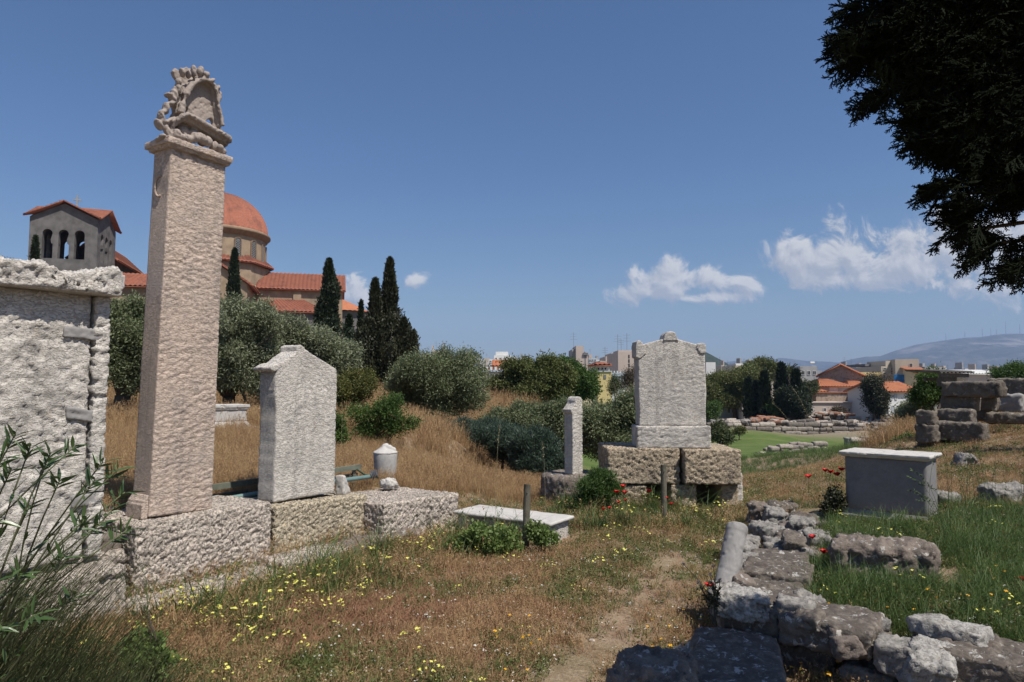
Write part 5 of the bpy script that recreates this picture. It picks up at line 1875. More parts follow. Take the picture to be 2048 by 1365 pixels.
def build_town():
    # lilac neoclassical house
    h = House('town_house', 'pale lilac two-storey house with white parapet, left of the spreading tree', 'house', 955, 1050, 741, 72, 9, W_LILAC)
    for u in (984, 1022):
        h.window(u - 4.5, u + 4.5, 748, 766, SHUT)
        h.window(u - 4.5, u + 4.5, 779, 794, SHUT)
    h.box(-0.2, h.W + 0.2, -0.22, h.D, h.Z(744), h.Z(740), W_BLUE, 'cornice')
    h.box(-0.1, h.W + 0.1, -0.1, 0.05, h.Z(774), h.Z(772), TRIM, 'band')
    for u in np.arange(962, 1050, 9.0):
        h.box(h.X(u), h.X(u + 4.5), 0.0, 0.35, h.Z(740), h.Z(734), TRIM, 'parapet_pier')
    h.box(0, h.W, 0.1, 0.25, h.Z(740), h.Z(735.5), TILE_NEW, 'parapet_panel')
    h = House('apartment_block', 'white block with stepped penthouse behind the lilac house', 'building', 988, 1022, 711, 120, 14, W_WHITE)
    h.box(h.X(991), h.X(1016), 1.5, 9, h.z1, h.Z(703), W_WHITE, 'penthouse')
    h.window(1005, 1008, 705.5, 708.5) if False else None
    h.grid(4, 3, 0.35, 0.4, h.Z(740), h.Z(713))
    h = House('town_house', 'small house with a bright orange roof behind the lilac house', 'house', 990, 1018, 732, 95, 8, W_WHITE)
    h.gable(721, TILE_NEW, 'x')
    h = House('apartment_block', 'white flat-roofed block just left of the stepped white block', 'building', 978, 992, 719, 110, 12, W_WHITE)
    h.grid(2, 3, 0.4, 0.4, h.Z(745), h.z1)
    # yellow house group
    h = House('town_house', 'yellow house with red-roofed white penthouse right of the spreading tree', 'house', 1160, 1222, 746, 78, 9, W_CREAM)
    h.box(h.X(1194), h.W, -0.5, 6, h.z0, h.Z(743), W_YELLOW, 'wing')
    h.box(h.X(1192), h.X(1221), 0.8, 5.0, h.Z(743), h.Z(731), W_WHITE, 'penthouse')
    for u in (1199, 1206.5, 1213):
        x0, x1 = h.X(u - 1.6), h.X(u + 1.6)
        b = MB(); b.box(x0, x1, 0.76, 0.82, h.Z(739.5), h.Z(735.5)); b.build('window', GLASS, h.t)
    zr = h.Z(725.5)
    xa, xb = h.X(1187), h.X(1224)
    ya, yb, ze = 0.0, 6.0, h.Z(731)
    xm, ym = (xa + xb) / 2, 3.0
    for q in ([(xa, ya, ze), (xb, ya, ze), (xm + .3, ym, zr), (xm - .3, ym, zr)], [(xa, yb, ze), (xb, yb, ze), (xm + .3, ym, zr), (xm - .3, ym, zr)], [(xa, ya, ze), (xa, yb, ze), (xm - .3, ym + .02, zr), (xm - .3, ym, zr)], [(xb, ya, ze), (xb, yb, ze), (xm + .3, ym + .02, zr), (xm + .3, ym, zr)]):
        tiled_roof('roof', q, TILE, h.t, rib=0.5)
    h.box(-0.1, h.X(1192), -0.25, 0.05, h.Z(748), h.Z(744), TILE, 'awning')
    h.box(h.X(1206), h.X(1211), -0.56, -0.49, h.Z(758), h.Z(750), W_DGREY, 'window')
    h.box(h.X(1196), h.X(1222), -0.62, 0.8, h.Z(744), h.Z(742.5), TRIM, 'cornice')
    h = House('town_house', 'white house with grey cornice right of the yellow house', 'house', 1221, 1253, 752, 84, 9, W_WHITE)
    h.box(-0.2, h.W + 0.2, -0.2, h.D, h.Z(753), h.Z(746), W_BLUE, 'cornice')
    h.window(1241, 1245, 754, 766, SHUT)
    h.window(1241, 1245, 772, 784, SHUT)
    h.window(1228, 1232, 756, 768, SHUT)
    for u in (1222, 1228, 1234, 1240, 1246, 1251):
        h.box(h.X(u), h.X(u + 2), 0, 0.3, h.Z(746), h.Z(742), TRIM, 'parapet_pier')
    h = House('apartment_tower', 'narrow beige tower with a blank side wall on the skyline', 'building', 1152, 1167, 692, 150, 9, W_PINK)
    h = House('apartment_block', 'dark grey balconied block joined to the narrow beige tower', 'building', 1144, 1152, 699, 152, 9, W_GREY)
    h.grid(2, 7, 0.55, 0.35, h.Z(745), h.z1)
    h.antenna(0.6, 4.0)
    h = House('apartment_block', 'low pink block right beside the narrow beige tower', 'building', 1167, 1176, 712, 150, 9, W_PINK)
    h.box(-0.1, h.W * 1.0, -0.3, 3, h.Z(711), h.Z(706), W_DGREY, 'roof_room')
    h.box(h.W * 0.25, h.W * 0.5, -0.04, 0.05, h.Z(735), h.Z(712), W_DGREY, 'window_strip')
    h = House('apartment_block', 'pinkish block with a vertical strip of dark windows, left of the big stele', 'building', 1236, 1296, 704, 120, 14, W_PINK)
    for k in range(6):
        h.box(h.X(1256.5), h.X(1259), -0.04, 0.05, h.Z(717 + k * 9), h.Z(710 + k * 9), GLASS, 'window')
    h.box(h.X(1240), h.X(1282), 2, 8, h.z1, h.Z(700), W_PINK, 'penthouse')
    h.antenna(h.X(1243), 3.4); h.antenna(h.X(1262), 3.6); h.antenna(h.X(1250), 2.5)
    h = House('apartment_block', 'stepped pink block with sloping terraces behind the red-roofed penthouse', 'building', 1200, 1238, 722, 135, 14, W_PINK)
    h.box(h.X(1212), h.W, 0.5, 10, h.z1, h.Z(713), W_PINK, 'upper_storey')
    h.box(h.X(1224), h.W, 1.0, 10, h.Z(713), h.Z(706), W_PINK, 'upper_storey')
    h.box(h.X(1226), h.W, -0.8, 1.2, h.Z(721), h.Z(719.5), W_DGREY, 'balcony')
    h.box(h.X(1226), h.W, -0.8, 1.2, h.Z(714), h.Z(712.5), W_DGREY, 'balcony')
    h.antenna(h.X(1216), 3.0)
    h = House('apartment_block', 'grey blue balconied block between the beige tower and the pink terraces', 'building', 1177, 1193, 717, 160, 12, W_BLUE)
    h.grid(3, 4, 0.6, 0.4, h.Z(745), h.z1)
    # skyline clutter
    r = random.Random(7)
    mats = [W_WHITE, W_GREY, W_BEIGE, W_WHITE, W_PINK, W_WHITE]
    k = 0
    for (ua, ub, va, vb) in [(955, 985, 716, 726), (1022, 1060, 714, 722), (1085, 1145, 714, 726), (1165, 1200, 708, 722), (1436, 1475, 729, 736), (1482, 1500, 727, 733), (1500, 1560, 730, 737), (1586, 1600, 728, 735), (1690, 1730, 733, 740), (1835, 1890, 735, 741), (1930, 2000, 735, 742), (1880, 1935, 740, 746), (850, 900, 694, 712), (2000, 2048, 742, 750)]:
        u = ua
        while u < ub - 3:
            w = r.uniform(5, 12)
            vt = r.uniform(va, vb)
            Yd = r.uniform(230, 420)
            h = House('apartment_block', 'tiny pale block far off on the town skyline', 'building', u, min(u + w, ub + 3), vt, Yd, 14, mats[k % 6], group='pale blocks far off on the skyline')
            nx = max(1, int(h.W / 4))
            h.grid(nx, 3, 0.5, 0.35, h.z1 - 9, h.z1)
            if k % 2 == 0:
                h.antenna(h.W * r.random(), r.uniform(2, 4.5))
            if k % 3 == 0:
                h.box(h.W * 0.2, h.W * 0.6, 2, 6, h.z1, h.z1 + 2.4, mats[(k + 1) % 6], 'roof_room')
            u += w * r.uniform(0.8, 1.3)
            k += 1
    # right of the big stele
    House('apartment_block', 'plain white block peeping out right of the big stele', 'building', 1412, 1431, 725, 150, 10, W_WHITE).antenna(0.6, 1.5)
    h = House('apartment_block', 'low block with grey roof storey between the wooded hill and the broad tree', 'building', 1470, 1492, 731, 220, 14, W_BEIGE)
    h.box(0.5, h.W - 0.5, 1, 8, h.z1, h.Z(727), W_WHITE, 'penthouse')
    h = House('stone_hall', 'big stone hall with orange gabled roof and blue-white side wall', 'hall', 1638, 1716, 752, 125, 15, W_STONE, rot=math.radians(-24))
    h.gable(731, TILE_NEW, 'y', wallmat=W_STONE)
    h.box(-0.06, 0.0, 0.0, h.D, h.z0, h.z1, W_BLUE, 'side_wall')
    for y in (2.5, 6, 9.5, 13):
        b = MB(); b.box(-0.14, -0.06, y - 0.6, y + 0.6, h.Z(764), h.Z(756)); b.build('window', GLASS, h.t)
    h.box(-0.3, 0.5, 7, 7.8, h.z1, h.Z(740), W_WHITE, 'chimney')
    h = House('town_house', 'white flat-roofed house with a round water tank left of the stone hall roof', 'house', 1600, 1634, 733, 170, 10, W_GREY)
    h.grid(3, 2, 0.5, 0.3, h.z1 - 6, h.z1); h.heater(h.W * 0.7)
    h = House('workshop', 'low stone workshop under two joined orange hipped roofs', 'house', 1640, 1700, 774, 116, 9, W_GREY)
    h.hip(759, TILE_NEW); h.window(1660, 1673, 776, 782, TRIM)
    h = House('workshop', 'low house with an orange hipped roof right of the joined roofs', 'house', 1700, 1760, 775, 118, 9, W_PINK)
    h.hip(763, TILE_NEW)
    h.window(1722, 1733, 783, 790)
    h = House('workshop', 'low stone-walled shed with a red roof slope beside the dark cypresses', 'shed', 1632, 1706, 786, 112, 7, W_STONE)
    h.box(-0.1, h.W, -0.2, h.D, h.z1, h.z1 + 0.15, TILE_NEW, 'eaves')
    tiled_roof('roof', [(-3.5, -0.3, h.z1 + 0.1), (h.W * 0.35, -0.3, h.z1 + 0.1), (h.W * 0.1, 4, h.Z(773)), (-3.5, 4, h.Z(773))], TILE_NEW, h.t, rib=0.5)
    h = House('shed', 'open-fronted dark shed at the end of the stone workshop', 'shed', 1706, 1738, 789, 111, 5, W_PINK)
    h.box(h.X(1708), h.X(1736), -0.08, 0.02, h.Z(803), h.Z(792), W_DGREY, 'shade_panel')  # solid dark panel, its colour stands for the shade inside the open front
    h.box(-0.3, h.W + 0.3, -0.8, 3, h.z1 - 0.05, h.z1 + 0.1, TRIM, 'roof')
    h = House('low_building', 'long low pink-washed building with small square windows', 'building', 1610, 1752, 806, 108, 5, W_PINK)
    for u in (1623, 1649, 1673, 1698, 1717, 1742):
        h.window(u - 2.2, u + 2.2, 817, 823)
    h.box(-0.2, h.W + 0.2, -0.2, h.D + 0.2, h.z1 - 0.02, h.z1 + 0.12, W_PINK, 'roof_slab')
    h = House('apartment_block', 'tall cream block with blue tarpaulin sheeting on its lower floor', 'building', 1790, 1832, 719, 140, 12, W_BEIGE, rot=math.radians(-18))
    for v in (728, 744, 760):
        h.window(1816, 1820, v, v + 7)
    h.box(-0.4, h.X(1813), -0.5, -0.35, h.Z(766), h.Z(750), TARP, 'tarpaulin')
    h = House('apartment_block', 'recessed beige wing left of the tall cream block', 'building', 1762, 1792, 733, 143, 10, W_BEIGE)
    h.box(h.X(1774), h.X(1790), 0.5, 8, h.z1, h.Z(722), W_BEIGE, 'upper_storey')
    h.window(1783, 1788, 727, 732) if False else None
    h.box(h.X(1764), h.X(1772), -0.3, 0.02, h.Z(760), h.Z(752), TARP, 'tarpaulin')
    h.grid(2, 2, 0.35, 0.35, h.Z(752), h.z1)
    h = House('apartment_block', 'grey and white block with a dark roof storey left of the recessed wing', 'building', 1728, 1763, 735, 150, 12, W_BLUE)
    h.box(0, h.W * 0.9, -0.5, 8, h.Z(733), h.Z(728.5), W_DGREY, 'roof_storey')
    h.box(h.X(1729), h.X(1745), -0.05, 0.02, h.Z(744), h.Z(733), W_DGREY, 'balcony')
    h.window(1750, 1753, 736, 741)
    h = House('town_house', 'ochre flat-roofed house right of the stone hall', 'house', 1718, 1765, 745, 130, 9, W_YELLOW)
    h.window(1739, 1743, 751, 763); h.window(1726, 1729, 752, 760)
    h = House('town_house', 'white house with red gabled roof standing before the tall cream block', 'house', 1776, 1842, 783, 100, 9, W_WHITE, rot=math.radians(10))
    h.gable(766, TILE_NEW, 'x')
    for u in (1783, 1793, 1819):
        h.window(u - 2, u + 2, 788, 799, W_BLUE)
    for u in (1786, 1797, 1810):
        h.window(u - 2, u + 2, 812, 824, W_BLUE)
    h = House('town_house', 'orange-roofed house tucked right of the tall cream block', 'house', 1832, 1862, 745, 135, 9, W_CREAM)
    h.gable(736, TILE_NEW, 'x')
    for u in (1837, 1846, 1856):
        h.window(u - 1.5, u + 1.5, 750, 760)
    h = House('apartment_block', 'grey block with white upper edge behind the stacked masonry', 'building', 1850, 1885, 734, 180, 10, W_GREY)
    h.grid(4, 2, 0.4, 0.4, h.z1 - 6, h.z1)
    h = House('warehouse', 'long pink-walled warehouse with pale roof behind the stacked masonry', 'building', 1935, 1990, 748, 120, 9, W_PINK)
    h.gable(742, W_WHITE, 'x')
    h = House('outbuilding', 'small bluish outbuilding with dark doors under the broad tree', 'building', 1432, 1492, 812, 108, 6, W_BLUE)
    for u in (1457, 1466, 1476):
        h.window(u - 2.5, u + 2.5, 815, 826)
    h = House('outbuilding', 'pale gable end beside the dark cypresses', 'building', 1484, 1500, 806, 104, 5, W_GREY)


build_town()

# ------------------------------------------------------------------ ruins on the low ground


def build_ruins():
    r = np.random.RandomState(11)
    lib = {}

    def lump(key, L, W, H, mat, seed):
        if key not in lib:
            V, Fq = rough_box(L, W, H, min(L, W, H) / 3.2, min(L, W, H) * 0.2, d_field(min(L, W, H) * 0.13, 1.6 / L), seed)
            lib[key] = make_mesh('ruin_stone', V, Fq, mat, False)
        return lib[key]
    shapes = [(1.5, 0.8, 0.55), (1.1, 0.7, 0.5), (0.8, 0.6, 0.45), (2.1, 0.9, 0.6), (0.6, 0.5, 0.4)]
    # long retaining wall: courses of blocks
    t = thing('retaining_wall', 'long dark ancient wall of squared blocks edging the green lawn', 'wall', (0, 0, 0))
    Y = 90.0
    x0, x1 = P(1425, 850, Y)[0], P(1812, 850, Y)[0]
    zb = P(1500, 877, Y)[2]
    n = 0
    for c in range(4):
        x = x0 - r.uniform(0, 1)
        while x < x1:
            i = r.randint(0, 4)
            L, W, H = shapes[i]
            if c == 3 and r.rand() < 0.35:
                x += L * 1.5
                continue
            m_ = [DARKSTONE, RUIN, LICHEN][r.randint(0, 3)] if c < 3 else [RUIN, LICHEN, POROS][r.randint(0, 3)]
            o = link('wall_block', lump((i, m_.name, 0), L, W, H, m_, i + 3), t, (x, Y + c * 0.12 + r.uniform(-.08, .08), zb - 0.25 + c * 0.56))
            o.rotation_euler = (0, 0, r.uniform(-0.03, 0.03))
            x += L * r.uniform(1.0, 1.04)
            n += 1

    def heap(name, label, u0, u1, v0, v1, Y, mats, count, hb=1.0, sc=1.0, cat='ruin'):
        t = thing(name, label, cat, (0, 0, 0))
        for k in range(count):
            u = r.uniform(u0, u1)
            q = P(u, v1, Y + r.uniform(-1.2, 1.2))
            zt = P(u, v0, Y)[2]
            zz = q[2] + (zt - q[2] - 0.4 * sc) * r.rand() ** 1.6 * max(0.15, 1 - abs((u - (u0 + u1) / 2) / (u1 - u0) * 2) ** 3 * hb)
            i = r.randint(0, 5)
            L, W, H = shapes[i]
            m_ = mats[r.randint(0, len(mats))]
            o = link('ruin_stone', lump((i, m_.name, 1), L, W, H, m_, i + 9), t, (q[0], q[1], zz - 0.1))
            o.scale = (sc, sc, sc)
            o.rotation_euler = (r.uniform(-.15, .15), r.uniform(-.15, .15), r.uniform(-.6, .6))
    heap('ruined_wall', 'low tumbled stone wall on the lawn above the poppies', 1512, 1712, 884, 916, 46, [RUIN, LICHEN, POROS, RUIN], 90, 0.6, 0.50)
    heap('ruined_wall', 'broken stone footings at the right end of the lawn', 1700, 1830, 868, 896, 56, [RUIN, LICHEN, POROS], 60, 0.2, 0.6)
    heap('ruined_wall', 'scattered pale blocks on the slope left of the stacked masonry', 1740, 1840, 845, 870, 70, [RUIN, LICHEN, POROS], 50, 0.2, 0.8)
    heap('brick_ruin', 'reddish brick ruin before the dark cypresses', 1496, 1545, 833, 850, 93, [REDRUIN, REDRUIN, RUIN], 40, 0.5, 0.9)
    heap('ruined_wall', 'pale tumbled blocks before the long low building', 1610, 1700, 822, 842, 97, [RUIN, RUIN, REDRUIN, POROS], 60, 0.4, 0.8)
    heap('ruined_wall', 'dotted white blocks along the top of the ancient wall', 1420, 1810, 838, 850, 93, [POROS, RUIN, LICHEN, WHITEROCK], 110, 0.1, 0.8)
    heap('ruined_wall', 'rubble beneath the white red-roofed house', 1730, 1812, 828, 846, 95, [RUIN, LICHEN, POROS], 55, 0.2, 0.8)
    s = P(1693, 884, 45)
    t = thing('column_stump', 'pale short column standing on the tumbled wall above the altar', 'column', (s[0], 45, s[2] - 0.6))
    b = MB()
    b.lathe([(0, 0), (0.17, 0), (0.15, 0.75), (0.19, 0.8), (0.19, 0.88), (0, 0.9)], 16)
    b.build('shaft', MARBLE_GREY, t, sm=True)
    s = P(1441, 892, 56)
    t = thing('grave_stone', 'small white pointed stone on the lawn right of the big stele', 'stone', (s[0], 56, s[2] - 0.1))
    b = MB()
    b.prism([(-0.2, 0), (0.2, 0), (0.14, 0.75), (0.0, 0.98), (-0.12, 0.75)], -0.1, 0.1)
    me = remesh(b, 0.05)
    me.materials.append(MARBLE)
    link('slab', me, t)
    # light fence of rails beyond the wall
    t = thing('rail_fence', 'weathered wooden rail fence before the dark cypresses', 'fence', (0, 0, 0))
    a, c = P(1486, 826, 100), P(1580, 829, 100)
    b = MB()
    b.tube([a, c], 0.09, 5)
    b.build('rail', WOOD, t)
    for f in np.linspace(0, 1, 7):
        q = a + (c - a) * f
        b = MB()
        b.tube([q - [0, 0, 1.0], q], 0.08, 5)
        b.build('fence_post', WOOD, t)


build_ruins()
# ------------------------------------------------------------------ foliage
BARK = m_stone('grey brown bark', (0.10, 0.08, 0.062), (0.065, 0.052, 0.042), (0.03, 0.025, 0.02), 0.5, 3.0, bump=0.8, bdist=0.02, fine=30)
L_OLIVE = m_leaf('olive leaves', [(0.10, 0.12, 0.052), (0.18, 0.20, 0.11), (0.31, 0.33, 0.23), (0.14, 0.16, 0.08)], 0.3, blotch=1.2, blotch_amt=0.45)
L_OLIVE2 = m_leaf('dense grey green leaves', [(0.08, 0.105, 0.04), (0.145, 0.17, 0.078), (0.24, 0.265, 0.16), (0.10, 0.125, 0.052)], 0.3, blotch=1.0, blotch_amt=0.5)
L_CYPRESS = m_leaf('cypress scale leaves', [(0.012, 0.022, 0.011), (0.022, 0.036, 0.015), (0.040, 0.050, 0.024), (0.017, 0.026, 0.012)], 0.08, blotch=0.7, blotch_amt=0.5)
L_CYPRESS_B = m_leaf('brownish cypress leaves', [(0.020, 0.026, 0.012), (0.038, 0.042, 0.018), (0.060, 0.055, 0.028), (0.025, 0.03, 0.014)], 0.08, blotch=0.7, blotch_amt=0.5)
L_YELLOW = m_leaf('yellow green shrub leaves', [(0.09, 0.10, 0.025), (0.15, 0.14, 0.04), (0.07, 0.085, 0.02)], 0.3, blotch=2)
L_GREEN = m_leaf('fresh green leaves', [(0.055, 0.105, 0.02), (0.10, 0.16, 0.035), (0.045, 0.08, 0.018)], 0.35, blotch=2)
L_CAROB = m_leaf('spreading tree leaves', [(0.095, 0.13, 0.035), (0.16, 0.175, 0.055), (0.17, 0.145, 0.06), (0.075, 0.105, 0.03)], 0.35, blotch=0.35, blotch_amt=0.6)
L_ROSE = m_leaf('blue green needle leaves', [(0.03, 0.055, 0.036), (0.055, 0.085, 0.06), (0.085, 0.115, 0.085), (0.035, 0.06, 0.04)], 0.15, blotch=1.5)
L_FAR = m_leaf('mixed far foliage', [(0.05, 0.07, 0.025), (0.08, 0.10, 0.035), (0.09, 0.09, 0.04), (0.05, 0.07, 0.026)], 0.2, blotch=0.2, blotch_amt=0.5)
L_BROWN = m_leaf('reddish brown twigs and leaves', [(0.08, 0.055, 0.04), (0.12, 0.085, 0.06), (0.07, 0.06, 0.03)], 0.2, blotch=0.4)


def cards(P0, D, L, Wd, rnd):
    """diamond leaf quads; P0 base points, D unit directions"""
    n = len(P0)
    D = D / np.linalg.norm(D, axis=1)[:, None]
    s = np.cross(D, rnd.randn(n, 3))
    s /= np.linalg.norm(s, axis=1)[:, None] + 1e-9
    L = np.asarray(L) * np.ones(n)
    Wd = np.asarray(Wd) * np.ones(n)
    mid = P0 + D * (L * 0.45)[:, None]
    V = np.stack([P0, mid + s * (Wd / 2)[:, None], P0 + D * L[:, None], mid - s * (Wd / 2)[:, None]], 1).reshape(-1, 3)
    F = np.arange(n * 4).reshape(n, 4)
    return V, F


def crown_mesh(blobs, clusters, k, leaf, spread, rnd, up=0.0, gap=0.35, gscale=1.6, inner=0.45, sub=11):
    """leaves gathered in twig clusters over overlapping lobes. blobs: (centre xyz, radii xyz)"""
    bl = list(blobs)
    if sub:
        # every lobe breaks into smaller boughs that reach past its surface
        for c, r in blobs:
            for j in range(sub):
                q = rnd.randn(3)
                q /= np.linalg.norm(q)
                q[2] = abs(q[2]) * 0.9 - 0.15
                s_ = rnd.uniform(0.20, 0.40)
                bl.append((c + q * r * rnd.uniform(0.72, 1.20), r * s_ * np.array([1, 1, rnd.uniform(0.8, 1.25)])))
        bl = bl[len(blobs):] + [(c, r * 0.74) for c, r in blobs]
    blobs = bl
    C = np.array([b[0] for b in blobs])
    R = np.array([b[1] for b in blobs])
    w = (R[:, 0] * R[:, 2]) ** 0.8
    idx = rnd.choice(len(blobs), clusters, p=w / w.sum())
    d = rnd.randn(clusters, 3)
    d /= np.linalg.norm(d, axis=1)[:, None]
    r = inner + (1 - inner) * rnd.rand(clusters) ** 0.6
    pos = C[idx] + d * R[idx] * r[:, None]
    # lumpy outline and holes
    sz = R.mean()
    pos += d * R[idx] * (0.34 * fbm(pos, gscale / sz, 3, 0.5, 5))[:, None]
    keep = fbm(pos + 50, gscale * 2.6 / sz, 2, 0.5, 9) > -gap * 0.75
    pos, d, idx = pos[keep], d[keep], idx[keep]
    n = len(pos)
    base = np.repeat(pos, k, 0) + rnd.randn(n * k, 3) * spread
    dirs = np.repeat(d, k, 0) * 0.7 + rnd.randn(n * k, 3) * 0.8 + np.array([0, 0, up])
    return cards(base, dirs, leaf[0] * rnd.uniform(0.7, 1.3, n * k), leaf[1], rnd)


def tree(name, label, cat, base, blobs_px, mat, clusters, k, leaf, spread, seed, up=0.0, gap=0.35, trunk_r=0.12, limbs=True, group=None, inner=0.45, thick=1.0, gscale=1.6, bark=None, skirt=None):
    """base: (u, v, Y); blobs_px: (u, v, ru, rv[, dY]) lobes seen at that depth"""
    rnd = np.random.RandomState(seed)
    u, v, Y = base
    b0 = P(u, v, Y)
    t = thing(name, label, cat, b0, 0, group)
    blobs = []
    for q in blobs_px:
        dY = q[4] if len(q) > 4 else rnd.uniform(-0.15, 0.15) * q[2] / F_PX * Y
        c = P(q[0], q[1], Y + dY)
        rx, rz = q[2] / F_PX * Y, q[3] / F_PX * Y
        blobs.append((c - b0, np.array([rx, min(rx, rz * 1.2) * thick if not up > 1 else rx, rz])))
    b = MB()
    bot = min(0.0, h1(b0[0], b0[1]) - b0[2]) - 0.15
    if limbs:
        cen = np.mean([q[0] for q in blobs], axis=0)
        fork = np.array([cen[0] * 0.35, 0, max(0.25, cen[2] * 0.35)])
        b.tube([(0, 0, bot), fork * 0.5 + [0.05, 0, 0], fork], [trunk_r * 1.4, trunk_r, trunk_r * 0.9], 9)
        for c, r in blobs:
            m1 = fork + (c - fork) * 0.5 + rnd.randn(3) * 0.08 * np.linalg.norm(c - fork)
            b.tube([fork - [0, 0, 0.05], m1, c], [trunk_r * 0.65, trunk_r * 0.4, trunk_r * 0.15], 6)
            for _ in range(3):
                e = c + rnd.randn(3) * r * 0.5
                b.tube([m1, (m1 + e) / 2 + rnd.randn(3) * 0.06, e], [trunk_r * 0.3, trunk_r * 0.18, trunk_r * 0.06], 4)
    else:
        topc = max(q[0][2] for q in blobs)
        b.tube([(0, 0, bot), (0, 0, topc * 0.5), (0, 0, topc)], [trunk_r, trunk_r * 0.7, trunk_r * 0.2], 7)
    b.build('trunk', bark or BARK, t, sm=True)
    V, F = crown_mesh(blobs, clusters, k, leaf, spread, rnd, up, gap, gscale, inner)
    link('crown', make_mesh('crown', V, F, mat), t)
    return t


def spire(name, label, u, vtop, vbase, hw, Y, mat, seed, n=6000, group=None, lumps=(), leaf=(0.22, 0.10)):
    """columnar cypress: upward-pointing sprays on a ragged spindle"""
    rnd = np.random.RandomState(seed)
    b0 = P(u, vbase, Y)
    H = P(u, vtop, Y)[2] - b0[2]
    Rm = hw / F_PX * Y
    t = thing(name, label, 'tree', b0, 0, group)
    b = MB()
    b.tube([(0, 0, min(0, h1(b0[0], b0[1]) - b0[2]) - 0.2), (0, 0, H * 0.5), (0, 0, H * 0.9)], [Rm * 0.18, Rm * 0.12, Rm * 0.03], 6)
    b.build('trunk', BARK, t)
    f = rnd.rand(n) ** 0.85
    th = rnd.rand(n) * 2 * math.pi
    prof = np.minimum(1, (f + 0.06) / 0.22) ** 0.7 * (1 - f) ** 0.55 * 1.12
    p3 = np.stack([np.cos(th), np.sin(th), f * H / Rm * 0.55], 1)
    rr = Rm * prof * (0.80 + 0.75 * fbm(p3, 1.6, 3, 0.6, seed)) * (0.35 + 0.65 * rnd.rand(n) ** 0.4)
    pos = np.stack([rr * np.cos(th), rr * np.sin(th), f * H], 1)
    d = np.stack([np.cos(th) * 0.45, np.sin(th) * 0.45, np.full(n, 1.1)], 1) + rnd.randn(n, 3) * 0.42
    for (du, v, r_, hh) in lumps:
        m = n // 4
        c = P(u + du, v, Y) - b0
        q = rnd.randn(m, 3)
        q /= np.linalg.norm(q, axis=1)[:, None]
        q = c + q * np.array([r_, r_, hh]) / F_PX * Y * (0.4 + 0.6 * rnd.rand(m)[:, None] ** 0.5) * (1 + 0.3 * vnoise(q + seed, 1.5))[:, None]
        pos = np.concatenate([pos, q])
        d = np.concatenate([d, np.array([0.1 * np.sign(du), 0, 1.0]) + rnd.randn(m, 3) * 0.5])
    sc = Y / 40.0
    V, F = cards(pos, d, leaf[0] * sc * rnd.uniform(0.6, 1.4, len(pos)), leaf[1] * sc, rnd)
    link('crown', make_mesh('crown', V, F, mat), t)
    return t


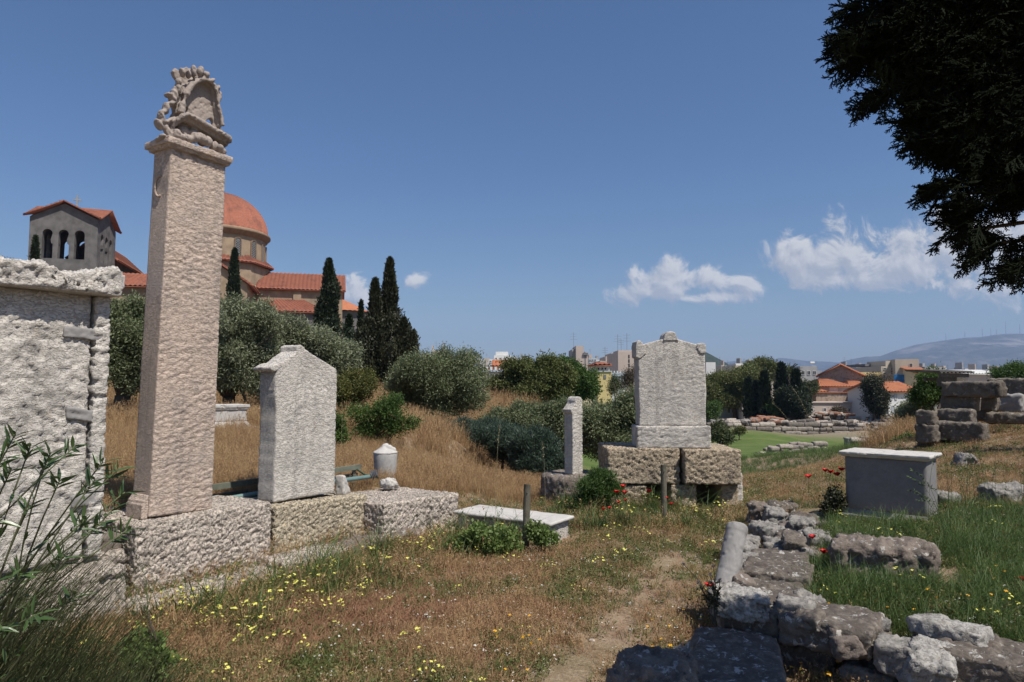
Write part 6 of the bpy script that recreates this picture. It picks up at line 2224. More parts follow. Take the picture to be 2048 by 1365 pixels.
def build_trees():
    OL = (0.085, 0.030)
    tree('olive_tree', 'olive tree with a dark forked trunk left of the tall pillar', 'tree', (234, 842, 17), [(250, 690, 62, 70), (255, 640, 45, 42), (285, 740, 60, 60), (215, 720, 50, 60), (330, 700, 60, 70)], L_OLIVE2, 5200, 14, OL, 0.10, 1, trunk_r=0.20, gap=0.25)
    tree('olive_tree', 'silvery olive tree directly right of the tall pillar', 'tree', (450, 850, 19), [(478, 660, 50, 62), (455, 720, 62, 72), (505, 740, 60, 70), (520, 650, 38, 45), (400, 690, 60, 80)], L_OLIVE, 7000, 14, OL, 0.10, 2, trunk_r=0.18, gap=0.3)
    tree('olive_tree', 'silvery olive tree behind the gabled slab next to the pillar', 'tree', (610, 850, 20), [(575, 690, 42, 58), (610, 715, 60, 62), (655, 705, 48, 42), (690, 730, 34, 44), (560, 770, 70, 60), (640, 780, 60, 50)], L_OLIVE, 7500, 14, OL, 0.10, 3, trunk_r=0.18, gap=0.3)
    tree('shrub', 'yellowish green shrub between the gabled slab and the dark cypresses', 'shrub', (705, 850, 18), [(700, 785, 40, 42), (722, 770, 26, 34), (690, 815, 36, 30)], L_YELLOW, 2200, 12, (0.06, 0.025), 0.07, 4, trunk_r=0.05, gap=0.5)
    tree('shrub', 'small fresh green shrub on the dry slope behind the marble vase', 'shrub', (745, 893, 14), [(735, 835, 34, 26), (780, 822, 36, 30), (805, 850, 26, 18), (755, 862, 44, 26)], L_GREEN, 1500, 12, (0.05, 0.024), 0.06, 5, trunk_r=0.025, gap=0.12)
    tree('shrub', 'bright green weedy shrub peeking out right of the gabled slab', 'shrub', (672, 905, 12), [(676, 850, 13, 28), (680, 878, 14, 16)], L_GREEN, 350, 12, (0.05, 0.022), 0.05, 6, trunk_r=0.012, gap=0.2)
    tree('olive_tree', 'round dense olive tree on the mound in the middle distance', 'tree', (880, 862, 24), [(865, 762, 70, 58), (912, 745, 46, 48), (828, 775, 46, 44), (900, 800, 62, 42), (850, 818, 60, 30)], L_OLIVE2, 9000, 14, (0.085, 0.03), 0.12, 7, trunk_r=0.22, gap=0.45)
    spire('cypress', 'slim cypress standing before the church drum', 466, 500, 640, 17, 60, L_CYPRESS, 8, 5000, leaf=(0.16, 0.08))
    spire('cypress', 'tall cypress in front of the end of the church roof', 655, 520, 720, 27, 44, L_CYPRESS, 9, 9000, lumps=((-14, 640, 14, 40), (10, 590, 14, 40), (4, 665, 24, 40)), leaf=(0.17, 0.08))
    spire('cypress', 'tallest pointed cypress of the dark clump', 777, 519, 790, 30, 38, L_CYPRESS_B, 10, 12000, lumps=((-8, 660, 40, 60), (20, 690, 38, 60), (34, 700, 22, 50)), leaf=(0.2, 0.09))
    spire('cypress', 'shorter cypress against the left of the tallest one', 748, 560, 790, 26, 37, L_CYPRESS_B, 11, 9000, lumps=((-10, 700, 30, 60), (0, 660, 22, 40)), leaf=(0.2, 0.09))
    spire('cypress', 'small thin cypress rising left of the dark clump', 720, 603, 760, 11, 40, L_CYPRESS, 12, 3000, leaf=(0.16, 0.08))
    spire('cypress', 'low dark cypress beside the apse of the church', 696, 632, 780, 20, 42, L_CYPRESS, 13, 4500, lumps=((0, 690, 22, 40),), leaf=(0.18, 0.08))
    spire('cypress', 'wide dark cypress at the right of the clump', 806, 640, 800, 24, 36, L_CYPRESS_B, 14, 7000, lumps=((14, 690, 16, 30), (-10, 720, 26, 50)), leaf=(0.2, 0.09))
    spire('cypress', 'small dark cypress against the grey bell tower', 66, 474, 600, 13, 60, L_CYPRESS, 15, 3000, leaf=(0.16, 0.08))
    tree('tree', 'faint far tree top at the left edge beyond the cornice', 'tree', (15, 600, 70), [(12, 530, 14, 10), (22, 545, 16, 14)], L_FAR, 300, 10, (0.2, 0.1), 0.2, 16, trunk_r=0.1)
    tree('spreading_tree', 'wide dome-shaped green tree with fanned stems, centre of the middle distance', 'tree', (1072, 838, 48), [(1060, 748, 52, 32), (1012, 772, 26, 28), (1105, 752, 34, 30), (1045, 785, 52, 30), (1090, 785, 44, 30), (1005, 800, 18, 14)], L_CAROB, 9000, 12, (0.17, 0.09), 0.18, 17, trunk_r=0.22, gap=0.3, gscale=2.2)
    tree('tree', 'brighter green tree right of the wide dome-shaped one', 'tree', (1130, 840, 50), [(1130, 745, 24, 28), (1160, 765, 32, 30), (1180, 785, 18, 22), (1140, 790, 40, 24)], L_GREEN, 3600, 12, (0.16, 0.09), 0.18, 18, trunk_r=0.15, gap=0.15)
    # dark blue-green bushes filling the dip
    for i, (bs, lab, Y) in enumerate([
            ([(930, 868, 34, 20), (960, 880, 40, 28)], 'dark needle-leaved bush under the round olive tree', 18),
            ([(1000, 880, 42, 34), (1030, 905, 40, 34)], 'wide dark needle-leaved bush on the lip of the dry slope', 16),
            ([(1070, 905, 40, 42), (1100, 930, 34, 34), (1065, 935, 34, 30)], 'dark needle-leaved bush reaching the dark round base', 15)]):
        tree('needle_bush', lab, 'bush', (bs[0][0], bs[0][1] + 40, Y), bs, L_ROSE, 4200, 14, (0.10, 0.012), 0.07, 30 + i, up=0.9, gap=0.6, trunk_r=0.03, inner=0.3)
    tree('olive_bush', 'grey green olive bush above the dark needle-leaved bushes', 'bush', (1020, 880, 22), [(1010, 850, 44, 26), (1050, 838, 40, 26), (985, 862, 34, 20)], L_OLIVE2, 3200, 14, (0.08, 0.03), 0.1, 40, trunk_r=0.08, gap=0.5)
    tree('olive_bush', 'grey green olive bush left of the slim stele', 'bush', (1110, 900, 21), [(1105, 850, 44, 34), (1140, 835, 34, 30), (1085, 880, 40, 26), (1130, 880, 34, 36)], L_OLIVE2, 4200, 14, (0.08, 0.03), 0.1, 41, trunk_r=0.08, gap=0.5)
    tree('olive_tree', 'low olive tree with several thin trunks between the slim stele and the big stele', 'tree', (1196, 952, 13.4), [(1215, 850, 42, 42), (1255, 830, 38, 46), (1190, 880, 34, 44), (1245, 880, 46, 36), (1275, 860, 40, 60)], L_OLIVE2, 5600, 14, (0.065, 0.022), 0.07, 42, trunk_r=0.07, gap=0.35)
    tree('tree', 'reddish thin-leaved tree left of the big stele', 'tree', (1268, 800, 62), [(1266, 752, 16, 18), (1258, 770, 14, 14)], L_BROWN, 700, 10, (0.14, 0.05), 0.18, 43, trunk_r=0.1, gap=0.2)
    tree('tree', 'small green tree against the white house', 'tree', (1232, 810, 66), [(1228, 775, 13, 22)], L_FAR, 500, 10, (0.14, 0.06), 0.18, 44, trunk_r=0.1, gap=0.2)
    # right half, beyond the lawn
    tree('spreading_tree', 'broad brown-green spreading tree right of the big stele', 'tree', (1470, 828, 106), [(1455, 772, 44, 30), (1500, 762, 38, 26), (1430, 790, 32, 32), (1475, 800, 50, 20)], L_CAROB, 6500, 12, (0.30, 0.16), 0.36, 45, trunk_r=0.3, gap=0.3, gscale=2.2)
    tree('spreading_tree', 'lighter flat-topped tree rising behind the broad spreading one', 'tree', (1530, 820, 125), [(1525, 735, 34, 14), (1548, 748, 26, 16), (1505, 752, 26, 14)], L_CAROB, 3200, 12, (0.32, 0.17), 0.4, 46, trunk_r=0.3, gap=0.1)
    tree('bush', 'bright green bush at the left end of the lawn beside the big stele', 'bush', (1420, 848, 98), [(1424, 822, 18, 18), (1405, 830, 20, 18)], L_GREEN, 900, 10, (0.26, 0.14), 0.3, 47, trunk_r=0.1)
    tree('bush', 'dark leafy bush on the lawn touching the foot of the big stele', 'bush', (1438, 892, 52), [(1436, 868, 20, 20), (1450, 878, 14, 12)], L_FAR, 900, 10, (0.16, 0.08), 0.16, 48, trunk_r=0.05)
    tree('bush', 'small round bush on the far side of the lawn', 'bush', (1478, 870, 82), [(1478, 863, 9, 7)], L_YELLOW, 200, 10, (0.2, 0.1), 0.15, 49, trunk_r=0.04)
    labs = ['thin', 'slim', 'stout', 'tallest', 'leaning']
    for i, (u, vt, hw, Y) in enumerate([(1498, 762, 8, 98), (1513, 768, 7, 99), (1531, 748, 12, 97)]):
        spire('cypress', ['left', 'middle', 'stout right'][i] + ' one of the three dark cypresses behind the rail fence', u, vt, 838, hw, Y, L_CYPRESS, 50 + i, 3000, leaf=(0.26, 0.14))
    spire('cypress', 'pointed cypress at the left of the dark group by the palm', 1565, 732, 842, 14, 97, L_CYPRESS, 55, 4500, lumps=((0, 800, 16, 34),), leaf=(0.26, 0.14))
    spire('cypress', 'slim cypress in the dark group under the stone hall', 1594, 745, 842, 13, 96, L_CYPRESS, 56, 4500, lumps=((4, 800, 20, 34),), leaf=(0.26, 0.14))
    tree('tree', 'dark dense tree filling the gap between the two pointed cypresses', 'tree', (1580, 848, 95), [(1582, 808, 22, 32), (1604, 820, 14, 20)], L_CYPRESS, 1800, 12, (0.28, 0.13), 0.3, 57, trunk_r=0.2)
    tree('bush', 'bright green bush left of the pointed cypresses', 'bush', (1548, 840, 96), [(1549, 822, 10, 14)], L_GREEN, 300, 10, (0.24, 0.13), 0.25, 58, trunk_r=0.1)
    tree('bush', 'olive green bush right of the pointed cypresses', 'bush', (1622, 800, 110), [(1620, 778, 12, 16)], L_FAR, 400, 10, (0.24, 0.13), 0.25, 59, trunk_r=0.1)
    tree('tree', 'dark round tree left of the white red-roofed house', 'tree', (1748, 835, 94), [(1752, 800, 20, 30), (1745, 775, 14, 16), (1762, 820, 12, 14)], L_CYPRESS_B, 1900, 12, (0.28, 0.13), 0.3, 60, trunk_r=0.2)
    tree('tree', 'bare reddish tree top above the dark round tree', 'tree', (1755, 800, 98), [(1745, 762, 14, 12), (1765, 758, 12, 12)], L_BROWN, 400, 10, (0.22, 0.06), 0.3, 61, trunk_r=0.1, gap=0.1)
    tree('bush', 'dark scrub before the long low building', 'bush', (1676, 832, 104), [(1674, 822, 9, 9), (1686, 826, 8, 6)], L_BROWN, 250, 10, (0.24, 0.1), 0.25, 62, trunk_r=0.08)
    tree('tree', 'fresh green tree left of the stacked masonry', 'tree', (1862, 830, 21), [(1862, 765, 24, 24), (1880, 785, 22, 30), (1848, 795, 18, 26)], L_GREEN, 2000, 12, (0.07, 0.035), 0.08, 63, trunk_r=0.06, gap=0.4)
    tree('olive_bush', 'grey olive bush on the slope left of the stacked masonry', 'bush', (1822, 880, 22), [(1820, 838, 24, 34), (1845, 815, 20, 22), (1812, 865, 18, 22)], L_OLIVE, 1800, 12, (0.075, 0.028), 0.08, 64, trunk_r=0.05, gap=0.4)
    tree('bush', 'bright yellow-green bush at the foot of the stacked masonry', 'bush', (1822, 905, 14), [(1818, 888, 18, 16), (1805, 900, 16, 12)], L_GREEN, 700, 12, (0.05, 0.025), 0.05, 65, trunk_r=0.02, gap=0.4)
    tree('tree', 'leafy tree tops behind the stacked masonry at the right edge', 'tree', (2010, 790, 60), [(2000, 752, 20, 14), (2028, 744, 20, 14), (2060, 750, 30, 20)], L_GREEN, 1200, 12, (0.16, 0.08), 0.18, 66, trunk_r=0.1)
    # cypress outside the view whose long shade lies across the right-hand slope
    t_ = spire('cypress', 'slim cypress on the slope beyond the right edge of the picture', 2935, -300, 840, 75, 7.4, L_CYPRESS, 67, 9000, leaf=(1.1, 0.45))
    # date palm
    b0 = P(1578, 800, 112)
    t = thing('palm_tree', 'date palm rising above the dark cypresses', 'tree', b0)
    top = P(1578, 748, 112) - b0
    b = MB()
    b.tube([(0, 0, -3), top * 0.5, top], [0.35, 0.28, 0.3], 8)
    b.build('trunk', BARK, t)
    rnd = np.random.RandomState(3)
    Ps, Ds = [], []
    for i in range(46):
        th = rnd.rand() * 6.283
        el = rnd.uniform(-0.4, 1.4)
        d = np.array([math.cos(th) * math.cos(el), math.sin(th) * math.cos(el), math.sin(el)])
        for s in np.linspace(0.1, 1, 16):
            p = top + d * 2.6 * s + np.array([0, 0, -1.0 * s * s])
            for sg in (-1, 1):
                Ps.append(p)
                Ds.append(d * 0.6 + np.cross(d, (0, 0, 1)) * sg * 0.7 + [0, 0, -0.3])
    V, F = cards(np.array(Ps), np.array(Ds), 0.55, 0.09, rnd)
    link('crown', make_mesh('crown', V, F, L_FAR), t)


build_trees()

# ------------------------------------------------------------------ scattering with geometry nodes


def scatter(name, pts, rotz, scale, index, variants, label, cat=None, parent=None, tilt=None, kind='stuff'):
    """one object whose points carry instances of the variant meshes"""
    col = bpy.data.collections.new(name + '_kinds')
    for i, me in enumerate(variants):
        o = bpy.data.objects.new('%s_%02d' % (name, i), me)
        col.objects.link(o)
    n = len(pts)
    me = bpy.data.meshes.new(name)
    me.vertices.add(n)
    me.vertices.foreach_set('co', np.asarray(pts, np.float32).ravel())
    rot = np.zeros((n, 3), np.float32)
    rot[:, 2] = rotz
    if tilt is not None:
        rot[:, :2] = tilt
    at = me.attributes.new('rot', 'FLOAT_VECTOR', 'POINT')
    at.data.foreach_set('vector', rot.ravel())
    at = me.attributes.new('size', 'FLOAT', 'POINT')
    at.data.foreach_set('value', np.asarray(scale, np.float32) * np.ones(n, np.float32))
    at = me.attributes.new('pick', 'INT', 'POINT')
    at.data.foreach_set('value', np.asarray(index, np.int32))
    me.update()
    o = link(name, me, parent)
    if kind:
        o['kind'] = kind
    if label and parent is None:
        tag(o, label, cat or name.replace('_', ' '))
    g = bpy.data.node_groups.new(name, 'GeometryNodeTree')
    g.interface.new_socket('Geometry', in_out='INPUT', socket_type='NodeSocketGeometry')
    g.interface.new_socket('Geometry', in_out='OUTPUT', socket_type='NodeSocketGeometry')
    N = g.nodes
    gi, go = N.new('NodeGroupInput'), N.new('NodeGroupOutput')
    ci = N.new('GeometryNodeCollectionInfo')
    ci.inputs[0].default_value = col
    ci.inputs['Separate Children'].default_value = True
    ci.inputs['Reset Children'].default_value = True
    ip = N.new('GeometryNodeInstanceOnPoints')
    ip.inputs['Pick Instance'].default_value = True

    def attr(nm, typ):
        a = N.new('GeometryNodeInputNamedAttribute')
        a.data_type = typ
        a.inputs[0].default_value = nm
        return [q for q in a.outputs if q.enabled][0]
    g.links.new(gi.outputs[0], ip.inputs['Points'])
    g.links.new(ci.outputs[0], ip.inputs['Instance'])
    g.links.new(attr('pick', 'INT'), ip.inputs['Instance Index'])
    er = N.new('FunctionNodeEulerToRotation')
    g.links.new(attr('rot', 'FLOAT_VECTOR'), er.inputs[0])
    g.links.new(er.outputs[0], ip.inputs['Rotation'])
    g.links.new(attr('size', 'FLOAT'), ip.inputs['Scale'])
    g.links.new(ip.outputs[0], go.inputs[0])
    md = o.modifiers.new('scatter', 'NODES')
    md.node_group = g
    return o


def blade_tuft(name, mat, n, hmin, hmax, w, rad, lean, seed, seed_heads=0.0, segs=3):
    rnd = np.random.RandomState(seed)
    V, F = [], []
    for i in range(n):
        a, r = rnd.rand() * 6.283, rad * math.sqrt(rnd.rand())
        b0 = np.array([r * math.cos(a), r * math.sin(a), -0.01])
        h = rnd.uniform(hmin, hmax)
        az = rnd.rand() * 6.283
        ln = lean * rnd.uniform(0.3, 1.3)
        side = np.array([-math.sin(az + 0.5), math.cos(az + 0.5), 0]) * w * rnd.uniform(0.7, 1.2) / 2
        base = len(V)
        for s in range(segs + 1):
            f = s / segs
            p = b0 + np.array([math.cos(az) * ln * h * f ** 1.8, math.sin(az) * ln * h * f ** 1.8, h * f * (1 - 0.25 * ln * f)])
            if s < segs:
                k = 1 - 0.55 * f
                V += [p - side * k, p + side * k]
            else:
                V.append(p)
        for s in range(segs - 1):
            q = base + 2 * s
            F.append((q, q + 1, q + 3, q + 2))
        q = base + 2 * (segs - 1)
        F.append((q, q + 1, q + 2))
        if rnd.rand() < seed_heads:
            p = V[-1]
            for k in range(6):
                d = np.array([math.cos(az) * 0.6, math.sin(az) * 0.6, 0.6]) + rnd.randn(3) * 0.5
                d /= np.linalg.norm(d)
                sd = np.cross(d, rnd.randn(3))
                sd /= np.linalg.norm(sd)
                pp = p - np.array([0, 0, 0.008 * k])
                bb = len(V)
                V += [pp, pp + d * 0.010 + sd * 0.003, pp + d * 0.022, pp + d * 0.010 - sd * 0.003]
                F.append((bb, bb + 1, bb + 2, bb + 3))
    return make_mesh(name, V, F, mat)


def leaf_tuft(name, mat, n, rad, h, L, W, seed, up=0.5, flowers=0, fmat=None, fsize=0.006, stems=True):
    rnd = np.random.RandomState(seed)
    P0 = np.stack([rnd.randn(n) * rad * 0.5, rnd.randn(n) * rad * 0.5, rnd.rand(n) ** 0.8 * h], 1)
    D = rnd.randn(n, 3) * 0.8 + [0, 0, up]
    V, F = cards(P0, D, L * rnd.uniform(0.6, 1.3, n), W, rnd)
    V = [tuple(q) for q in V]
    F = [tuple(q) for q in F]
    if stems:
        for i in range(max(3, n // 6)):
            a = rnd.rand() * 6.283
            tip = np.array([math.cos(a) * rad * 0.7, math.sin(a) * rad * 0.7, h * rnd.uniform(0.6, 1.1)])
            sd = np.array([-math.sin(a), math.cos(a), 0]) * 0.0015
            b = len(V)
            V += [tuple(-sd), tuple(sd), tuple(tip)]
            F.append((b, b + 1, b + 2))
    me = make_mesh(name, np.array(V), F, mat)
    if flowers:
        me.materials.append(fmat)
        VV, FF = list(V), list(F)
        n0 = len(FF)
        for i in range(flowers):
            c = np.array([rnd.randn() * rad * 0.45, rnd.randn() * rad * 0.45, h * rnd.uniform(0.95, 1.35)])
            nrm = np.array([rnd.randn() * 0.4, rnd.randn() * 0.4, 1.0])
            nrm /= np.linalg.norm(nrm)
            a = np.cross(nrm, (1, 0, 0))
            a /= np.linalg.norm(a)
            b_ = np.cross(nrm, a)
            s = fsize * rnd.uniform(0.7, 1.3)
            for k in range(4):
                w = k * math.pi / 2 + rnd.rand() * 0.3
                d1 = a * math.cos(w) + b_ * math.sin(w)
                d2 = a * math.cos(w + 0.7) + b_ * math.sin(w + 0.7)
                d0 = a * math.cos(w - 0.7) + b_ * math.sin(w - 0.7)
                q = len(VV)
                VV += [tuple(c), tuple(c + d0 * s * 0.7 + nrm * s * 0.2), tuple(c + d1 * s), tuple(c + d2 * s * 0.7 + nrm * s * 0.2)]
                FF.append((q, q + 1, q + 2, q + 3))
            q = len(VV)
            VV += [tuple(c - [0.0008, 0, 0]), tuple(c + [0.0008, 0, 0]), (c[0] * 0.5, c[1] * 0.5, 0)]
            FF.append((q, q + 1, q + 2))
        me = make_mesh(name, np.array(VV), [tuple(q) for q in FF], mat)
        me.materials.append(fmat)
        mi = np.zeros(len(FF), np.int32)
        for i in range(n0, len(FF)):
            if len(FF[i]) == 4:
                mi[i] = 1
        me.polygons.foreach_set('material_index', mi)
    return me


G_STRAW = m_leaf('straw', [(0.36, 0.24, 0.125), (0.46, 0.33, 0.18), (0.28, 0.165, 0.085), (0.40, 0.26, 0.14)], 0.25, 0.8, obj_random=True, blotch=0.8, blotch_amt=0.6, spec=0.1)
G_RUSSET = m_leaf('russet dead stalks', [(0.25, 0.13, 0.075), (0.34, 0.20, 0.12), (0.19, 0.10, 0.06), (0.29, 0.16, 0.095)], 0.2, 0.8, obj_random=True, blotch=0.8, spec=0.1)
G_GREEN = m_leaf('green grass blades', [(0.075, 0.115, 0.025), (0.115, 0.155, 0.038), (0.17, 0.19, 0.065), (0.09, 0.125, 0.03)], 0.35, 0.6, obj_random=True, blotch=1.0, spec=0.25)
G_LONG = m_leaf('long lush grass', [(0.05, 0.095, 0.022), (0.085, 0.135, 0.032), (0.125, 0.17, 0.055), (0.055, 0.10, 0.025)], 0.4, 0.5, obj_random=True, blotch=1.5, spec=0.3)
G_WEED = m_leaf('low green weeds', [(0.09, 0.115, 0.035), (0.14, 0.155, 0.055), (0.19, 0.175, 0.075), (0.11, 0.13, 0.042)], 0.3, 0.7, obj_random=True, blotch=1.2, spec=0.2)
F_YELLOW = m_plain('yellow petals', (0.62, 0.50, 0.04), 0.6, 0.15)
F_PALE = m_plain('pale yellow petals', (0.62, 0.58, 0.13), 0.6, 0.1)
F_WHITE = m_plain('white petals', (0.62, 0.60, 0.55), 0.6, 0.1)
F_RED = m_plain('scarlet petals', (0.55, 0.012, 0.012), 0.55, 0.2, 30)
F_ORANGE = m_plain('orange yellow petals', (0.62, 0.32, 0.02), 0.6, 0.15)


def inside_blocks(x, y):
    """true where a footing, tomb, base or wall stone covers the soil"""
    m = np.zeros(len(x), bool)

    def rect(O, A, x0, x1, y0, y1):
        dx, dy = x - O[0], y - O[1]
        a, b = dx * math.cos(A) + dy * math.sin(A), -dx * math.sin(A) + dy * math.cos(A)
        return (a > x0) & (a < x1) & (b > y0) & (b < y1)
    m |= rect(ROW_O, ROW_A, -2.3, -0.3, -0.34, 0.4)
    m |= rect(ROW_O, ROW_A, -0.4, 2.15, -0.12, 0.55)
    m |= rect(ROW_O, ROW_A, 2.15, 3.4, -0.42, 0.5)
    m |= rect(ROW_O, ROW_A, -0.35, 2.5, -0.56, -0.1) & (np.sin(x * 31 + y * 17) > -0.6)
    m |= rect((CX0[0], 8.7), 0, -0.8, 0.85, 0.0, 0.9)
    m |= rect((c2[0], c2[1]), an_tomb, 0.0, 1.35, 0.02, 0.5)
    m |= rect(CORNER, L1, 0.1, 4.2, -0.42, 0.0)
    m |= rect(CORNER, L2, 0.0, 3.8, -0.02, 0.38)
    m |= rect((1.08, 2.86), math.radians(64), 0.0, 0.95, 0.0, 0.5)
    m |= (x - 0.62) ** 2 + (y - 3.12) ** 2 < 0.07
    m |= rect((mid[0], mid[1]), an, -0.50, 0.46, -0.30, 0.55)
    m |= rect((2.22, 4.86), -0.5, -0.03, 0.82, -0.10, 0.5)
    return m


an_tomb = math.atan2(c1[1] - c2[1], c1[0] - c2[0])


def sample(n, y0, y1, pw, rnd, xk=0.80, x_lo=None, x_hi=None):
    """points on the ground whose density falls with distance like 1/y^pw"""
    a, b = y0 ** (2 - pw), y1 ** (2 - pw)
    y = (a + (b - a) * rnd.rand(n)) ** (1 / (2 - pw))
    x = rnd.uniform(-xk, xk, n) * (y + 0.6)
    return x, y


def px(x, y, z):
    """image position used only to look up which kind of plants grow where"""
    d = np.stack([x, y, z - 1.6], 0)
    cp, sp = math.cos(PITCH), math.sin(PITCH)
    f = d[1] * cp + d[2] * sp
    v_ = -d[1] * sp + d[2] * cp
    return 1024 + F_PX * d[0] / f, 682.5 - F_PX * v_ / f


def build_cover():
    rnd = np.random.RandomState(21)
    straw = [blade_tuft('straw', G_STRAW, 16, 0.07, 0.20, 0.0035, 0.05, 0.8, s, 0.4) for s in range(4)]
    russet = [blade_tuft('russet', G_RUSSET, 22, 0.03, 0.09, 0.004, 0.07, 1.6, 20 + s) for s in range(4)]
    tall = [blade_tuft('tall_straw', G_STRAW, 26, 0.20, 0.48, 0.005, 0.10, 0.5, 30 + s, 0.5) for s in range(4)]
    green = [blade_tuft('green', G_GREEN, 18, 0.05, 0.15, 0.0045, 0.06, 0.8, 40 + s) for s in range(4)]
    lush = [blade_tuft('lush', G_LONG, 22, 0.14, 0.36, 0.006, 0.08, 0.9, 50 + s, 0.05, 4) for s in range(4)]
    weed = [leaf_tuft('weed', G_WEED, 34, 0.09, 0.05, 0.022, 0.012, 60 + s, 0.5) for s in range(4)]
    weedy = [leaf_tuft('weed_yellow', G_WEED, 26, 0.12, 0.12, 0.022, 0.009, 70 + s, 0.7, 9, F_PALE, 0.011) for s in range(3)]
    daisy = [leaf_tuft('weed_white', G_WEED, 22, 0.09, 0.035, 0.02, 0.01, 80 + s, 0.5, 5, F_WHITE, 0.006) for s in range(2)]
    mari = [leaf_tuft('weed_orange', G_WEED, 18, 0.10, 0.10, 0.02, 0.01, 90 + s, 0.5, 2, F_ORANGE, 0.012) for s in range(2)]

    def put(name, label, x, y, var, s0, s1, dz=0.0, sk=None):
        z = height(x, y) + dz
        sc = rnd.uniform(s0, s1, len(x)) * (1 if sk is None else sk)
        scatter(name, np.stack([x, y, z], 1), rnd.rand(len(x)) * 6.283, sc, rnd.randint(0, len(var), len(x)), var, label, tilt=rnd.randn(len(x), 2) * 0.12)

    def noise2(x, y, s, seed):
        return fbm(np.stack([x, y, x * 0], 1), s, 3, 0.55, seed)
    # general masks in plan
    N1 = 60000
    x, y = sample(N1, 2.3, 14.5, 1.75, rnd)
    z = height(x, y)
    u, v = px(x, y, z)
    ok = ~inside_blocks(x, y) & (u > -120) & (u < 2170) & (v < 1500)
    x, y, u, v = x[ok], y[ok], u[ok], v[ok]
    n = len(x)
    # footpath: a worn strip from the bottom of the view up between the plots
    pathx = np.interp(y, [2.5, 3.7, 4.6, 5.4, 6.4, 8], [0.05, 0.22, 0.68, 1.08, 1.45, 1.5])
    path = np.exp(-((x - pathx) / np.interp(y, [3, 5.4, 7], [0.36, 0.46, 0.25])) ** 2) * smooth(7.4 - y, 0, 1.2)
    path *= 0.95 + 0.5 * noise2(x, y, 2.5, 4)
    legline = (x - CORNER[0]) * math.sin(L1) - (y - CORNER[1]) * math.cos(L1) > 0.0
    inner = legline & ((x - CORNER[0]) * math.sin(-L2) + (y - CORNER[1]) * math.cos(L2) > 0.3) & (y < 7.6) & (x > 1.4)
    rowy = -(x - ROW_O[0]) * math.sin(ROW_A) + (y - ROW_O[1]) * math.cos(ROW_A)
    rowx = (x - ROW_O[0]) * math.cos(ROW_A) + (y - ROW_O[1]) * math.sin(ROW_A)
    behind = (rowy > 0.4) & (x < 0.6) | ((y > 9.3) & (x < 1.3))
    slope_r = (y > 6.6) & (x > 3.4 + 0.0 * y)
    meadow = (y > 8.6) & (x > 1.9) & ~slope_r
    n1 = noise2(x, y, 0.55, 31)
    n2 = noise2(x, y, 1.8, 32)
    n3 = noise2(x, y, 5.0, 33)
    russ = smooth(-1.05 - x * 0.2 + n2 * 1.4 + 0.9 * np.exp(-((x + 1.0) ** 2 + (y - 4.9) ** 2) / 1.1) * 2, 0, 0.8) * (y < 8)
    greenp = np.clip(0.30 + 0.9 * n1 + 0.6 * n2, 0, 1)
    greenp = np.clip(greenp - 0.75 * np.exp(-(((x + 1.1) / 0.95) ** 2 + ((y - 4.75) / 0.55) ** 2)) - 0.2 * ((y < 6.5) & (x < 0.3)), 0, 1)
    greenp = np.where(y < 4.0, np.clip(greenp + 0.20, 0, 1), greenp)
    greenp = np.where(inner, 0.97, greenp)
    greenp = np.where(behind, 0.05 + 0.15 * (n2 > 0.3), greenp)
    greenp = np.where(slope_r, np.clip(0.30 + 0.8 * n2, 0.05, 0.8), greenp)
    greenp = np.where(meadow, np.clip(0.62 + 0.6 * n2, 0.2, 0.95), greenp)
    r = rnd.rand(n)
    keep = rnd.rand(n) > path * 0.93
    is_green = keep & (r < greenp)
    is_dry = keep & ~is_green
    # green part: grass blades, leafy weeds
    q = rnd.rand(n)
    lushm = is_green & (inner | ((y > 7.6) & (y < 9.2) & (x > 0.35) & (x < 1.7)) | ((y > 6.2) & (y < 7.6) & (x > 3.2)))
    m = lushm & (q < 0.42)
    put('long_grass', 'lush long green grass inside the right-hand plot', x[m], y[m], lush, 0.30, 0.75)
    m = is_green & ~m & (q < 0.60)
    put('green_grass', 'short green grass mixed into the dry turf', x[m], y[m], green, 0.45, 0.95)
    m = is_green & (q >= 0.60)
    put('low_weeds', 'small-leaved green weeds covering the ground', x[m], y[m], weed, 0.6, 1.3)
    rd = is_dry & ~behind & (rnd.rand(n) < np.clip(0.35 + russ * 0.6, 0, 0.92)) & ~meadow
    put('dead_stalks', 'matted russet dead stalks on the ground', x[rd], y[rd], russet, 0.6, 1.3)
    m = is_dry & ~rd & ~behind
    put('dry_grass', 'short straw-coloured dry grass', x[m], y[m], straw, 0.3, 0.8)
    m = is_dry & behind & (n2 + 0.5 * n3 > -0.38)
    put('dry_grass', 'knee-high brown dry grass on the mound behind the monuments', x[m], y[m], tall, 0.32, 0.72)
    # flowers
    m = keep & ~behind & ~slope_r & (rnd.rand(n) < np.clip(0.05 + 0.20 * (n2 > 0.15) + 0.25 * ((rowy < -0.5) & (rowy > -1.3) & (rowx < 1.5)) + 0.25 * ((y > 7.4) & (x > 0.9) & (x < 2.6)), 0, 1) * 0.03)
    put('yellow_wildflowers', 'small pale yellow wildflowers scattered over the turf', x[m], y[m], weedy, 0.5, 1.1)
    m = keep & ~behind & (x > -1.2) & (rnd.rand(n) < 0.07)
    put('white_wildflowers', 'tiny white flowers in the turf beside the footpath', x[m], y[m], daisy, 0.7, 1.2)
    m = keep & (y < 4.6) & (x > -0.2) & (rnd.rand(n) < np.where(inner, 0.012, 0.03))
    put('orange_wildflowers', 'scattered orange-yellow flowers near the right-hand wall', x[m], y[m], mari, 0.7, 1.2)
    # taller flowering weeds along the foot of the left row and round the big stele
    k = 900
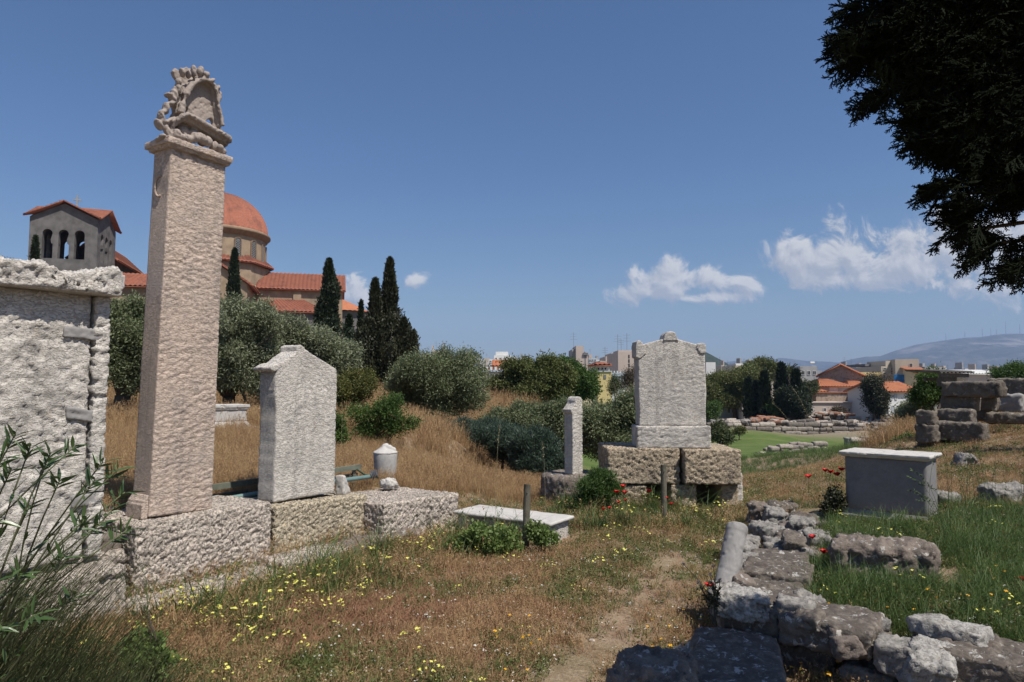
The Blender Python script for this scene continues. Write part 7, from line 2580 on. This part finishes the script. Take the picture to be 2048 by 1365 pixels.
    a, b = rnd.uniform(-0.4, 3.8, k), -0.62 - 0.9 * rnd.rand(k) ** 1.6
    q = np.array([rowp(i, j) for i, j in zip(a, b)])
    xx = np.concatenate([q[:, 0], rnd.uniform(0.7, 2.6, 700)])
    yy = np.concatenate([q[:, 1], 7.6 + 1.3 * rnd.rand(700)])
    pick = noise2(xx, yy, 1.6, 40) > -0.1
    xx, yy = xx[pick], yy[pick]
    ok = ~inside_blocks(xx, yy)
    xx, yy = xx[ok], yy[ok]
    put('flowering_weeds', 'taller yellow-flowered weeds at the foot of the monuments', xx, yy, weedy[:1] + lush[:2] + weed + green + straw, 0.6, 1.5)
    # weeds rooted in the joints and on top of the left footing
    k = 260
    a = rnd.uniform(-0.3, 3.4, k)
    b = np.where(rnd.rand(k) < 0.6, rnd.uniform(-0.20, -0.10, k), rnd.uniform(-0.62, -0.50, k))
    q = np.array([rowp(i, j) for i, j in zip(a, b)])
    scatter('wall_weeds', np.stack([q[:, 0], q[:, 1], height(q[:, 0], q[:, 1]) + np.where(b > -0.3, 0.10, 0.0)], 1), rnd.rand(k) * 6.28, rnd.uniform(0.6, 1.5, k), rnd.randint(0, 7, k), straw + weed[:3], 'dry and green weeds in the joints of the left footing', 'weeds', tilt=rnd.randn(k, 2) * 0.2)
    # beyond: the dry mound and the lower meadow
    N2 = 26000
    x, y = sample(N2, 14.5, 60, 1.9, rnd)
    n2 = noise2(x, y, 0.35, 32)
    u, v = px(x, y, height(x, y))
    ok = (u > -60) & (u < 2110)
    left = x < 1.0 + 0.02 * y
    m = ok & (left | ((x > 0.75 * y - 3.5)))
    put('dry_grass', 'golden dry grass on the mound further off', x[m], y[m], tall, 0.8, 1.5, sk=np.clip(y[m] / 16, 1, 2.2))
    m = ok & ~left & (x < 0.75 * y - 3.5) & (y < 24)
    put('green_grass', 'green meadow grass where the ground falls toward the lawn', x[m], y[m], lush, 0.35, 0.8)


build_cover()
# ------------------------------------------------------------------ single plants close by
STEM = m_plain('green stems', (0.06, 0.09, 0.03), 0.7, 0.3, 5)
STEM_DRY = m_plain('dry pale stems', (0.36, 0.30, 0.17), 0.8, 0.2, 5)
STEM_RED = m_plain('grey green oleander stems', (0.10, 0.11, 0.055), 0.6, 0.25, 5)
L_OLEANDER = m_leaf('oleander leaves', [(0.025, 0.055, 0.018), (0.045, 0.085, 0.025), (0.075, 0.12, 0.04)], 0.15, 0.35, blotch=3, spec=0.5)


def long_leaves(P0, D, L, W, rnd, bend=0.15):
    """lance-shaped leaves, folded along the midrib"""
    V, F = [], []
    for p, d, l, w in zip(P0, D, L, W):
        d = d / np.linalg.norm(d)
        s = np.cross(d, rnd.randn(3) * 0.4 + [0, 0, 1])
        s /= np.linalg.norm(s) + 1e-9
        n = np.cross(s, d)
        b = len(V)
        prof = [(0.0, 0.12), (0.25, 0.85), (0.5, 1.0), (0.78, 0.6)]
        for f, k in prof:
            c = p + d * l * f - n * bend * l * f * f
            V += [c - s * w / 2 * k + n * 0.12 * w * k, c - n * 0.05 * w, c + s * w / 2 * k + n * 0.12 * w * k]
        V.append(p + d * l - n * bend * l)
        for i in range(3):
            q = b + 3 * i
            F += [(q, q + 1, q + 4, q + 3), (q + 1, q + 2, q + 5, q + 4)]
        q = b + 9
        F += [(q, q + 1, q + 3), (q + 1, q + 2, q + 3)]
    return V, F


def build_oleander():
    rnd = np.random.RandomState(5)
    Y0 = 2.75
    root = np.array([-2.25, 2.75, 0.0])
    t = thing('oleander_bush', 'oleander with lance-shaped leaf tufts on long thin stems, lower left corner', 'bush', root)
    tips = [(8, 905, 2.3), (60, 895, 2.4), (102, 905, 2.35), (150, 893, 2.5), (22, 940, 2.2), (205, 925, 2.5), (238, 938, 2.6), (190, 960, 2.35), (250, 985, 2.6), (120, 960, 2.4), (170, 1040, 2.3), (205, 1045, 2.4), (255, 1060, 2.5),
            (0, 1040, 2.1), (60, 1010, 2.4), (230, 1015, 2.5), (-60, 880, 2.3), (-100, 960, 2.2), (-40, 1000, 2.2), (130, 1110, 2.2), (40, 1140, 2.1), (90, 930, 2.6), (30, 870, 2.6), (0, 1250, 2.1), (70, 1230, 2.2), (-120, 1100, 2.2), (150, 1190, 2.3)]
    b = MB()
    LP, LD, LL, LW = [], [], [], []
    for (u, v, Y) in tips:
        tip = P(u, v, Y) - root
        st = np.array([rnd.uniform(-0.5, 0.35), rnd.uniform(-0.3, 0.2), -0.05])
        mid_ = st * 0.45 + tip * 0.55 + np.array([-0.10, 0, 0.06]) + rnd.randn(3) * 0.03
        pts = [st * (1 - f) ** 2 + 2 * mid_ * f * (1 - f) + tip * f * f for f in np.linspace(0, 1, 9)]
        b.tube(pts, np.linspace(0.0065, 0.0025, 9), 5)
        ax = pts[-1] - pts[-2]
        ax /= np.linalg.norm(ax)
        for k in range(rnd.randint(10, 15)):
            w = k * 2.1 + rnd.rand()
            a = np.cross(ax, (0, 0, 1.0))
            a /= np.linalg.norm(a)
            c = np.cross(ax, a)
            d = ax * rnd.uniform(0.25, 1.0) + (a * math.cos(w) + c * math.sin(w)) * 0.8 + np.array([0, 0, 0.15])
            LP.append(tip - ax * 0.006 * k)
            LD.append(d)
            LL.append(rnd.uniform(0.045, 0.080))
            LW.append(rnd.uniform(0.011, 0.015))
        for f in (0.55, 0.66, 0.78, 0.88):
            p = pts[int(f * 8)]
            for k in range(2 if rnd.rand() < 0.6 else 0):
                LP.append(p)
                LD.append(ax + rnd.randn(3) * 0.5)
                LL.append(rnd.uniform(0.05, 0.09))
                LW.append(0.012)
    b.build('stems', STEM_RED, t, sm=True)
    V, F = long_leaves(LP, LD, LL, LW, rnd)
    link('foliage', make_mesh('foliage', V, F, L_OLEANDER), t)
    # thicket of thin broom-like shoots below it
    t = thing('broom_thicket', 'tangle of thin green shoots and dry stalks under the oleander', 'bush', root)
    P0, D, L = [], [], []
    V, F = [], []
    for i in range(6500):
        f = rnd.rand() ** 1.2
        bx = rnd.uniform(-1.0, 1.05)
        by = rnd.uniform(-0.55, 0.55)
        hgt = (0.88 * math.exp(-((bx + 0.15) / 0.75) ** 2) + 0.10) * rnd.uniform(0.5, 1.1)
        az = rnd.randn() * 0.6
        base_ = np.array([bx, by, -0.02])
        tipv = base_ + np.array([hgt * rnd.uniform(0.1, 0.9) * math.cos(az), hgt * 0.5 * math.sin(az), hgt])
        midv = (base_ + tipv) / 2 + np.array([-0.06 * hgt, 0, 0.10 * hgt])
        s = np.array([0.0013, 0.001, 0]) * rnd.uniform(0.8, 1.6)
        q = len(V)
        V += [base_ - s, base_ + s, midv - s * 0.8, midv + s * 0.8, tipv]
        F += [(q, q + 1, q + 3, q + 2), (q + 2, q + 3, q + 4)]
        for k in range(3):
            fa = rnd.uniform(0.25, 1)
            pp = base_ * (1 - fa) ** 2 + 2 * midv * fa * (1 - fa) + tipv * fa * fa
            d = np.array([0.5, 0, 0.7]) + rnd.randn(3) * 0.6
            P0.append(pp)
            D.append(d)
            L.append(rnd.uniform(0.012, 0.03))
    g = make_mesh('shoots', V, F, m_leaf('broom shoots', [(0.05, 0.075, 0.025), (0.09, 0.105, 0.045), (0.16, 0.14, 0.075), (0.06, 0.08, 0.03)], 0.2, blotch=3))
    link('shoots', g, t)
    V, F = cards(np.array(P0), np.array(D), np.array(L), 0.004, rnd)
    link('foliage', make_mesh('foliage', V, F, m_leaf('broom leaves', [(0.04, 0.065, 0.022), (0.08, 0.10, 0.04), (0.05, 0.075, 0.025)], 0.3, blotch=3)), t)


build_oleander()


def build_overhead():
    """juniper-like cypress whose twigs hang into the upper right of the view"""
    rnd = np.random.RandomState(8)
    mat = m_leaf('dark scale twigs', [(0.006, 0.009, 0.005), (0.010, 0.014, 0.007), (0.014, 0.017, 0.009)], 0.0, 0.9, obj_random=True, blotch=2, spec=0.05)
    root = np.array([3.6, 1.3, 0.0])
    t = thing('cypress', 'overhanging dark cypress with feathery twigs filling the upper right corner', 'tree', root)
    # twig sprays
    variants = []
    for s in range(5):
        r = np.random.RandomState(60 + s)
        segs = []

        def grow(p, d, L, lev):
            n = {0: 9, 1: 5, 2: 2}[lev]
            q = p
            for i in range(n):
                d = d + r.randn(3) * 0.10 + np.array([0, 0, -0.02])
                d /= np.linalg.norm(d)
                q2 = q + d * L / n
                segs.append((q, q2, {0: 0.0034, 1: 0.0028, 2: 0.0024}[lev] * (1 - 0.3 * i / n)))
                if lev < 2 and i > 0:
                    for sg in (-1, 1):
                        if r.rand() < 0.85:
                            sd = np.cross(d, np.array([0, 0.35, 1.0]) + r.randn(3) * 0.25)
                            sd /= np.linalg.norm(sd)
                            grow(q2, d * 0.75 + sd * sg * 0.75, L * (0.42 if lev == 0 else 0.40) * (1 - 0.5 * i / n), lev + 1)
                q = q2
        grow(np.zeros(3), np.array([1.0, 0, 0]), 0.17, 0)
        V, F = [], []
        for (a, b_, w) in segs:
            d = b_ - a
            d /= np.linalg.norm(d)
            e1 = np.cross(d, (0.1, 0.3, 1.0))
            e1 /= np.linalg.norm(e1)
            e2 = np.cross(d, e1)
            o = len(V)
            for c in (a, b_ + d * 0.001):
                for k in range(3):
                    an_ = 2.094 * k
                    V.append(c + (e1 * math.cos(an_) + e2 * math.sin(an_)) * w)
            for k in range(3):
                F.append((o + k, o + (k + 1) % 3, o + 3 + (k + 1) % 3, o + 3 + k))
        variants.append(make_mesh('spray', V, F, mat))
    # volume of the crown: its ragged lower left surface, then the mass behind it
    n = 90000
    uu = rnd.uniform(1690, 2330, n)
    vv = rnd.uniform(-260, 560, n)
    vlim = np.interp(uu, [1690, 1720, 1760, 1800, 1840, 1880, 1905, 1925, 1960, 2000, 2060, 2300], [60, 105, 140, 175, 215, 258, 290, 335, 380, 412, 455, 520]) - 14
    p3 = np.stack([uu / 70, vv / 70, uu * 0], 1)
    en = fbm(p3, 1.0, 4, 0.6, 3)
    inn = np.minimum(vlim - vv, (uu - np.interp(vv, [-260, 0, 60, 110, 140], [1790, 1765, 1728, 1728, 1750])) * 1.2) + 110 * en
    keep = inn > 72
    # loosely leaved rim, dense heart
    keep &= rnd.rand(n) < np.clip(0.02 + (inn - 72) / 240.0, 0, 1)
    keep &= ((uu - 1886) / 30) ** 2 + ((vv - 92) / 30) ** 2 > 1
    keep &= (((uu - 1818) / 34) ** 2 + ((vv - 72) / 22) ** 2 > 1) | (rnd.rand(n) < 0.25)
    # single boughs hanging out of the mass
    boughs = [((1925, 375), (1890, 385)), ((1970, 430), (1925, 425)), ((1985, 470), (1925, 462)), ((2010, 490), (1965, 505)), ((2060, 520), (2035, 545)), ((1870, 255), (1840, 265)), ((1910, 300), (1885, 308)), ((1790, 190), (1765, 190)), ((1745, 110), (1712, 112)), ((1750, 70), (1716, 74)), ((1745, 20), (1735, 5))]
    uu, vv = uu[keep], vv[keep]
    bu, bv = [], []
    for (p_, q_) in boughs:
        for f in rnd.rand(26):
            bu.append(p_[0] + 26 + (q_[0] - p_[0]) * f + rnd.randn() * 6)
            bv.append(p_[1] - 22 + (q_[1] - p_[1]) * f + rnd.randn() * 6)
    uu, vv = np.concatenate([uu, bu]), np.concatenate([vv, bv])
    n = len(uu)
    Yd = rnd.uniform(1.45, 2.05, n)
    d = np.stack([(uu - 1024) / F_PX, np.ones(n), (770 - vv) / F_PX], 1)
    pts = CAM + d * Yd[:, None]
    # upper mass of the crown outside the view; its shade lies on the nearest stones
    m = 15000
    tx, ty = rnd.uniform(0.35, 1.48, m), rnd.uniform(2.55, 3.82, m)
    tt = rnd.uniform(2.7, 4.3, m)
    pts2 = np.stack([tx, ty, np.full(m, 0.3)], 1) + sun_dir[None] * tt[:, None]
    lit = (ty > 3.2 + 0.7 * (tx - 0.35)) | (fbm(np.stack([tx, ty, tx * 0], 1), 4, 2, 0.5, 5) > 0.62)
    u2 = pts2[:, 0] / pts2[:, 1] * F_PX + 1024
    v2 = 770 - (pts2[:, 2] - 1.6) / pts2[:, 1] * F_PX
    ok = ~lit & ((u2 > 2110) | (v2 < -110))
    sc = np.concatenate([rnd.uniform(0.30, 0.58, len(pts)), rnd.uniform(0.8, 1.2, int(ok.sum()))])
    pts = np.concatenate([pts, pts2[ok]]) - root
    n = len(pts)
    out = np.arctan2(rnd.randn(n) * 0.5, -1 + rnd.randn(n) * 0.3)      # twigs point left, away from the trunk
    rot = np.stack([rnd.randn(n) * 0.7, rnd.uniform(-0.2, 1.0, n)], 1)
    scatter('crown', pts, out, sc, rnd.randint(0, 5, n), variants, None, parent=t, tilt=rot)
    b = MB()
    b.tube([(0, 0, -0.1), (0.05, 0, 1.5), (0, 0.1, 3.2), (-0.1, 0.2, 5.0)], [0.20, 0.16, 0.12, 0.05], 12)
    b.build('trunk', BARK, t, sm=True)
    for (u, v, Y, z0) in [(1715, 85, 1.75, 2.2), (1800, 185, 1.75, 2.0), (1875, 398, 1.8, 1.8), (1935, 462, 1.8, 1.7), (1760, -60, 1.8, 2.6), (1850, 150, 1.8, 2.4), (1880, 300, 1.75, 2.2), (1975, 490, 1.8, 1.6)]:
        tip = P(u, v, Y) - root
        st = np.array([0.02, 0.03, z0 + 0.3])
        md_ = (st + tip) / 2 + np.array([0, 0, 0.18]) + rnd.randn(3) * 0.04
        b = MB()
        b.tube([st * (1 - f) ** 2 + 2 * md_ * f * (1 - f) + tip * f * f for f in np.linspace(0, 1, 10)], np.linspace(0.035, 0.004, 10), 6)
        b.build('branch', BARK, t, sm=True)


build_overhead()


def build_flowers():
    rnd = np.random.RandomState(12)
    DARK = m_plain('dark flower centre', (0.02, 0.015, 0.02), 0.7, 0.1)

    def poppy(u, v, Y, label, group, size=0.028, wilt=0.0):
        p = P(u, v, Y)
        z = h1(p[0], p[1])
        t = thing('poppy', label, 'flower', (p[0], p[1], z - 0.02), rnd.rand() * 6.28, group)
        H = max(0.05, p[2] - z)
        b = MB()
        b.tube([(0.02 * H, 0.03, 0), (0.03, 0.01, H * 0.5), (0, 0, H)], 0.0016, 5)
        b.build('stem', STEM, t)
        fl = link('flower_head', None, t, (0, 0, H))
        for k in range(4):
            V, F = [], []
            m1, m2 = 5, 4
            for i in range(m1 + 1):
                for j in range(m2 + 1):
                    a = (i / m1 - 0.5) * 1.9
                    r = size * j / m2 * (1 + 0.12 * math.sin(5 * a + k))
                    V.append((r * math.cos(a), r * math.sin(a), 0.75 * size * (j / m2) ** 1.6 + 0.004 * math.sin(7 * a + j)))
            for i in range(m1):
                for j in range(m2):
                    q = i * (m2 + 1) + j
                    F.append((q, q + m2 + 1, q + m2 + 2, q + 1))
            o = link('petal', make_mesh('petal', V, F, F_RED, True), fl)
            o.rotation_euler = (rnd.uniform(-.2, .2), rnd.uniform(-.25, .1), k * math.pi / 2 + rnd.uniform(-.2, .2))
        b = MB()
        ellipsoid(b, (0, 0, 0.006), (0.006, 0.006, 0.007), 0, 8, 5)
        b.build('seed_head', DARK, fl, sm=True)
        # keep the head as geometry-bearing part
        return t
    g1, g2, g3 = 'poppies beside the marble altar', 'poppies before the big stele', 'poppies in the walled plot'
    for (u, v, Y, lab) in [(1617, 952, 7.6, 'red poppy standing a little left of the cluster by the altar'), (1650, 940, 7.4, 'red poppy at the left of the cluster touching the altar'), (1661, 943, 7.3, 'wide red poppy in the middle of the cluster by the altar'),
                           (1675, 948, 7.2, 'lower right red poppy of the cluster against the altar'), (1683, 938, 7.3, 'upper right red poppy of the cluster against the altar')]:
        poppy(u, v, Y, lab, g1, 0.036)
    for (u, v, Y) in [(1246, 972, 8.2), (1233, 983, 8.1), (1249, 984, 8.0), (1299, 981, 8.2), (1237, 1003, 7.8), (1251, 999, 7.9), (1219, 1014, 7.6), (1207, 1016, 7.6), (1334, 994, 7.9), (1343, 1006, 7.8)]:
        poppy(u, v, Y, 'small red poppy in the green tussock before the big stele', g2, 0.034 if v < 990 else 0.022)
    for (u, v, Y, lab) in [(1625, 1072, 5.4, 'red poppy on the soil between the wall and the dark slab'), (1647, 1101, 5.1, 'half closed red poppy at the left corner of the dark slab'), (2042, 1156, 4.4, 'large red poppy at the right edge above the wall'), (2011, 1067, 5.6, 'red poppy deep in shaded grass near the right edge'),
                           (1420, 1169, 3.95, 'single red poppy between the pale corner rock and the column stump')]:
        poppy(u, v, Y, lab, g3, 0.028)


build_flowers()


def build_weeds():
    """tall single plants one can pick out"""
    rnd = np.random.RandomState(15)

    def stalk(name, label, u, v, Y, du, dv, mat, w=0.0016, heads=10, droop=0.1, group=None, hl=0.02, cat='plant', hmat=None):
        tip = P(u, v, Y)
        x0 = P(u + du, v, Y)[0]
        z0 = h1(x0, Y)
        t = thing(name, label, cat, (x0, Y, z0 - 0.02), 0, group)
        tv = tip - np.array([x0, Y, z0 - 0.02])
        md_ = np.array([tv[0] * 0.15, 0, tv[2] * 0.75])
        pts = [2 * md_ * f * (1 - f) + tv * f * f + np.array([0, 0, -droop * f ** 4 * 0.5]) for f in np.linspace(0, 1, 12)]
        b = MB()
        b.tube(pts, np.linspace(w, w * 0.4, 12), 4)
        b.build('stem', mat, t)
        P0, D = [], []
        for k in range(heads):
            f = 0.72 + 0.28 * k / max(1, heads)
            i = min(10, int(f * 11))
            P0.append(pts[i] + (pts[i + 1] - pts[i]) * rnd.rand())
            D.append((pts[-1] - pts[-3]) * 5 + rnd.randn(3) * 0.35 + [0, 0, -0.2])
        if heads:
            V, F = cards(np.array(P0), np.array(D), hl, hl * 0.28, rnd)
            link('seed_head', make_mesh('seed_head', V, F, hmat or mat), t)
        return t
    g = 'pale arching oat stalks before the distant lawn'
    stalk('oat_stalk', 'taller pale grass stalk arching across the far lawn', 1583, 772, 7.4, 60, 0, STEM_DRY, 0.0016, 5, 0.02)
    stalk('oat_stalk', 'lower pale grass stalk arching below the taller one', 1543, 803, 7.6, 80, 0, STEM_DRY, 0.0016, 5, 0.02)
    stalk('oat_stalk', 'tall straw-coloured oat rising before the dark bushes', 1000, 850, 7.2, -10, 0, STEM_DRY, 0.0018, 26, 0.0, hl=0.022)
    stalk('oat_stalk', 'thin oat stalk against the dark bushes left of the slim stele', 1085, 885, 7.8, 6, 0, STEM_DRY, 0.0014, 16, 0.0, hl=0.02)
    stalk('oat_stalk', 'thin upright oat in front of the gabled slab edge', 685, 830, 8.0, -2, 0, STEM_DRY, 0.0012, 18, 0.0, hl=0.02)
    g = 'tall green grass stalks right of the altar'
    for i in range(22):
        u = rnd.uniform(1865, 2060)
        stalk('grass_stalk', 'tall green grass stalk right of the altar', u, rnd.uniform(855, 985), rnd.uniform(5.6, 6.6), rnd.uniform(-25, 25), 0, STEM, 0.0019, 12, 0.02, g, 0.025)
    for i in range(6):
        u = rnd.uniform(1790, 1850)
        stalk('grass_stalk', 'nodding green grass plume before the altar front', u, rnd.uniform(920, 1040), rnd.uniform(5.2, 5.7), rnd.uniform(40, 75), 0, STEM, 0.0018, 22, 0.10, 'nodding grass plumes before the altar', 0.028)
    for i in range(14):
        u = rnd.uniform(890, 1060)
        stalk('grass_stalk', 'thin dry grass stalk near the tomb slab', u, rnd.uniform(985, 1040), rnd.uniform(6.9, 8.4), rnd.uniform(-40, 40), 0, STEM_DRY, 0.0013, 7, 0.03, 'thin dry stalks near the tomb slab', 0.018)
    # mallow-like bush at the wooden post
    q = P(985, 1120, 6.6)

    def bushy(name, label, u, v, Y, blobs, mat, clusters, leaf, seed, fl=None, nfl=0, fs=0.01):
        t = tree(name, label, 'plant', (u, v, Y), blobs, mat, clusters, 10, leaf, 0.022, seed, up=0.4, gap=0.55, trunk_r=0.006, inner=0.2)
        if nfl:
            r = np.random.RandomState(seed)
            b0 = P(u, v, Y)
            P0, D = [], []
            for k in range(nfl):
                bl = blobs[r.randint(0, len(blobs))]
                c = P(bl[0] + r.uniform(-1, 1) * bl[2], bl[1] + r.uniform(-1, 0.6) * bl[3], Y - 0.08) - b0
                for j in range(5):
                    P0.append(c)
                    D.append(r.randn(3))
            V, F = cards(np.array(P0), np.array(D), fs, fs * 0.8, r)
            link('blossoms', make_mesh('blossoms', V, F, fl), t)
    L_MALLOW = m_leaf('mallow leaves', [(0.08, 0.14, 0.03), (0.13, 0.19, 0.045), (0.18, 0.23, 0.08)], 0.35, blotch=3)
    bushy('leafy_weed', 'bushy green weed with yellow flowers left of the wooden post', 975, 1130, 6.5, [(960, 1080, 42, 30), (1005, 1090, 36, 34), (935, 1098, 28, 24), (985, 1118, 46, 22)], L_MALLOW, 620, (0.034, 0.026), 71, F_PALE, 26, 0.012)
    bushy('leafy_weed', 'small green weed at the foot of the wooden post', 1075, 1095, 6.6, [(1072, 1068, 18, 20), (1090, 1080, 18, 14)], L_MALLOW, 160, (0.03, 0.022), 72)
    bushy('leafy_weed', 'low green plant in the turf at the bottom left of the path', 290, 1330, 3.6, [(285, 1300, 30, 26), (310, 1325, 26, 18)], L_MALLOW, 140, (0.030, 0.024), 73)
    bushy('leafy_weed', 'tall leafy tussock between the round base and the big stele base', 1200, 1010, 8.5, [(1180, 985, 26, 28), (1205, 965, 24, 26), (1160, 1005, 24, 18), (1225, 990, 18, 22)], G_LONG_I, 700, (0.06, 0.010), 74)
    bushy('leafy_weed', 'dark green weed hugging the left foot of the altar', 1672, 1030, 6.9, [(1672, 1000, 14, 26), (1662, 1020, 14, 18)], L_CYPRESS_B, 160, (0.03, 0.02), 75)
    # thistle by the pale corner rock
    bT = P(1428, 1215, 3.85)
    t = thing('thistle', 'dry spindly thistle in front of the pale corner rock', 'plant', bT)
    b = MB()
    heads = []
    for (u, v) in [(1366, 1128), (1427, 1132), (1420, 1150), (1395, 1165), (1440, 1160)]:
        tip = P(u, v, 3.8) - bT
        b.tube([(0, 0, -0.1), tip * 0.5 + [0.01, 0, 0.02], tip], [0.0035, 0.0025, 0.0016], 5)
        heads.append(tip)
    b.build('stems', m_plain('dark dry thistle', (0.06, 0.055, 0.045), 0.8, 0.3, 9), t)
    THI = m_plain('thistle heads', (0.13, 0.11, 0.12), 0.8, 0.3, 9)
    for hp in heads:
        P0 = np.repeat(hp[None], 40, 0)
        V, F = cards(P0, rnd.randn(40, 3), 0.014, 0.004, rnd)
        link('flower_head', make_mesh('flower_head', V, F, THI), t)
    P0, D = [], []
    for k in range(160):
        hp = heads[rnd.randint(0, 5)]
        P0.append(hp * rnd.uniform(0.0, 0.6))
        D.append(rnd.randn(3) + [0, 0, 0.3])
    V, F = cards(np.array(P0), np.array(D), 0.045, 0.010, rnd)
    link('foliage', make_mesh('foliage', V, F, L_CYPRESS_B), t)
    # loose pebbles on the path
    V, F = rough_box(0.05, 0.04, 0.03, 0.012, 0.012, d_field(0.008, 15), 9)
    pm = make_mesh('pebble', V - [0.025, 0.02, 0.01], F, POROS, True)
    k = 420
    x, y = sample(k, 3.0, 8.0, 1.7, rnd)
    z = height(x, y)
    ok = ~inside_blocks(x, y)
    x, y, z = x[ok], y[ok], z[ok]
    scatter('pebbles', np.stack([x, y, z], 1), rnd.rand(len(x)) * 6.28, rnd.uniform(0.2, 0.8, len(x)), np.zeros(len(x), int), [pm], 'small loose pebbles in the turf and on the footpath', 'pebbles')


G_LONG_I = m_leaf('lush leaves', [(0.035, 0.075, 0.018), (0.06, 0.11, 0.026), (0.09, 0.14, 0.04)], 0.35, 0.5, blotch=1.5)
build_weeds()


def build_haze():
    m = bpy.data.materials.new('thin air haze')
    m.use_nodes = True
    T = NT(m.node_tree)
    T.n.clear()
    v = T.node('ShaderNodeVolumePrincipled')
    v.inputs['Color'].default_value = (0.42, 0.61, 1.0, 1)
    v.inputs['Density'].default_value = HAZE
    v.inputs['Anisotropy'].default_value = 0.0
    T.node('ShaderNodeOutputMaterial', ins={1: v.outputs[0]})
    b = MB()
    b.box(-9400, 9400, -60, 9200, -30, 640)
    o = b.build('haze', m)
    o['kind'] = 'stuff'
    o['label'] = 'thin blue air haze over the town and the mountains'


HAZE = 0.00010
build_haze()
